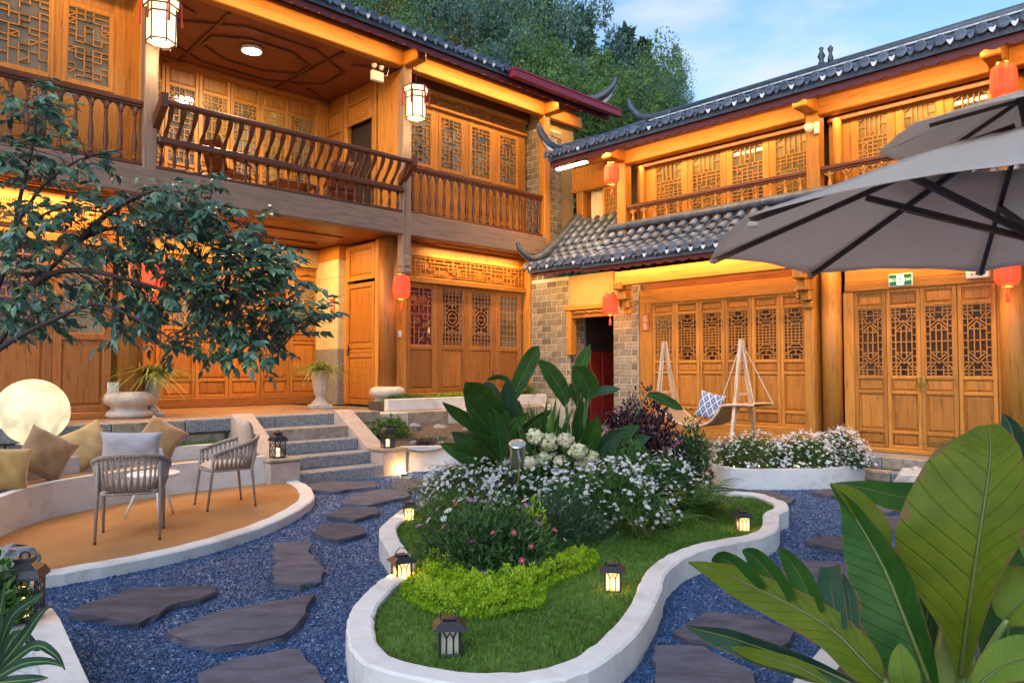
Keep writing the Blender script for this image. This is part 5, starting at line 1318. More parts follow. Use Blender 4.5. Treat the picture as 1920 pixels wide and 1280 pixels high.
MB().tube([(HB[0],HB[1],2.3),(HB[0]*.7+AP[0]*.3,0,2.6),(AP[0],AP[1],ZA+.12)],.026,10).build('inner_pole',M_RIB,T)
MB().tube([(2.3,-.5,0),(2.3,-.5,2.36)],.05,12).build('mast',M_RIB,T); MB().tube([(2.3,-.5,2.3),(HB[0],HB[1],2.27)],.032,10).build('arm',M_RIB,T)
MB().cbox(1.9,2.7,-.9,-.1,0,.08,.01).build('base_plate',M_STN,T)

# swing -----------------------------------------------------------------------
M_SWD=wood('swing_timber',(.62,.44,.30),'z',rough=.55,knots=False); M_WICK=simple('wicker',(.36,.24,.14),.7,var=.35,scale=60,bump=.6,bscale=90); M_CORD=simple('pale_rope',(.60,.50,.38),.85,var=.1)
T=thing('hammock_swing','wooden A-frame swing seat with woven bed before the six-leaf doors','swing',M=RW.M)
TT=1.1
sa,za=RW.p(1246,640,TT); sb,zb=RW.p(1390,632,TT); zt=2.08
for s in (sa,sb):
    for dt in (-.42,.42):
        MB().obox((s,-TT+dt*.05,zt),(s+.02,-TT+dt,.22),.05,.05).build('leg',M_SWD,T)
    MB().obox((s,-TT-.16,1.2),(s,-TT+.16,1.2),.04,.04).build('cross_brace',M_SWD,T)
pr=[RW.p(x,y,TT) for x,y in ((1256,762),(1275,780),(1300,793),(1328,795),(1350,787),(1364,770),(1372,758),(1400,756),(1432,757))]
pr=catmull([np.array(p) for p in pr],4)
b=MB(); n=len(pr)
for z0 in (0,-.035):
    b.grid(lambda u,v,z0=z0:(pr[min(n-1,int(round(u*(n-1))))][0],-TT-.30+.6*v,pr[min(n-1,int(round(u*(n-1))))][1]+z0),n-1,4)
b.build('woven_bed',M_WICK,T,True)
for dt in (-.31,.31): MB().tube([(p[0],-TT+dt,p[1]-.015) for p in pr],.022,7).build('bed_rail',M_SWD,T,True)
for s,e in ((sa,pr[0]),(sb,pr[-1])):
    for dt in (-.3,.3): MB().tube([(s,-TT,zt-.04),(e[0],-TT+dt,e[1])],.009,5).build('rope',M_CORD,T)
for dt in (-.3,.3):
    k=pr[int(n*.62)]; MB().tube([(sb,-TT,zt-.04),(k[0],-TT+dt,k[1])],.008,5).build('rope',M_CORD,T)
def patternmat():
    m,n,l,b=nodemat('blue_trellis_print'); tc=n.new('ShaderNodeTexCoord'); mp=n.new('ShaderNodeMapping'); mp.inputs['Scale'].default_value=(16,1,11); l.new(tc.outputs['Object'],mp.inputs['Vector'])
    mp.inputs['Rotation'].default_value=(0,0,0)
    s=n.new('ShaderNodeSeparateXYZ'); l.new(mp.outputs['Vector'],s.inputs[0])
    def mth(op,a,b_=None,v=None):
        q=n.new('ShaderNodeMath'); q.operation=op; l.new(a,q.inputs[0])
        if b_ is not None: l.new(b_,q.inputs[1])
        elif v is not None: q.inputs[1].default_value=v
        return q.outputs[0]
    a=mth('PINGPONG',s.outputs['X'],v=1.0); c=mth('PINGPONG',s.outputs['Z'],v=1.0); d=mth('ADD',a,c); e=mth('PINGPONG',d,v=.5); r=ramp(n,[(.0,(.62,.64,.68)),(.16,(.62,.64,.68)),(.20,(.06,.10,.22)),(.45,(.16,.2,.33))]); l.new(e,r.inputs['Fac']); l.new(r.outputs['Color'],b.inputs['Base Color']); b.inputs['Roughness'].default_value=.9
    return m
s1,z1=RW.p(1331,763,TT); P=RW.w(s1,TT,z1+.02)
o=link('patterned_pillow',pillowmesh(.44,.46,.15,patternmat(),'patterned_pillow',seed=9)); o.matrix_world=Matrix.Translation(P)@Matrix.Rotation(math.atan2(RW.u[1],RW.u[0])+.15,4,'Z')@Matrix.Rotation(-.25,4,'X')@Matrix.Rotation(.22,4,'Y'); tag(o,'blue and white patterned pillow on the hammock swing','pillow')

# balcony chairs ----------------------------------------------------------------
def balconychair(s,t,rz,label):
    T=thing('balcony_chair',label,'chair',tuple(LW.w(s,t,4.52)),rz,'dark wooden chairs on the balcony')
    MB().cbox(-.27,.27,-.25,.25,.40,.45,.015).build('seat',M_DKH,T)
    b=MB().grid(lambda u,v:(-.26+.52*u,.24+.16*v-.08*math.sin(u*math.pi),.45+.55*v),10,6); b.build('backrest',M_DK,T,True).modifiers.new('thickness','SOLIDIFY').thickness=.03
    for x in (-.25,.25):
        for y in (-.22,.22): MB().tube([(x,y,0),(x*.95,y,.42)],.024,8).build('leg',M_DK,T)
        MB().tube([(x,-.24,.62),(x*1.05,.05,.66),(x,.3,.70)],.024,8).build('arm',M_DK,T,True)
        MB().tube([(x,-.22,.42),(x,-.22,.63)],.02,6).build('arm_post',M_DK,T)
balconychair(-2.85,-.65,2.6,'dark wooden chair at the left behind the leaning balcony rail')
balconychair(-.75,-.55,3.6,'dark wooden chair by the open balcony door')
s_,z_=LW.p(632,300,-.5); pillow(0,0,1,.1,.1,.1,0,0,0,M_WPL,'x') if False else None
o=link('balcony_pillow',pillowmesh(.4,.36,.14,M_WHT,'balcony_pillow',seed=12)); o.matrix_world=Matrix.Translation(LW.w(-.75,-.5,5.18))@Matrix.Rotation(1.0,4,'Z')@Matrix.Rotation(-.3,4,'X'); tag(o,'white pillow on the balcony chair by the open door','pillow')
T=thing('balcony_table','low dark wooden table behind the balcony rail','table',tuple(LW.w(-1.75,-.5,4.52)),LW.M.to_euler().z); MB().cbox(-.4,.4,-.25,.25,.42,.46,.01).build('table_top',M_DKH,T)
for x in (-.35,.35):
    for y in (-.2,.2): MB().box(x-.025,x+.025,y-.025,y+.025,0,.42).build('leg',M_DK,T)

# urns --------------------------------------------------------------------------
def urn(P,h,label):
    T=thing('stone_urn',label,'urn',tuple(P),.4,'pale stone urns beside the recessed doors'); r=h*.3
    MB().cbox(-r*.95,r*.95,-r*.95,r*.95,0,.1*h,.01).build('plinth_block',M_STW,T)
    V=[];pf=((.85,.1),(.7,.16),(.42,.24),(.36,.30),(.5,.38),(.62,.55),(.72,.75),(.84,.94),(1.02,.95),(1.02,1.0),(.8,1.0),(.75,.9))
    MB().lathe([(r*a,h*z_) for a,z_ in pf],8).build('vase',M_STW,T)
    MB().lathe([(0,.9*h),(r*.76,.9*h)],8).build('soil',M_SOIL,T)
    return T
u1=G(285,772,TZ); u2=G(600,762,TZ)
U1=LW.w(-4.0,.55,TZ); U2=LW.w(-.62,-1.45,TZ)
U1=G(284,780,TZ); 
urn(U1,.62,'pale stone urn right of the first pillar base'); urn(G(600,765,TZ),.70,'pale stone urn beside the tiled column')
# boulder by the patio
g=G(15,1045,.26); b=MB().lathe([(.10,-.26),(.16,-.1),(.17,.02),(.12,.1),(0,.13)],9,(g[0]-.03,g[1]+.1,.2)); b.v=[(x_+random.uniform(-.02,.02),y_+random.uniform(-.02,.02),z_+random.uniform(-.02,.02)) for x_,y_,z_ in b.v]
tag(b.build('boulder',M_STN),'grey boulder behind the bottom left lantern','rock')
g=G(1712,905,.1); b=MB().lathe([(.16,-.12),(.22,0),(.2,.12),(.1,.2),(0,.22)],9,(g[0],g[1],.08)); b.v=[(x_+random.uniform(-.03,.03),y_+random.uniform(-.03,.03),z_+random.uniform(-.03,.03)) for x_,y_,z_ in b.v]; tag(b.build('boulder',M_STW),'pale brown boulder above the dark green banana leaf','rock')
# =================================================================== PLANTS
OVAL=[(0,0,0),(.20,.28,.05),(0,.34,0),(-.20,.28,.05),(.17,.62,.03),(0,.66,-.04),(-.17,.62,.03),(0,1,-.14)]
OVALF=[(0,1,2),(0,2,3),(1,4,5,2),(3,2,5,6),(4,7,5),(6,5,7)]
DIA=[(0,0,0),(.26,.45,.06),(0,1,-.05),(-.26,.45,.06)]; DIAF=[(0,1,2,3)]
LANCE=[(-.035,0,0),(.035,0,0),(.05,.4,.03),(.03,.75,-.02),(0,1,-.10),(-.03,.75,-.02),(-.05,.4,.03)]; LANCEF=[(0,1,2,6),(6,2,3,5),(5,3,4)]
def bladef(n=4,w=.03,droop=.5):
    V=[];F=[]
    for i in range(n+1):
        t=i/n; ww=w*(1-t)**.6*(.6+.8*min(1,t*3)) if i<n else .0015; V+=[(-ww,t,droop*-t*t),(ww,t,droop*-t*t)]
    for i in range(n): F.append((2*i,2*i+1,2*i+3,2*i+2))
    return V,F
M_LF_D=leafmat('leaf_dark',(.014,.045,.018),(.034,.09,.034),(.075,.155,.045)); M_LF_M=leafmat('leaf_mid',(.025,.07,.012),(.06,.15,.022),(.13,.24,.045)); M_LF_L=leafmat('leaf_lime',(.14,.25,.006),(.27,.44,.01),(.42,.58,.03),trans=.35); M_LF_T=leafmat('leaf_tree',(.03,.08,.06),(.08,.165,.10),(.26,.30,.08),rough=.32,spec=.6,trans=.2)
M_LF_P=leafmat('leaf_plum',(.012,.007,.022),(.035,.014,.035),(.085,.028,.03),trans=.15); M_LF_G=leafmat('leaf_grassy',(.03,.075,.012),(.08,.15,.025),(.20,.26,.07)); M_LF_S=leafmat('leaf_sage',(.07,.10,.06),(.16,.20,.12),(.28,.32,.2)); M_LF_U=leafmat('leaf_trailing',(.09,.14,.02),(.22,.29,.05),(.38,.44,.12))
M_FL_W=leafmat('petal_white',(.62,.62,.68),(.80,.80,.84),rough=.6,trans=.2); M_FL_P=leafmat('petal_violet',(.30,.06,.42),(.42,.12,.50),rough=.6,trans=.2); M_FL_R=leafmat('petal_rose',(.35,.03,.06),(.48,.10,.16),rough=.6,trans=.2); M_FL_Y=leafmat('flower_eye',(.5,.30,.03),(.6,.4,.05),trans=0)
M_FL_H=leafmat('petal_cream',(.36,.42,.16),(.66,.64,.42),(.58,.44,.36),rough=.7,trans=.15); M_STEM=simple('green_stem',(.04,.085,.02),.5,var=.2); M_BARK=simple('bark',(.045,.024,.02),.85,var=.4,scale=9,stretch=(1,1,.25),bump=.7,bscale=30)
def dome(n,rx,ry,rz,shell=.55,flat=0.0):
    d=RNG.normal(size=(n,3)); d[:,2]=np.abs(d[:,2])*(1-flat)+.02; d/=np.linalg.norm(d,axis=1)[:,None]
    r=shell+(1-shell)*RNG.random(n)**.6; r*=1+.10*np.sin(d[:,0]*6+d[:,1]*5)+.08*np.sin(d[:,1]*9-d[:,2]*7)
    return d*r[:,None]*np.array([rx,ry,rz]), d
def foliage(name,n,rx,ry,rz,size,mat,parent=None,tmpl=(OVAL,OVALF),shell=.35,up=.35,out=.9,jit=.6,loc=(0,0,0),tint=None,var=.5):
    P,d=dome(n,rx,ry,rz,shell); dd=d*out+RNG.normal(size=(n,3))*jit; dd[:,2]+=up
    T=frames(dd,d+RNG.normal(size=(n,3))*.5+np.array([0,0,.8])); s=size*(1-var/2+var*RNG.random(n)); T=T*s[:,None,None]
    tt=np.clip(RNG.random(n)*.7+.15+.25*np.sin(P[:,0]*7/rx)*np.sin(P[:,1]*6/ry),0,1) if tint is None else tint
    o=link(name,scatter_mesh(name,tmpl[0],tmpl[1],T,P,mat,tt),parent,loc); 
    if parent is not None: o['kind']='stuff'
    return o
DAISY=[(0,0,.0)]; DF=[]
for k in range(7):
    a=2*math.pi*k/7; da=.30
    b0=len(DAISY); DAISY+=[(.5*math.cos(a-da),.5*math.sin(a-da),.05),(1.0*math.cos(a-da*.6),1.0*math.sin(a-da*.6),-.02),(1.0*math.cos(a+da*.6),1.0*math.sin(a+da*.6),-.02),(.5*math.cos(a+da),.5*math.sin(a+da),.05)]; DF.append((0,b0,b0+1,b0+2,b0+3))
EYE=[(.28*math.cos(k*math.pi/3),.28*math.sin(k*math.pi/3),.06) for k in range(6)]+[(0,0,.14)]; EF=[(k,(k+1)%6,6) for k in range(6)]
def upframes(n,d,jit=.45):
    z=d*.5+RNG.normal(size=(n,3))*jit; z[:,2]+=.9; z[:,1]-=.25; z/=np.linalg.norm(z,axis=1)[:,None]; r=RNG.normal(size=(n,3)); x=np.cross(z,r); x/=np.linalg.norm(x,axis=1)[:,None]; y=np.cross(z,x); return np.stack([x,y,z],2)
def flowers(name,n,rx,ry,rz,size,mat,parent,eye=True,loc=(0,0,0),top=1.10,mask=None):
    d=RNG.normal(size=(n*2,3)); d[:,2]=np.abs(d[:,2])+.15; d/=np.linalg.norm(d,axis=1)[:,None]
    if mask is not None: d=d[mask(d)]
    cl=np.sin(d[:,0]*9+1.3)*np.sin(d[:,1]*8+d[:,2]*5); d=d[(cl>-.45)|(RNG.random(len(d))<.3)][:n]; n=len(d)
    P=d*np.array([rx,ry,rz])*(top*(1+.06*np.sin(d[:,0]*7)+RNG.normal(size=n)*.05))[:,None]; T=upframes(n,d); s=size*(.6+.7*RNG.random(n)); 
    o=link(name,scatter_mesh(name,DAISY,DF,T*s[:,None,None],P,mat),parent,loc); o['kind']='stuff'
    if eye: e=link('flower_eyes',scatter_mesh('flower_eyes',EYE,EF,T*s[:,None,None],P,M_FL_Y),parent,loc); e['kind']='stuff'
def daisybush(P,rx,ry,rz,nl,nf,label,fs=.0195,grp='white daisy bushes',rot=0):
    T=thing('daisy_bush',label,'bush',tuple(P),rot,grp)
    foliage('foliage',int(nl*1.3),rx,ry,rz*.97,.07,M_LF_M,T,(LANCE,LANCEF),shell=.3,up=.7); foliage('under_leaves',int(nl*.5),rx*.95,ry*.95,rz*.86,.06,M_LF_D,T,(OVAL,OVALF),shell=.6,up=.2); flowers('flowers',int(nf*2.3),rx,ry,rz,fs,M_FL_W,T)
LZ2=.13
daisybush(G(893,948,LZ2),.55,.42,.52,2400,520,'white daisy bush left of the watering can lamp')
daisybush(G(1010,962,LZ2),.48,.40,.56,2600,330,'white daisy bush right behind the watering can lamp')
daisybush(G(1135,985,LZ2),.62,.50,.56,4200,250,'largest white daisy bush in the middle of the lawn island')
daisybush(G(1245,955,LZ2),.42,.40,.56,2600,130,'white daisy bush on the right beside the ferns')
def RWg(s,t,z): return RW.w(s,t,z)
daisybush((3.35,10.35,.22),.55,.42,.46,2200,190,'loose daisy bush at the left of the white planter',.020,'daisies in the white planter')
daisybush((4.05,10.38,.22),.52,.45,.44,2200,330,'daisy bush in the middle of the white planter',.020,'daisies in the white planter')
daisybush((4.66,10.55,.22),.40,.42,.48,2000,420,'dense daisy bush at the right end of the white planter',.020,'daisies in the white planter')
T=thing('fairy_lights','tiny warm fairy lights along the planter soil','lamp')
for i in range(6): 
    g=G([1365,1412,1424,1446,1478,1512][i],[868,876,872,874,866,878][i],.30); MB().lathe([(0,-.008),(.008,0),(0,.008)],8,(g[0],9.98+.03*i%.1,.29)).build('bulb',M_BULB,T)

# lime moss mat
mp=[G(x,y,.135)[:2] for x,y in ((800,1042),(850,1052),(905,1085),(960,1085),(1010,1060),(1060,1042),(1118,1040),(1112,1070),(1050,1095),(1025,1110),(1020,1140),(960,1152),(880,1165),(800,1150),(752,1118),(770,1080))]
mp=[tuple(p) for p in catmull(mp,4,True)]
n=62000; P=np.array(mp); X=RNG.uniform(P[:,0].min(),P[:,0].max(),n); Y=RNG.uniform(P[:,1].min(),P[:,1].max(),n); k=inside_np(mp,X,Y); X,Y=X[k],Y[k]; n=len(X)
inn=[tuple(p) for p in offset_poly([np.array(q) for q in mp],.09)]; inside2=inside_np(inn,X,Y)
hb=.10*(.55+.45*np.sin(X*11+1)*np.sin(Y*9+X*5))+.05*np.sin(X*31)*np.sin(Y*27); hb=np.where(inside2,np.abs(hb)+.03,.02+.3*np.abs(hb))
d=RNG.normal(size=(n,3))*.6; d[:,2]+=.8; T=frames(d,RNG.normal(size=(n,3)))*(.019*(.6+.8*RNG.random(n)))[:,None,None]
o=link('lime_moss',scatter_mesh('lime_moss',OVAL,OVALF,T,np.stack([X,Y,.13+hb*RNG.random(n)**.5],1),M_LF_L,np.clip(hb*5+RNG.random(n)*.5,0,1))); tag(o,'bright lime green moss plants in front of the flower bushes','ground cover',kind='stuff')

# cosmos bush with violet and rose flowers
g=G(915,1082,LZ2); T=thing('cosmos_bush','dark green bush with violet and rose flowers above the lime moss','bush',tuple(g+np.array([0,.25,0])))
foliage('foliage',5200,.54,.42,.46,.042,M_LF_D,T,(OVAL,OVALF),shell=.25,up=.3); fe=foliage('feathery_sprays',2600,.56,.45,.50,.06,M_LF_M,T,(LANCE,LANCEF),shell=.5,up=.5)
flowers('violet_flowers',11,.52,.42,.48,.03,M_FL_P,T,mask=lambda d:d[:,1]<.2); flowers('rose_flowers',18,.54,.42,.50,.022,M_FL_R,T,mask=lambda d:d[:,1]<.3); flowers('pale_flowers',9,.5,.4,.5,.03,M_FL_W,T,mask=lambda d:d[:,1]<.3)
def bush(name,P,rx,ry,rz,n,size,mat,label,cat='bush',tm=(OVAL,OVALF),grp=None,shell=.3,up=.3,stem=True):
    T=thing(name,label,cat,tuple(P),0,grp); foliage('foliage',n,rx,ry,rz,size,mat,T,tm,shell=shell,up=up)
    if stem:
        s=MB()
        for k in range(7): a=k*.9; s.tube([(0,0,-.02),(rx*.3*math.cos(a),ry*.3*math.sin(a),rz*.45),(rx*.6*math.cos(a),ry*.6*math.sin(a),rz*.8)],[.014,.01,.005],5)
        s.build('stems',M_BARK,T)
    return T
bush('feathery_bush',G(1055,1030,LZ2)+np.array([0,.25,0]),.45,.36,.44,6500,.045,M_LF_D,'feathery dark green bush right of the violet flowers',tm=(LANCE,LANCEF))
bush('feathery_bush',G(840,1000,LZ2)+np.array([0,.2,0]),.36,.3,.32,4200,.045,M_LF_M,'feathery mid green bush left of the violet flowers',tm=(LANCE,LANCEF))
bush('lime_shrub',G(1000,1030,LZ2)+np.array([0,.0,0]),.13,.13,.40,500,.045,M_LF_L,'small upright light green shrub behind the violet flowers')
bush('box_bush',AT(1172,880,8.1)*np.array([1,1,0])+np.array([0,0,.13]),.46,.40,.66,5600,.034,M_LF_M,'dense clipped dark green bush right of the cream hydrangeas',shell=.75)
bush('plum_bush',np.array([1.55,8.95,.13]),.62,.5,1.12,6500,.06,M_LF_P,'big dark plum coloured bush in front of the swing',tm=(DIA,DIAF),up=.5)
bush('rose_bush',np.array([2.12,8.75,.13]),.24,.25,.86,1400,.06,M_LF_D,'dark rose bush with red blooms right of the plum bush')
o=bpy.data.objects['rose_bush']; flowers('rose_flowers',9,.22,.22,.82,.05,M_FL_R,o,eye=False)
bush('clipped_shrub',LW.w(3.1,.45,1.0),.36,.3,.36,1600,.05,M_LF_M,'clipped olive shrub in the corner beside the brick pier')
# hydrangea
hp=AT(1050,850,7.55); T=thing('hydrangea','cream hydrangea with eight round flower heads','flowering shrub',(hp[0],hp[1],.13))
foliage('foliage',700,.42,.3,.62,.11,M_LF_M,T,(OVAL,OVALF))
for px,py,r in ((1003,818,15),(1030,828,17),(1061,825,14),(1084,846,15),(1108,856,12),(1020,860,15),(995,868,14),(1093,872,14),(1052,866,13)):
    q=AT(px,py,7.35+random.random()*.2); rad=r/1380*7.45; n=260; d=RNG.normal(size=(n,3)); d/=np.linalg.norm(d,axis=1)[:,None]; T3=upframes(n,d*3,.2); 
    z=d; rr=RNG.normal(size=(n,3)); x=np.cross(z,rr); x/=np.linalg.norm(x,axis=1)[:,None]; z=z+RNG.normal(size=(n,3))*.45; z/=np.linalg.norm(z,axis=1)[:,None]; x=np.cross(z,rr); x/=np.linalg.norm(x,axis=1)[:,None]; T3=np.stack([x,np.cross(z,x),z],2)*(.021*(.7+.7*RNG.random(n)))[:,None,None]
    b=link('flower_head',scatter_mesh('flower_head',[(0,0,0),(.6,-.6,.1),(1,0,-.1),(.6,.6,.1),(0,1,-.1),(-.6,.6,.1),(-1,0,-.1),(-.6,-.6,.1),(0,-1,-.1)],[(0,1,2,3),(0,3,4,5),(0,5,6,7),(0,7,8,1)],T3,d*(rad*(.72+.36*RNG.random(n)))[:,None]*np.array([1,1,.88]),M_FL_H,np.clip(RNG.random(n)*.55+.22*(px%3),0,1)),T,(q[0]-hp[0],q[1]-hp[1],q[2]-.13))
    MB().tube([(0,0,-rad*.5),(0,.02,-.3)],.006,5).build('flower_stem',M_STEM,b)

# ---------------------------------------------------------------- big-leaved plants
def bigleafmat(name,c0,c1,vein,rough=.35):
    m,n,l,b=nodemat(name); uv=n.new('ShaderNodeUVMap'); s=n.new('ShaderNodeSeparateXYZ'); l.new(uv.outputs[0],s.inputs[0])
    def mth(op,a,b_=None,v=None):
        q=n.new('ShaderNodeMath'); q.operation=op; l.new(a,q.inputs[0])
        if b_ is not None: l.new(b_,q.inputs[1])
        elif v is not None: q.inputs[1].default_value=v
        return q.outputs[0]
    u=mth('ABSOLUTE',s.outputs[0]); v=mth('MULTIPLY',s.outputs[1],v=16.0); v=mth('SUBTRACT',v,mth('MULTIPLY',u,v=2.2)); pp=mth('PINGPONG',v,v=.5); line=n.new('ShaderNodeMapRange'); line.inputs['From Min'].default_value=0; line.inputs['From Max'].default_value=.09; line.inputs['To Min'].default_value=1; line.inputs['To Max'].default_value=0; l.new(pp,line.inputs['Value'])
    tc=n.new('ShaderNodeTexCoord'); nz=n.new('ShaderNodeTexNoise'); nz.inputs['Scale'].default_value=7; nz.inputs['Detail'].default_value=5; l.new(tc.outputs['Object'],nz.inputs['Vector'])
    r=ramp(n,[(.3,c0),(.7,c1)]); l.new(nz.outputs['Fac'],r.inputs['Fac']); mx=n.new('ShaderNodeMix'); mx.data_type='RGBA'; mx.inputs['B'].default_value=(*vein,1); l.new(mth('MULTIPLY',line.outputs[0],v=.35),mx.inputs['Factor']); l.new(r.outputs['Color'],mx.inputs['A']); n3=n.new('ShaderNodeTexNoise'); n3.inputs['Scale'].default_value=11; n3.inputs['Detail'].default_value=6; l.new(tc.outputs['Object'],n3.inputs['Vector']); ed=n.new('ShaderNodeMapRange'); ed.inputs['From Min'].default_value=.80; ed.inputs['From Max'].default_value=1.0; l.new(u,ed.inputs['Value']); e2=mth('ADD',mth('MULTIPLY',ed.outputs[0],v=.30),n3.outputs['Fac']); e3=n.new('ShaderNodeMapRange'); e3.inputs['From Min'].default_value=.69; e3.inputs['From Max'].default_value=.78; e3.inputs['To Max'].default_value=.8; l.new(e2,e3.inputs['Value']); mb=n.new('ShaderNodeMix'); mb.data_type='RGBA'; mb.inputs['B'].default_value=(.17,.10,.03,1); l.new(e3.outputs[0],mb.inputs['Factor']); l.new(mx.outputs['Result'],mb.inputs['A']); mx=mb; l.new(mx.outputs['Result'],b.inputs['Base Color']); b.inputs['Roughness'].default_value=rough; b.inputs['Specular IOR Level'].default_value=.2; b.inputs['Roughness'].default_value=max(rough,.42)
    fine=mth('PINGPONG',mth('MULTIPLY',v,v=9.0),v=.5); h=mth('ADD',mth('MULTIPLY',line.outputs[0],v=-1.0),mth('MULTIPLY',fine,v=.35)); bp=n.new('ShaderNodeBump'); bp.inputs['Strength'].default_value=.35; bp.inputs['Distance'].default_value=.01; l.new(h,bp.inputs['Height']); l.new(bp.outputs['Normal'],b.inputs['Normal'])
    tr=n.new('ShaderNodeBsdfTranslucent'); l.new(mx.outputs['Result'],tr.inputs['Color']); ms=n.new('ShaderNodeMixShader'); ms.inputs[0].default_value=.3; o=n.get('Material Output'); l.new(b.outputs[0],ms.inputs[1]); l.new(tr.outputs[0],ms.inputs[2]); l.new(ms.outputs[0],o.inputs['Surface'])
    return m
M_BAN=bigleafmat('banana_olive',(.078,.118,.003),(.125,.17,.006),(.04,.07,.006)); M_BAN2=bigleafmat('banana_green',(.018,.075,.01),(.04,.12,.015),(.02,.06,.01)); M_BANY=bigleafmat('banana_pale',(.10,.17,.015),(.16,.23,.025),(.1,.17,.02)); M_BOP=bigleafmat('strelitzia_leaf',(.018,.06,.012),(.035,.10,.018),(.012,.04,.01),.3); M_BOPB=bigleafmat('strelitzia_glossy',(.02,.06,.035),(.035,.09,.05),(.015,.04,.02),.2); M_RIBG=simple('leaf_midrib',(.16,.22,.05),.4,var=.15); M_RIBD=simple('leaf_midrib_dark',(.05,.11,.025),.4,var=.15)
def bigleaf(parent,mid,hl,hr,mat,roll=0.0,fold=.35,rib=.008,ribmat=None,wave=.03,seed=0,tears=()):
    """mid: (px,py,Y) along the midrib, base to tip; hl/hr: half widths in photo pixels at each point"""
    W3=[AT(x,y,Y) for x,y,Y in mid]; k=5
    P=catmull(W3,k); n=len(P); HL=[v[0] for v in catmull([np.array([h]) for h in hl],k)]; HRr=[v[0] for v in catmull([np.array([h]) for h in hr],k)]
    rr=random.Random(seed); NU=6; V=[];UV=[]
    ph=rr.random()*6
    for i,p in enumerate(P):
        t=P[min(i+1,n-1)]-P[max(i-1,0)]; t=t/(np.linalg.norm(t)+1e-9); view=(p-CP)/np.linalg.norm(p-CP)
        x=np.cross(view,t); x/= (np.linalg.norm(x)+1e-9); nn=np.cross(t,x); nn/=np.linalg.norm(nn)
        if nn@view>0: nn=-nn
        c,s=math.cos(roll),math.sin(roll); xr=x*c+nn*s; nr=nn*c-x*s
        sc=p[1]/FPX
        for j in range(-NU,NU+1):
            u=j/NU; w=(HL[i] if j<0 else HRr[i])*sc; w=max(w,0)
            a=u*w; z=abs(u)*w*math.sin(fold)+wave*w*math.sin(i*.9+ph+abs(u)*2)*abs(u)
            q=p+xr*a*math.cos(fold*.7)+nr*z; V.append(q); UV.append((u,i/(n-1)))
    m=2*NU+1; F=[]
    for i in range(n-1):
        for j in range(m-1):
            skip=False
            for side,a0,a1 in tears:
                if a0<=i/(n-1)<a1 and ((j<NU-1)==(side<0)) and (j<NU-1 or j>NU): skip=True
            if not skip: F.append((i*m+j,i*m+j+1,(i+1)*m+j+1,(i+1)*m+j))
    org=P[0]; b=MB().add([v-org for v in V],F); me=b.mesh('leaf',mat,True)
    ul=me.uv_layers.new(name='uv'); vi=np.empty(len(me.loops),np.int32); me.loops.foreach_get('vertex_index',vi); ul.data.foreach_set('uv',np.array(UV)[vi].ravel().astype(np.float32))
    o=link('leaf',me,parent,tuple(org-np.array(parent.location)))
    MB().tube([p-org+0 for p in P],[rib*(1-.85*i/(n-1)) for i in range(n)],6).build('midrib',ribmat or M_RIBG,o,True)
    return o
def stalk(parent,pts,r0,r1,mat):
    P=catmull([AT(*p) for p in pts],5); L0=np.array(parent.location); MB().tube([p-L0 for p in P],[r0+(r1-r0)*i/(len(P)-1) for i in range(len(P))],8).build('stalk',mat,parent,True)
M_RIBB=simple('banana_midrib',(.075,.095,.012),.45,var=.2)
# foreground banana
bg=AT(1790,1300,3.0); T=thing('banana_plant','big foreground banana plant with broad olive leaves at bottom right','plant',(bg[0],bg[1],.22))
bigleaf(T,[(1802,1268,2.85),(1810,1194,2.83),(1826,1077,2.8),(1841,975,2.8),(1856,868,2.85),(1857,826,2.88),(1852,796,2.9)],[10,38,126,128,92,64,16],[12,20,40,68,54,40,16],M_BAN,roll=.12,fold=.18,rib=.012,ribmat=M_RIBB,seed=1)
bigleaf(T,[(1655,1275,2.7),(1625,1245,2.72),(1560,1180,2.8),(1475,1130,2.9),(1380,1085,3.0),(1330,1065,3.02),(1291,1054,3.05)],[6,40,42,42,34,18,2],[4,30,34,30,22,12,2],M_BAN,roll=-.25,fold=.25,rib=.01,ribmat=M_RIBB,seed=2)
# torn upright strips of the folded half
for mid,h in (([(1418,1110,2.97),(1390,1072,3.0),(1358,1048,3.04),(1335,1052,3.08)],[30,26,18,3]),([(1472,1130,2.91),(1446,1080,2.96),(1414,1044,3.02),(1392,1032,3.06)],[32,28,20,3]),([(1526,1150,2.86),(1506,1090,2.91),(1478,1047,2.97),(1458,1028,3.02)],[30,26,17,2])):
    bigleaf(T,mid,h,h,M_BAN2,roll=.5,fold=.2,rib=.002,ribmat=M_RIBB,seed=int(mid[0][0]))
for mid,h in (([(1570,1178,2.8),(1558,1100,2.87),(1556,1062,2.95)],[22,24,18]),([(1600,1195,2.78),(1592,1120,2.84),(1580,1075,2.9)],[16,14,2])):
    bigleaf(T,mid,h,h,M_BOPB,roll=.3,fold=.15,rib=.002,ribmat=M_RIBB,seed=int(mid[0][0]))
bigleaf(T,[(1745,1285,2.75),(1701,1171,2.8),(1662,1075,2.9),(1625,1005,3.0),(1590,950,3.1),(1556,907,3.15)],[60,75,62,45,14,1],[20,45,50,32,20,1],M_BAN2,roll=.35,fold=.5,rib=.012,ribmat=M_RIBB,seed=3)
bigleaf(T,[(1650,1040,3.0),(1632,998,3.05),(1600,940,3.1),(1557,906,3.14)],[6,16,20,2],[14,36,24,2],M_BAN,roll=-.5,fold=.4,rib=.006,ribmat=M_RIBB,seed=13)
bigleaf(T,[(1600,1282,2.7),(1529,1250,2.75),(1450,1222,2.85),(1370,1195,2.95),(1320,1182,3.0),(1287,1172,3.03)],[10,26,30,26,16,2],[10,20,24,22,12,2],M_BOPB,roll=.5,fold=.45,rib=.009,ribmat=M_RIBB,seed=4)
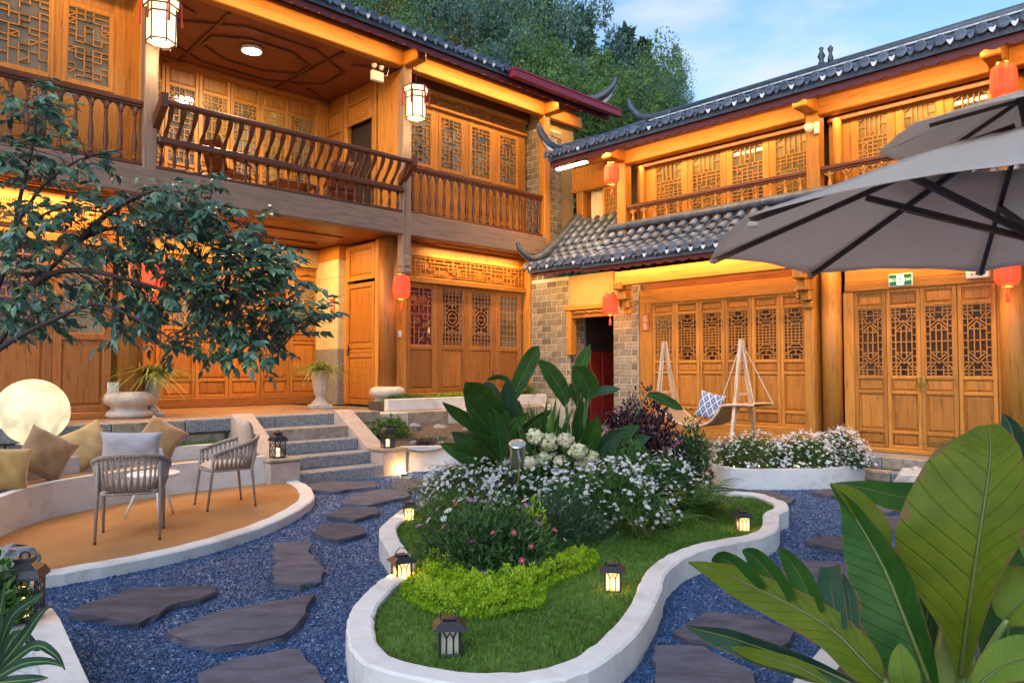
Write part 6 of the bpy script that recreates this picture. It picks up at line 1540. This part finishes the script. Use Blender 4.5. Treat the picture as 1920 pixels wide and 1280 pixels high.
bigleaf(T,[(1560,1285,2.65),(1500,1252,2.7),(1420,1228,2.8),(1370,1212,2.9)],[6,14,14,2],[6,14,12,2],M_BAN,roll=-.3,fold=.3,rib=.006,ribmat=M_RIBB,seed=14)
stalk(T,[(1795,1300,2.9),(1840,1240,2.85),(1880,1175,2.8),(1890,1160,2.8)],.016,.01,M_RIBG)
bigleaf(T,[(1885,1165,2.8),(1900,1145,2.78),(1935,1115,2.75),(2000,1090,2.7)],[16,40,60,4],[12,36,70,4],M_BANY,roll=.3,fold=.25,rib=.008,ribmat=M_RIBB,seed=5)
bigleaf(T,[(1800,960,3.6),(1740,940,3.6),(1680,930,3.62),(1620,915,3.65),(1566,906,3.7)],[20,34,32,22,2],[16,30,26,14,2],M_BAN2,roll=-.3,fold=.3,rib=.008,ribmat=M_RIBB,seed=6)
bigleaf(T,[(1830,1290,2.6),(1870,1255,2.6),(1930,1232,2.6),(2000,1220,2.6)],[10,34,40,10],[8,30,40,10],M_BANY,roll=.2,fold=.3,rib=.007,ribmat=M_RIBB,seed=7)
bigleaf(T,[(1700,1290,2.6),(1695,1262,2.6),(1690,1232,2.62),(1688,1205,2.65)],[22,26,18,2],[24,28,20,2],M_BANY,roll=.1,fold=.25,rib=.005,ribmat=M_RIBB,seed=8)
bigleaf(T,[(1740,1300,3.1),(1735,1200,3.15),(1750,1100,3.2),(1790,1000,3.3)],[30,60,60,5],[40,70,60,5],M_BOP,roll=.4,fold=.3,rib=.009,ribmat=M_RIBB,seed=9)
bigleaf(T,[(1880,1300,3.1),(1890,1150,3.2),(1880,1020,3.3),(1850,960,3.35)],[40,70,60,4],[40,60,50,4],M_BOP,roll=-.4,fold=.35,rib=.009,ribmat=M_RIBB,seed=10)
bigleaf(T,[(1940,1000,2.9),(1925,930,2.9),(1910,860,2.95),(1895,800,3.0),(1880,775,3.02)],[22,34,30,18,2],[30,40,36,20,2],M_BOPB,roll=.6,fold=.3,rib=.008,ribmat=M_RIBB,seed=11)
bigleaf(T,[(1950,1080,2.7),(1930,1030,2.7),(1910,980,2.72),(1900,925,2.78)],[10,14,12,1],[20,26,20,1],M_BANY,roll=.2,fold=.3,rib=.006,ribmat=M_RIBB,seed=12)
for pts in ([(1790,1320,3.0),(1800,1290,2.9),(1803,1262,2.85)],[(1760,1320,2.95),(1752,1300,2.8),(1744,1280,2.75)],[(1740,1330,2.9),(1690,1310,2.75),(1655,1275,2.7)],[(1800,1330,3.05),(1830,1150,3.4),(1800,960,3.6)]): stalk(T,pts,.022,.014,M_RIBG)
MB().lathe([(.09,0),(.11,.06),(.075,.22),(.05,.34)],14).build('stem_base',M_RIBG,T,True)
M_DRY=simple('dry_leaf',(.30,.17,.08),.8,var=.3)
# bird-of-paradise clumps
def zp(x,y): return 780+x/3.43,640+y/3.43
def bopleaf(T,pts,hw,Y0,dy,mat,roll=.0,fold=.3,seed=0,st=None):
    n=len(pts); mid=[(*zp(*p),Y0+dy*i/(n-1)) for i,p in enumerate(pts)]; h=[v*1.22/3.43 for v in hw]
    o=bigleaf(T,mid,h,h,mat,roll,fold,.009,M_RIBD,.02,seed)
    if st is not None: stalk(T,[(*zp(*st),Y0),((zp(*st)[0]+mid[0][0])/2,(zp(*st)[1]+mid[0][1])/2,Y0),mid[0]],.016,.010,M_RIBD)
g=AT(945,900,8.3); T=thing('bird_of_paradise_plant','tall glossy bird of paradise plant left of centre in the island','plant',(g[0],g[1],.13)); C0=(560,960)
for i,(pts,hw,Y0,dy,mt,ro) in enumerate((([(600,420),(655,290),(715,165),(765,70),(790,28)],[12,40,48,36,3],8.2,-.1,M_BOP,.2),([(560,540),(500,440),(420,350),(350,290),(318,262)],[12,62,75,55,6],8.0,-.4,M_BOP,.3),([(590,560),(596,470),(592,380),(588,300),(585,245)],[14,44,50,38,3],8.1,-.2,M_BOPB,-.3),
    ([(440,640),(400,560),(320,495),(240,440),(170,390)],[10,34,40,30,3],7.9,-.3,M_BOP,.4),([(500,640),(460,560),(400,480),(350,410),(308,345)],[10,40,46,36,3],7.9,-.3,M_BOP,-.3),([(650,330),(600,250),(540,222),(490,232),(450,250)],[10,20,22,18,2],8.4,.1,M_BAN2,.9),([(570,680),(600,600),(640,535),(690,490),(725,455)],[8,28,30,24,3],7.8,-.2,M_BAN2,.2),
    ([(620,700),(560,650),(480,620),(410,590),(350,568)],[10,34,40,30,3],7.7,-.2,M_BOP,.5),([(600,680),(680,590),(760,520),(820,475),(872,438)],[10,28,32,24,3],7.9,-.1,M_BOP,-.4),([(560,560),(530,440),(490,350),(450,290),(430,270)],[12,40,50,40,3],8.2,.0,M_BOPB,.2),([(560,720),(600,640),(600,540),(640,450),(660,380)],[12,44,52,44,4],8.3,.1,M_BOP,-.2),([(520,760),(460,700),(420,650),(390,620)],[10,34,34,3],7.7,-.2,M_BOP,.3),([(620,760),(670,680),(700,600),(715,520)],[10,36,40,3],8.0,.0,M_BOPB,-.3))):
    bopleaf(T,pts,hw,Y0,dy,mt,ro,.3,i,C0)
g=AT(1080,880,8.6); T=thing('bird_of_paradise_plant','bird of paradise plant with upright leaf in front of the dark doorway','plant',(g[0],g[1],.13)); C0=(1030,900)
for i,(pts,hw,Y0,dy,mt,ro) in enumerate((([(965,390),(930,310),(880,230),(830,165),(775,120)],[10,44,50,36,3],8.5,-.1,M_BOP,-.3),([(1060,330),(1056,240),(1070,150),(1095,80),(1118,18)],[10,36,40,30,3],8.6,.0,M_BAN2,.3),([(1110,380),(1110,310),(1085,250),(1045,200),(1005,160)],[10,58,66,52,4],8.4,-.1,M_BOP,.1),([(1095,365),(1140,340),(1195,322),(1260,312),(1316,305)],[8,26,30,24,3],8.5,.0,M_BOPB,.6),([(960,420),(955,350),(940,310),(925,280)],[8,40,44,6],8.8,.0,M_BOP,.3),([(1040,420),(1035,350),(1010,300),(990,270)],[8,36,40,6],8.8,.0,M_BOP,-.3))):
    bopleaf(T,pts,hw,Y0,dy,mt,ro,.3,i+20,C0)
bopleaf(T,[(1480,350),(1540,352),(1610,385),(1670,415),(1718,438)],[6,26,30,24,3],8.7,.1,M_BOP,.4,.3,31,(1330,640))
def clump(T,cx,cy,Y,n,ln,seed,mats):
    r=random.Random(seed)
    for i in range(n):
        a=math.pi*(.2+.6*(i+.5)/n)+r.uniform(-.12,.12); L_=ln*r.uniform(.75,1.15); yo=Y+r.uniform(-.45,.25); dx,dy=math.cos(a),math.sin(a)
        pts=[(cx+dx*L_*f*(1+.25*f),cy-dy*L_*(f-.32*f*f*abs(dx)),yo-.2*f) for f in (.28,.48,.68,.86,1.0)]; w=L_*r.uniform(.10,.14)
        bigleaf(T,pts,[w*.25,w,w*1.1,w*.75,1],[w*.25,w,w*1.1,w*.75,1],r.choice(mats),r.uniform(-.6,.6),.3,.008,M_RIBD,.03,seed*50+i)
        stalk(T,[(cx,cy+8,Y),((cx+pts[0][0])/2,(cy+pts[0][1])/2,yo),pts[0]],.014,.009,M_RIBD)
BP=[o for o in COL.objects if o.name.startswith('bird_of_paradise_plant')]
clump(BP[0],945,905,8.0,12,125,3,(M_BOP,M_BOP,M_BOPB)); clump(BP[1],1085,895,8.5,10,140,5,(M_BOP,M_BAN2,M_BOPB))
# cycad-like fan of lance leaves
def fan(P,n,ln,w,spread,mat,label,name,cat='plant',droop=.25,grp=None,sy=1.0):
    T=thing(name,label,cat,tuple(P),0,grp); V,F=bladef(5,w,droop); az=RNG.uniform(0,2*math.pi,n); el=np.clip(RNG.normal(0,spread,n),-1.4,1.4); d=np.stack([np.sin(el)*np.cos(az),np.sin(el)*np.sin(az)*sy,np.cos(el)+.05],1)
    outw=np.stack([np.cos(az)*np.sign(el),np.sin(az)*np.sign(el),np.zeros(n)],1); T3=frames(d,-outw+np.array([0,0,.6])); T3*= (ln*(.65+.5*RNG.random(n)))[:,None,None]
    o=link('leaves',scatter_mesh('leaves',V,F,T3,RNG.normal(size=(n,3))*np.array([.05,.05,.01]),mat,None,True),T); o['kind']='stuff'; return T
fan((.36,8.0,.13),90,1.05,.042,.42,M_LF_M,'fan of upright lance leaves between the two bird of paradise plants','lance_leaf_clump',droop=.12)
fan((.75,7.9,.13),50,.8,.040,.6,M_LF_M,'lower lance leaf clump behind the hydrangeas','lance_leaf_clump',droop=.2)
def fern(P,n,ln,label,name='fern',mat=None,up=.9,spread=1.0,az0=0,azr=2*math.pi,grp='ferns around the flower bed',lw=.22):
    """arching fronds with leaflets"""
    T=thing(name,label,'fern',tuple(P),0,grp); Ps=[];Ts=[]; b=MB()
    for k in range(n):
        a=az0+azr*(k+random.random()*.6)/n; L_=ln*random.uniform(.7,1.1); e=random.uniform(.75,1.25)*up; pts=[]
        for i in range(15):
            t=i/14; ang=e*(1-1.25*t*spread); 
            pts.append(np.array([0,0,0.0]) if i==0 else pts[-1]+np.array([math.cos(a)*math.cos(ang),math.sin(a)*math.cos(ang),math.sin(ang)])*L_/14)
        b.tube(pts,[.006*(1-.8*i/14) for i in range(15)],4)
        side=np.array([-math.sin(a),math.cos(a),0])
        for i in range(1,15):
            t=i/14; tg=pts[i]-pts[i-1]; tg/=np.linalg.norm(tg); lf=L_*lw*math.sin(math.pi*min(1,.12+.88*t))**.7*(1.05-t*.6)
            for sg in (-1,1):
                d=side*sg+tg*.55+np.array([0,0,-.12]); d/=np.linalg.norm(d); nrm=np.cross(tg,side); Ps.append(pts[i]); x=np.cross(d,nrm); x/=np.linalg.norm(x); Ts.append(np.stack([x*1.6,d,np.cross(x,d)],1)*lf)
    o=link('fronds',scatter_mesh('fronds',LANCE,LANCEF,np.array(Ts),np.array(Ps),mat or M_LF_M,None),T); o['kind']='stuff'; b.build('rachis',M_STEM,T)
    return T
fern(G(822,955,LZ2),15,.72,'green fern at the left edge of the flower bed',up=1.2); fern(G(1305,968,LZ2)+np.array([0,-.1,0]),20,.85,'large bright fern at the right edge of the flower bed',up=1.15)
fern(G(1255,990,LZ2),10,.6,'small fern with a drooping frond in front of the large fern',up=.9,spread=1.2)
fern(G(842,905,LZ2)+np.array([.1,.3,0]),12,.55,'dark cycad behind the left daisies',mat=M_LF_D,name='cycad',up=1.0)
fern((6.2,10.2,.33),15,.85,'dark cycad in front of the four-leaf doors',mat=M_LF_D,name='cycad',up=1.0,lw=.16)
fern((6.95,9.6,.33),14,1.35,'yellow green fern at the right edge below the brick wall',mat=M_LF_U,up=1.3)
fern(G(1278,940,LZ2)+np.array([0,.6,0]),14,.75,'tall fern behind the right daisies',up=1.35,spread=.8)
def tuft(P,n,ln,label,mat,w=.008,droop=.9,sp=.75,grp='ornamental grass tufts',name='grass_tuft'): return fan(P,n,ln,w,sp,mat,label,name,'grass',droop,grp)
tuft(G(1195,1008,LZ2),150,.42,'spiky grass tuft at the front right of the daisies',M_LF_G); tuft(G(1320,962,LZ2)+np.array([.0,.0,0]),170,.50,'pale grass tuft below the large fern',M_LF_G); tuft(G(800,968,LZ2),120,.36,'pale grass tuft beside the far left lantern',M_LF_G); tuft(G(850,965,LZ2)+np.array([.1,0,0]),130,.36,'grass tuft in front of the left daisies',M_LF_G); tuft(G(1085,1012,LZ2),90,.32,'dark grass tuft in front of the largest daisy bush',M_LF_M)
tuft(G(1290,900,LZ2)+np.array([.12,.2,0]),110,.75,'tall grass tuft left of the white planter',M_LF_M,droop=.3,sp=.4)

# raised bed plants
bush('azalea_shrub',LW.w(-1.15,1.75,.48),.36,.33,.34,2000,.05,M_LF_M,'olive green shrub beside the sloping slab of the steps',grp=None)
bush('sage_cushion',LW.w(-.55,2.25,.36),.24,.2,.17,900,.03,M_LF_S,'low grey-green cushion plant behind the curved white wall')
bush('lavender_cushion',LW.w(-.9,2.35,.36),.2,.18,.14,600,.03,M_LF_P,'low purple-grey cushion plant beside the right step lantern')
bush('lime_cushion',LW.w(.75,2.05,.40),.22,.2,.2,700,.035,M_LF_L,'small lime cushion plant behind the curved white wall')
bush('purple_cushion',LW.w(.35,2.15,.40),.2,.18,.17,700,.035,M_LF_P,'small purple cushion plant left of the tall island plant')
bush('rust_cushion',LW.w(-.1,2.35,.36),.2,.15,.12,500,.03,leafmat('leaf_rust',(.10,.03,.012),(.2,.07,.02)),'rust red ground plant behind the curved white wall')
o=foliage('lime_edging',2600,1.15,.17,.13,.035,M_LF_L,None,shell=.3); o.matrix_world=LW.M@Matrix.Translation((1.45,-.45,1.0)); tag(o,'strip of lime green plants on the white ledge below the brown doors','plants')
o=foliage('olive_edging',1200,.55,.17,.13,.035,M_LF_M,None,shell=.3); o.matrix_world=LW.M@Matrix.Translation((.1,-.45,1.0)); tag(o,'strip of olive plants on the white ledge next to the second pillar base','plants')
# urn plants
def trailing(P,r,n,ln,label):
    T=thing('trailing_plant',label,'plant',tuple(P),0,'trailing plants in the stone urns'); V,F=bladef(5,.02,1.5); az=RNG.uniform(0,6.28,n); d=np.stack([np.cos(az)*.8,np.sin(az)*.8,.6+RNG.random(n)],1); T3=frames(d,np.stack([-np.cos(az),-np.sin(az),np.full(n,.8)],1))*(ln*(.5+.6*RNG.random(n)))[:,None,None]
    o=link('trailing_leaves',scatter_mesh('trailing_leaves',V,F,T3,RNG.normal(size=(n,3))*np.array([r,r,.03]),M_LF_U,None,True),T); o['kind']='stuff'; foliage('crown',350,r*1.6,r*1.6,.16,.06,M_LF_U,T)
trailing(U1+np.array([0,0,.60]),.10,240,.58,'yellow green trailing plant in the urn by the first pillar'); trailing(G(600,765,TZ)+np.array([0,0,.68]),.11,240,.50,'yellow green trailing plant in the urn by the tiled column')
# bottom left: agave and herb
g=G(-10,1265,.268); T=thing('variegated_agave','green agave with cream leaf edges in the bottom left planter','plant',tuple(g)); 
M_AG=leafmat('agave_leaf',(.04,.10,.05),(.09,.17,.09),trans=.1,rough=.35,spec=.6)
for pts in ([(-10,1262,2.9),(40,1200,2.85),(75,1150,2.85),(95,1135,2.9)],[(-10,1268,2.9),(60,1212,2.8),(100,1225,2.75),(122,1255,2.75)],[(-10,1270,2.9),(30,1190,2.9),(68,1215,2.85),(76,1212,2.85)],[(-10,1272,2.9),(40,1245,2.8),(90,1240,2.75),(120,1250,2.72)],[(-15,1262,2.9),(20,1160,2.95),(60,1125,3.0),(80,1110,3.0)],[(-10,1280,2.9),(40,1275,2.75),(70,1272,2.7),(90,1270,2.7)],[(-20,1265,2.9),(0,1150,2.9),(10,1090,2.9)],[(-20,1270,2.9),(-60,1200,2.85),(-90,1210,2.8)]):
    o=bigleaf(T,pts,[9,10,7,1][:len(pts)] if len(pts)==4 else [9,8,1],[9,10,7,1][:len(pts)] if len(pts)==4 else [9,8,1],M_BOPB,roll=.4,fold=.4,rib=.004,ribmat=M_RIBG,seed=int(pts[1][0]))
bush('herb_bush',G(-14,1175,.268),.15,.13,.33,800,.055,M_LF_M,'bright green herb left of the large lattice lantern')

# ---------------------------------------------------------------- courtyard tree
T=thing('courtyard_tree','leafy tree reaching in from the left with dark blue-green leaves','tree',(-3.75,4.3,0))
L0=np.array(T.location)
def limb(pts,r0,r1,n=7):
    P=catmull([AT(*p) for p in pts],6); MB().tube([p-L0 for p in P],[r0+(r1-r0)*i/(len(P)-1) for i in range(len(P))],n).build('branch',M_BARK,T,True); return P
tp=[np.array([-3.75,4.3,0.0]),np.array([-3.72,4.32,.6]),np.array([-3.6,4.35,1.1]),AT(-80,720,4.4)]
tp=catmull(tp,6); MB().tube([p-L0 for p in tp],[.11-.05*i/(len(tp)-1) for i in range(len(tp))],10).build('trunk',M_BARK,T,True)
limbs=[limb([(-80,720,4.4),(0,640,4.4),(52,543,4.4),(100,498,4.4),(149,452,4.45),(230,425,4.5),(330,440,4.6),(430,480,4.7),(520,560,4.75)],.019,.004),
 limb([(52,543,4.4),(100,512,4.35),(170,508,4.3),(260,530,4.3),(350,560,4.3),(430,600,4.3)],.022,.005),limb([(149,452,4.45),(210,395,4.45),(290,360,4.5),(380,375,4.6),(460,430,4.65)],.02,.005),
 limb([(-80,720,4.4),(10,500,4.5),(26,429,4.5),(40,360,4.5),(60,280,4.5),(70,200,4.5)],.02,.006),limb([(10,500,4.5),(60,420,4.55),(120,390,4.6),(200,400,4.6)],.012,.004),limb([(-60,700,4.3),(20,640,4.2),(100,600,4.2),(180,570,4.2),(260,600,4.2),(330,640,4.2)],.018,.004),limb([(26,429,4.5),(80,350,4.4),(150,300,4.4),(230,280,4.4)],.012,.004),limb([(330,440,4.6),(400,520,4.5),(460,600,4.45),(520,660,4.4)],.012,.004)]
sk_=np.array([p for L_ in limbs for p in L_])
blobs=[(60,235,85,55,60),(30,300,60,50,52),(150,290,80,30,30),(50,180,50,25,20),(60,420,95,50,90),(180,400,95,45,85),(255,380,65,35,42),(365,372,70,38,75),(425,425,70,42,78),(300,455,85,45,95),(475,480,62,50,85),(200,470,60,28,32),(400,505,95,45,105),(505,535,60,45,80),(545,595,48,32,60),(330,560,85,45,75),(430,575,72,45,75),(250,600,70,30,30),(330,640,60,24,22),(455,622,60,34,58),(500,660,35,24,18),(60,540,62,48,52),(30,590,52,30,42),(170,530,60,24,30),(225,560,50,28,24),(140,600,60,18,18),(385,652,30,14,7),(20,480,32,40,22),(90,480,40,20,12)]
Ps=[];Ts=[];tw=MB()
for bx,by,rx,ry,n in blobs:
    for k in range(max(1,int(n/2.3))):
        a=random.random()*6.28; q=math.sqrt(random.random()); c=AT(bx+rx*q*math.cos(a),by+ry*q*math.sin(a),4.2+random.random()*.7)
        j=np.argmin(((sk_-c)**2).sum(1)); s0=sk_[j]; d=c-s0; dist=np.linalg.norm(d)
        if dist>.03: tw.tube([s0-L0,(s0+c)/2-L0+np.array([0,0,.02]),c-L0],[.0035,.0025,.0015],4,False)
        ax=d/(dist+1e-6)+RNG.normal(size=3)*.5+np.array([.45,0,-.25]); ax/=np.linalg.norm(ax)
        for i in range(6):
            b0=c+ax*.030*i; sd=np.cross(ax,[0,0,1]); sd/=np.linalg.norm(sd)+1e-6
            for sg in ((-1,1) if i<5 else (0,)):
                dd=ax*.8+sd*sg*.9+np.array([0,0,-.45])+RNG.normal(size=3)*.22; dd/=np.linalg.norm(dd); nr=np.array([0,-.25,1.0])+RNG.normal(size=3)*.35
                x=np.cross(dd,nr); x/=np.linalg.norm(x)+1e-6; Ps.append(b0); Ts.append(np.stack([x*1.15,dd,np.cross(x,dd)],1)*random.uniform(.042,.088))
tw.build('twigs',M_BARK,T)['kind']='stuff'
o=link('foliage',scatter_mesh('foliage',OVAL,OVALF,np.array(Ts),np.array(Ps)-L0,M_LF_T,np.clip(RNG.beta(1.6,2.2,len(Ps)),0,1),True),T); o['kind']='stuff'
# =================================================================== HILL AND TREES BEHIND
M_HILL=simple('hill_undergrowth',(.035,.06,.025),.95,var=.5,scale=.5,bump=.6,bscale=2)
def hz(x,y): 
    r=max(0,min(1,(y-24)/55)); f=1/(1+math.exp((x-5-.10*(y-40))/3.0)); return r*(4+26*f)+1.2*math.sin(x*.21)*math.sin(y*.17)*r
hl=MB().grid(lambda u,v:(-70+u*160,24+v*80,hz(-70+u*160,24+v*80)-.05),48,24).build('hillside',M_HILL,None,True); struct(hl)
M_T1=leafmat('far_leaf_haze_green',(.06,.14,.075),(.12,.23,.12),(.19,.31,.15),rough=.7,trans=.2,spec=.15); M_T2=leafmat('far_leaf_haze_teal',(.065,.125,.11),(.11,.20,.17),(.16,.27,.22),rough=.7,trans=.2,spec=.15); M_T3=leafmat('far_leaf_lamplit',(.10,.055,.008),(.24,.13,.015),(.40,.22,.03),rough=.7,trans=.2,spec=.15)  # leaf colours lightened towards haze; the orange one paints in warm lamplight
def crownmesh(kind,mat,seed,n=17000):
    r=np.random.default_rng(seed); P=[]; 
    if kind=='round':
        C=r.normal(size=(26,3))*np.array([.30,.30,.22]); C[:,2]+=.62; R0=r.uniform(.13,.26,26)
        idx=r.integers(0,26,n); d=r.normal(size=(n,3)); d/=np.linalg.norm(d,axis=1)[:,None]; P=C[idx]+d*(R0[idx]*(.55+.5*r.random(n)))[:,None]*np.array([1,1,.8])
    else:
        t=r.random(n)**.75; lay=np.floor(t*14)/14+.035*r.random(n); a=r.random(n)*6.28; br=np.floor(a/6.28*9+lay*40)*.7; rad=(1-lay)**.85*.30*(.35+.75*r.random(n)**.5)*(.75+.35*np.sin(br*2.3)); P=np.stack([np.cos(a)*rad,np.sin(a)*rad,.16+.84*lay-rad*.25],1)
    s=(.023 if kind=='round' else .020)*(.6+.8*r.random(n)); k_=r.random(n)<.12; P[k_]=P[k_]*np.array([.72,.72,1])+np.array([0,0,0]); s[k_]*=2.6; d=r.normal(size=(n,3)); d[:,2]*=.6; T3=frames(d,r.normal(size=(n,3))+np.array([0,0,1]))*s[:,None,None]
    cl=.5+.5*np.sin(P[:,0]*9+seed)*np.sin(P[:,1]*8)*np.sin(P[:,2]*10); return scatter_mesh('crown',DIA,DIAF,T3,P,mat,np.clip(.55*cl+.45*r.random(n),0,1))
M_T4=leafmat('far_leaf_haze_light',(.07,.15,.05),(.14,.25,.08),(.22,.33,.11),rough=.7,trans=.25,spec=.15); M_T5=leafmat('far_leaf_dark',(.03,.07,.05),(.06,.115,.085),(.10,.16,.12),rough=.7,trans=.2,spec=.15)  # far crowns, also brightened in colour in place of hazy air
CR=[crownmesh('round',M_T1,1),crownmesh('round',M_T2,2),crownmesh('cone',M_T5,3),crownmesh('round',M_T3,4,7000),crownmesh('cone',M_T5,5),crownmesh('round',M_T4,6)]
TRK=MB().tube([(0,0,-.12),(.01,0,.2),(-.01,.01,.45),(.01,0,.7)],[.022,.018,.012,.005],7)
for a in range(7): TRK.tube([(0,0,.3+.05*a),(.12*math.cos(a*2.1),.12*math.sin(a*2.1),.45+.05*a),(.22*math.cos(a*2.1),.22*math.sin(a*2.1),.58+.04*a)],[.009,.006,.003],5)
TRK=TRK.mesh('trunk',M_BARK)
random.seed(5)
def hilltree(px,py,Y,h,k,w,label,grp='trees on the hillside behind the roofs'):
    top=AT(px,py,Y); T=thing('hill_tree',label,'tree',(top[0],top[1],top[2]-h*1.0),random.random()*6,grp); w=w*(.46 if k in (0,1,3,5) else .68); T.scale=(h*w,h*w,h)
    link('crown',CR[k],T); link('trunk',TRK,T)
TREES=[(1097,20,50,17,2,.95,'pointed dark tree standing alone left of the open sky'),(1172,50,48,14,2,1.2,'dark pointed tree right of the tall lone one'),(1206,70,52,11,4,1.2,'thin pointed tree at the right of the dark pair'),(1258,122,46,6.5,1,.9,'rounded tree at the far right end of the wooded skyline'),(1232,165,44,7,5,1.2,'small tree just above the right roof corner'),(1020,-20,46,15,4,1.1,'tall tree at the left rim of the sky'),
 (940,-40,44,15,0,1.15,'light green spreading tree above the crimson gutter'),(1010,70,40,9,5,1.3,'mid green tree in front of the pointed ones'),(1060,110,38,8,0,1.3,'leafy tree right behind the flying roof corner'),(1120,130,40,8,1,1.2,'bluish tree behind the upturned roof tip'),(800,-30,42,13,1,1.2,'round bluish tree above the left eave'),(870,40,38,8,0,1.2,'green tree between the yellow shrubs'),(700,-60,40,13,0,1.2,'tall green tree at the top left of the wood'),(752,-10,36,7,3,1.1,'tree coloured yellow for lamplight at the top of the wood'),(872,45,35,5,3,.8,'small tree coloured orange for lamplight above the left eave'),(960,60,36,7,0,1.3,'bright green tree above the crimson gutter end'),(640,-80,42,13,1,1.2,'dark tree behind the upper left eave'),(900,-60,52,16,4,1.2,'dark pointed tree high on the hill'),(760,-90,54,17,2,1.3,'dark pine at the top edge'),(1090,165,34,5,5,1.5,'low bush-like tree behind the ridge tip'),(1170,140,37,7,5,1.4,'dark green tree behind the right roof ridge horn'),(1005,130,33,6,5,1.5,'low green tree over the red gutter'),(930,110,33,6,1,1.5,'low bluish tree over the left roof edge'),(840,90,33,6,0,1.5,'low green tree over the middle of the left eave')]  # yellow and orange trees carry lamplight in their leaf colour
for a in TREES: hilltree(*a)
FILL=((660,20,38,9,0),(720,40,36,8,5),(790,60,37,8,1),(830,10,40,10,5),(905,0,41,10,0),(975,20,43,10,1),(1215,150,42,7,0),(760,80,34,6,5),(890,115,33,6,0),(970,140,34,6,5),(1050,160,35,6,1),(1130,180,36,6,5),(1190,190,38,6,0),(1240,195,40,5,1),(680,-30,46,14,2),(850,-60,48,15,4),(960,-50,50,15,2),(600,-20,40,11,0),(560,-60,42,13,1),(990,100,36,7,0),(925,40,38,8,1))
ORD=['first','second','third','fourth','fifth','sixth','seventh','eighth','ninth','tenth','eleventh','twelfth','thirteenth','fourteenth','fifteenth','sixteenth']
row={'upper':sorted(t for t in FILL if t[1]<50),'lower':sorted(t for t in FILL if t[1]>=50)}
for rn,ts in row.items():
    for q,(x,y,Y,h,k) in enumerate(ts): hilltree(x,y,Y,h,k,1.25,ORD[q]+' tree from the left in the '+rn+' row filling the wood','trees filling the dense wood')
# undergrowth that closes the wood
n=60000; X=RNG.uniform(-30,11,n); Y=RNG.uniform(30,75,n); Z=np.array([hz(a,b) for a,b in zip(X,Y)])
T3=rots(n)*(RNG.uniform(.18,.42,n))[:,None,None]
o=link('undergrowth',scatter_mesh('undergrowth',DIA,DIAF,T3,np.stack([X,Y,Z+RNG.random(n)*1.6],1),M_T1)); tag(o,'dense green undergrowth on the hillside','undergrowth',kind='stuff')
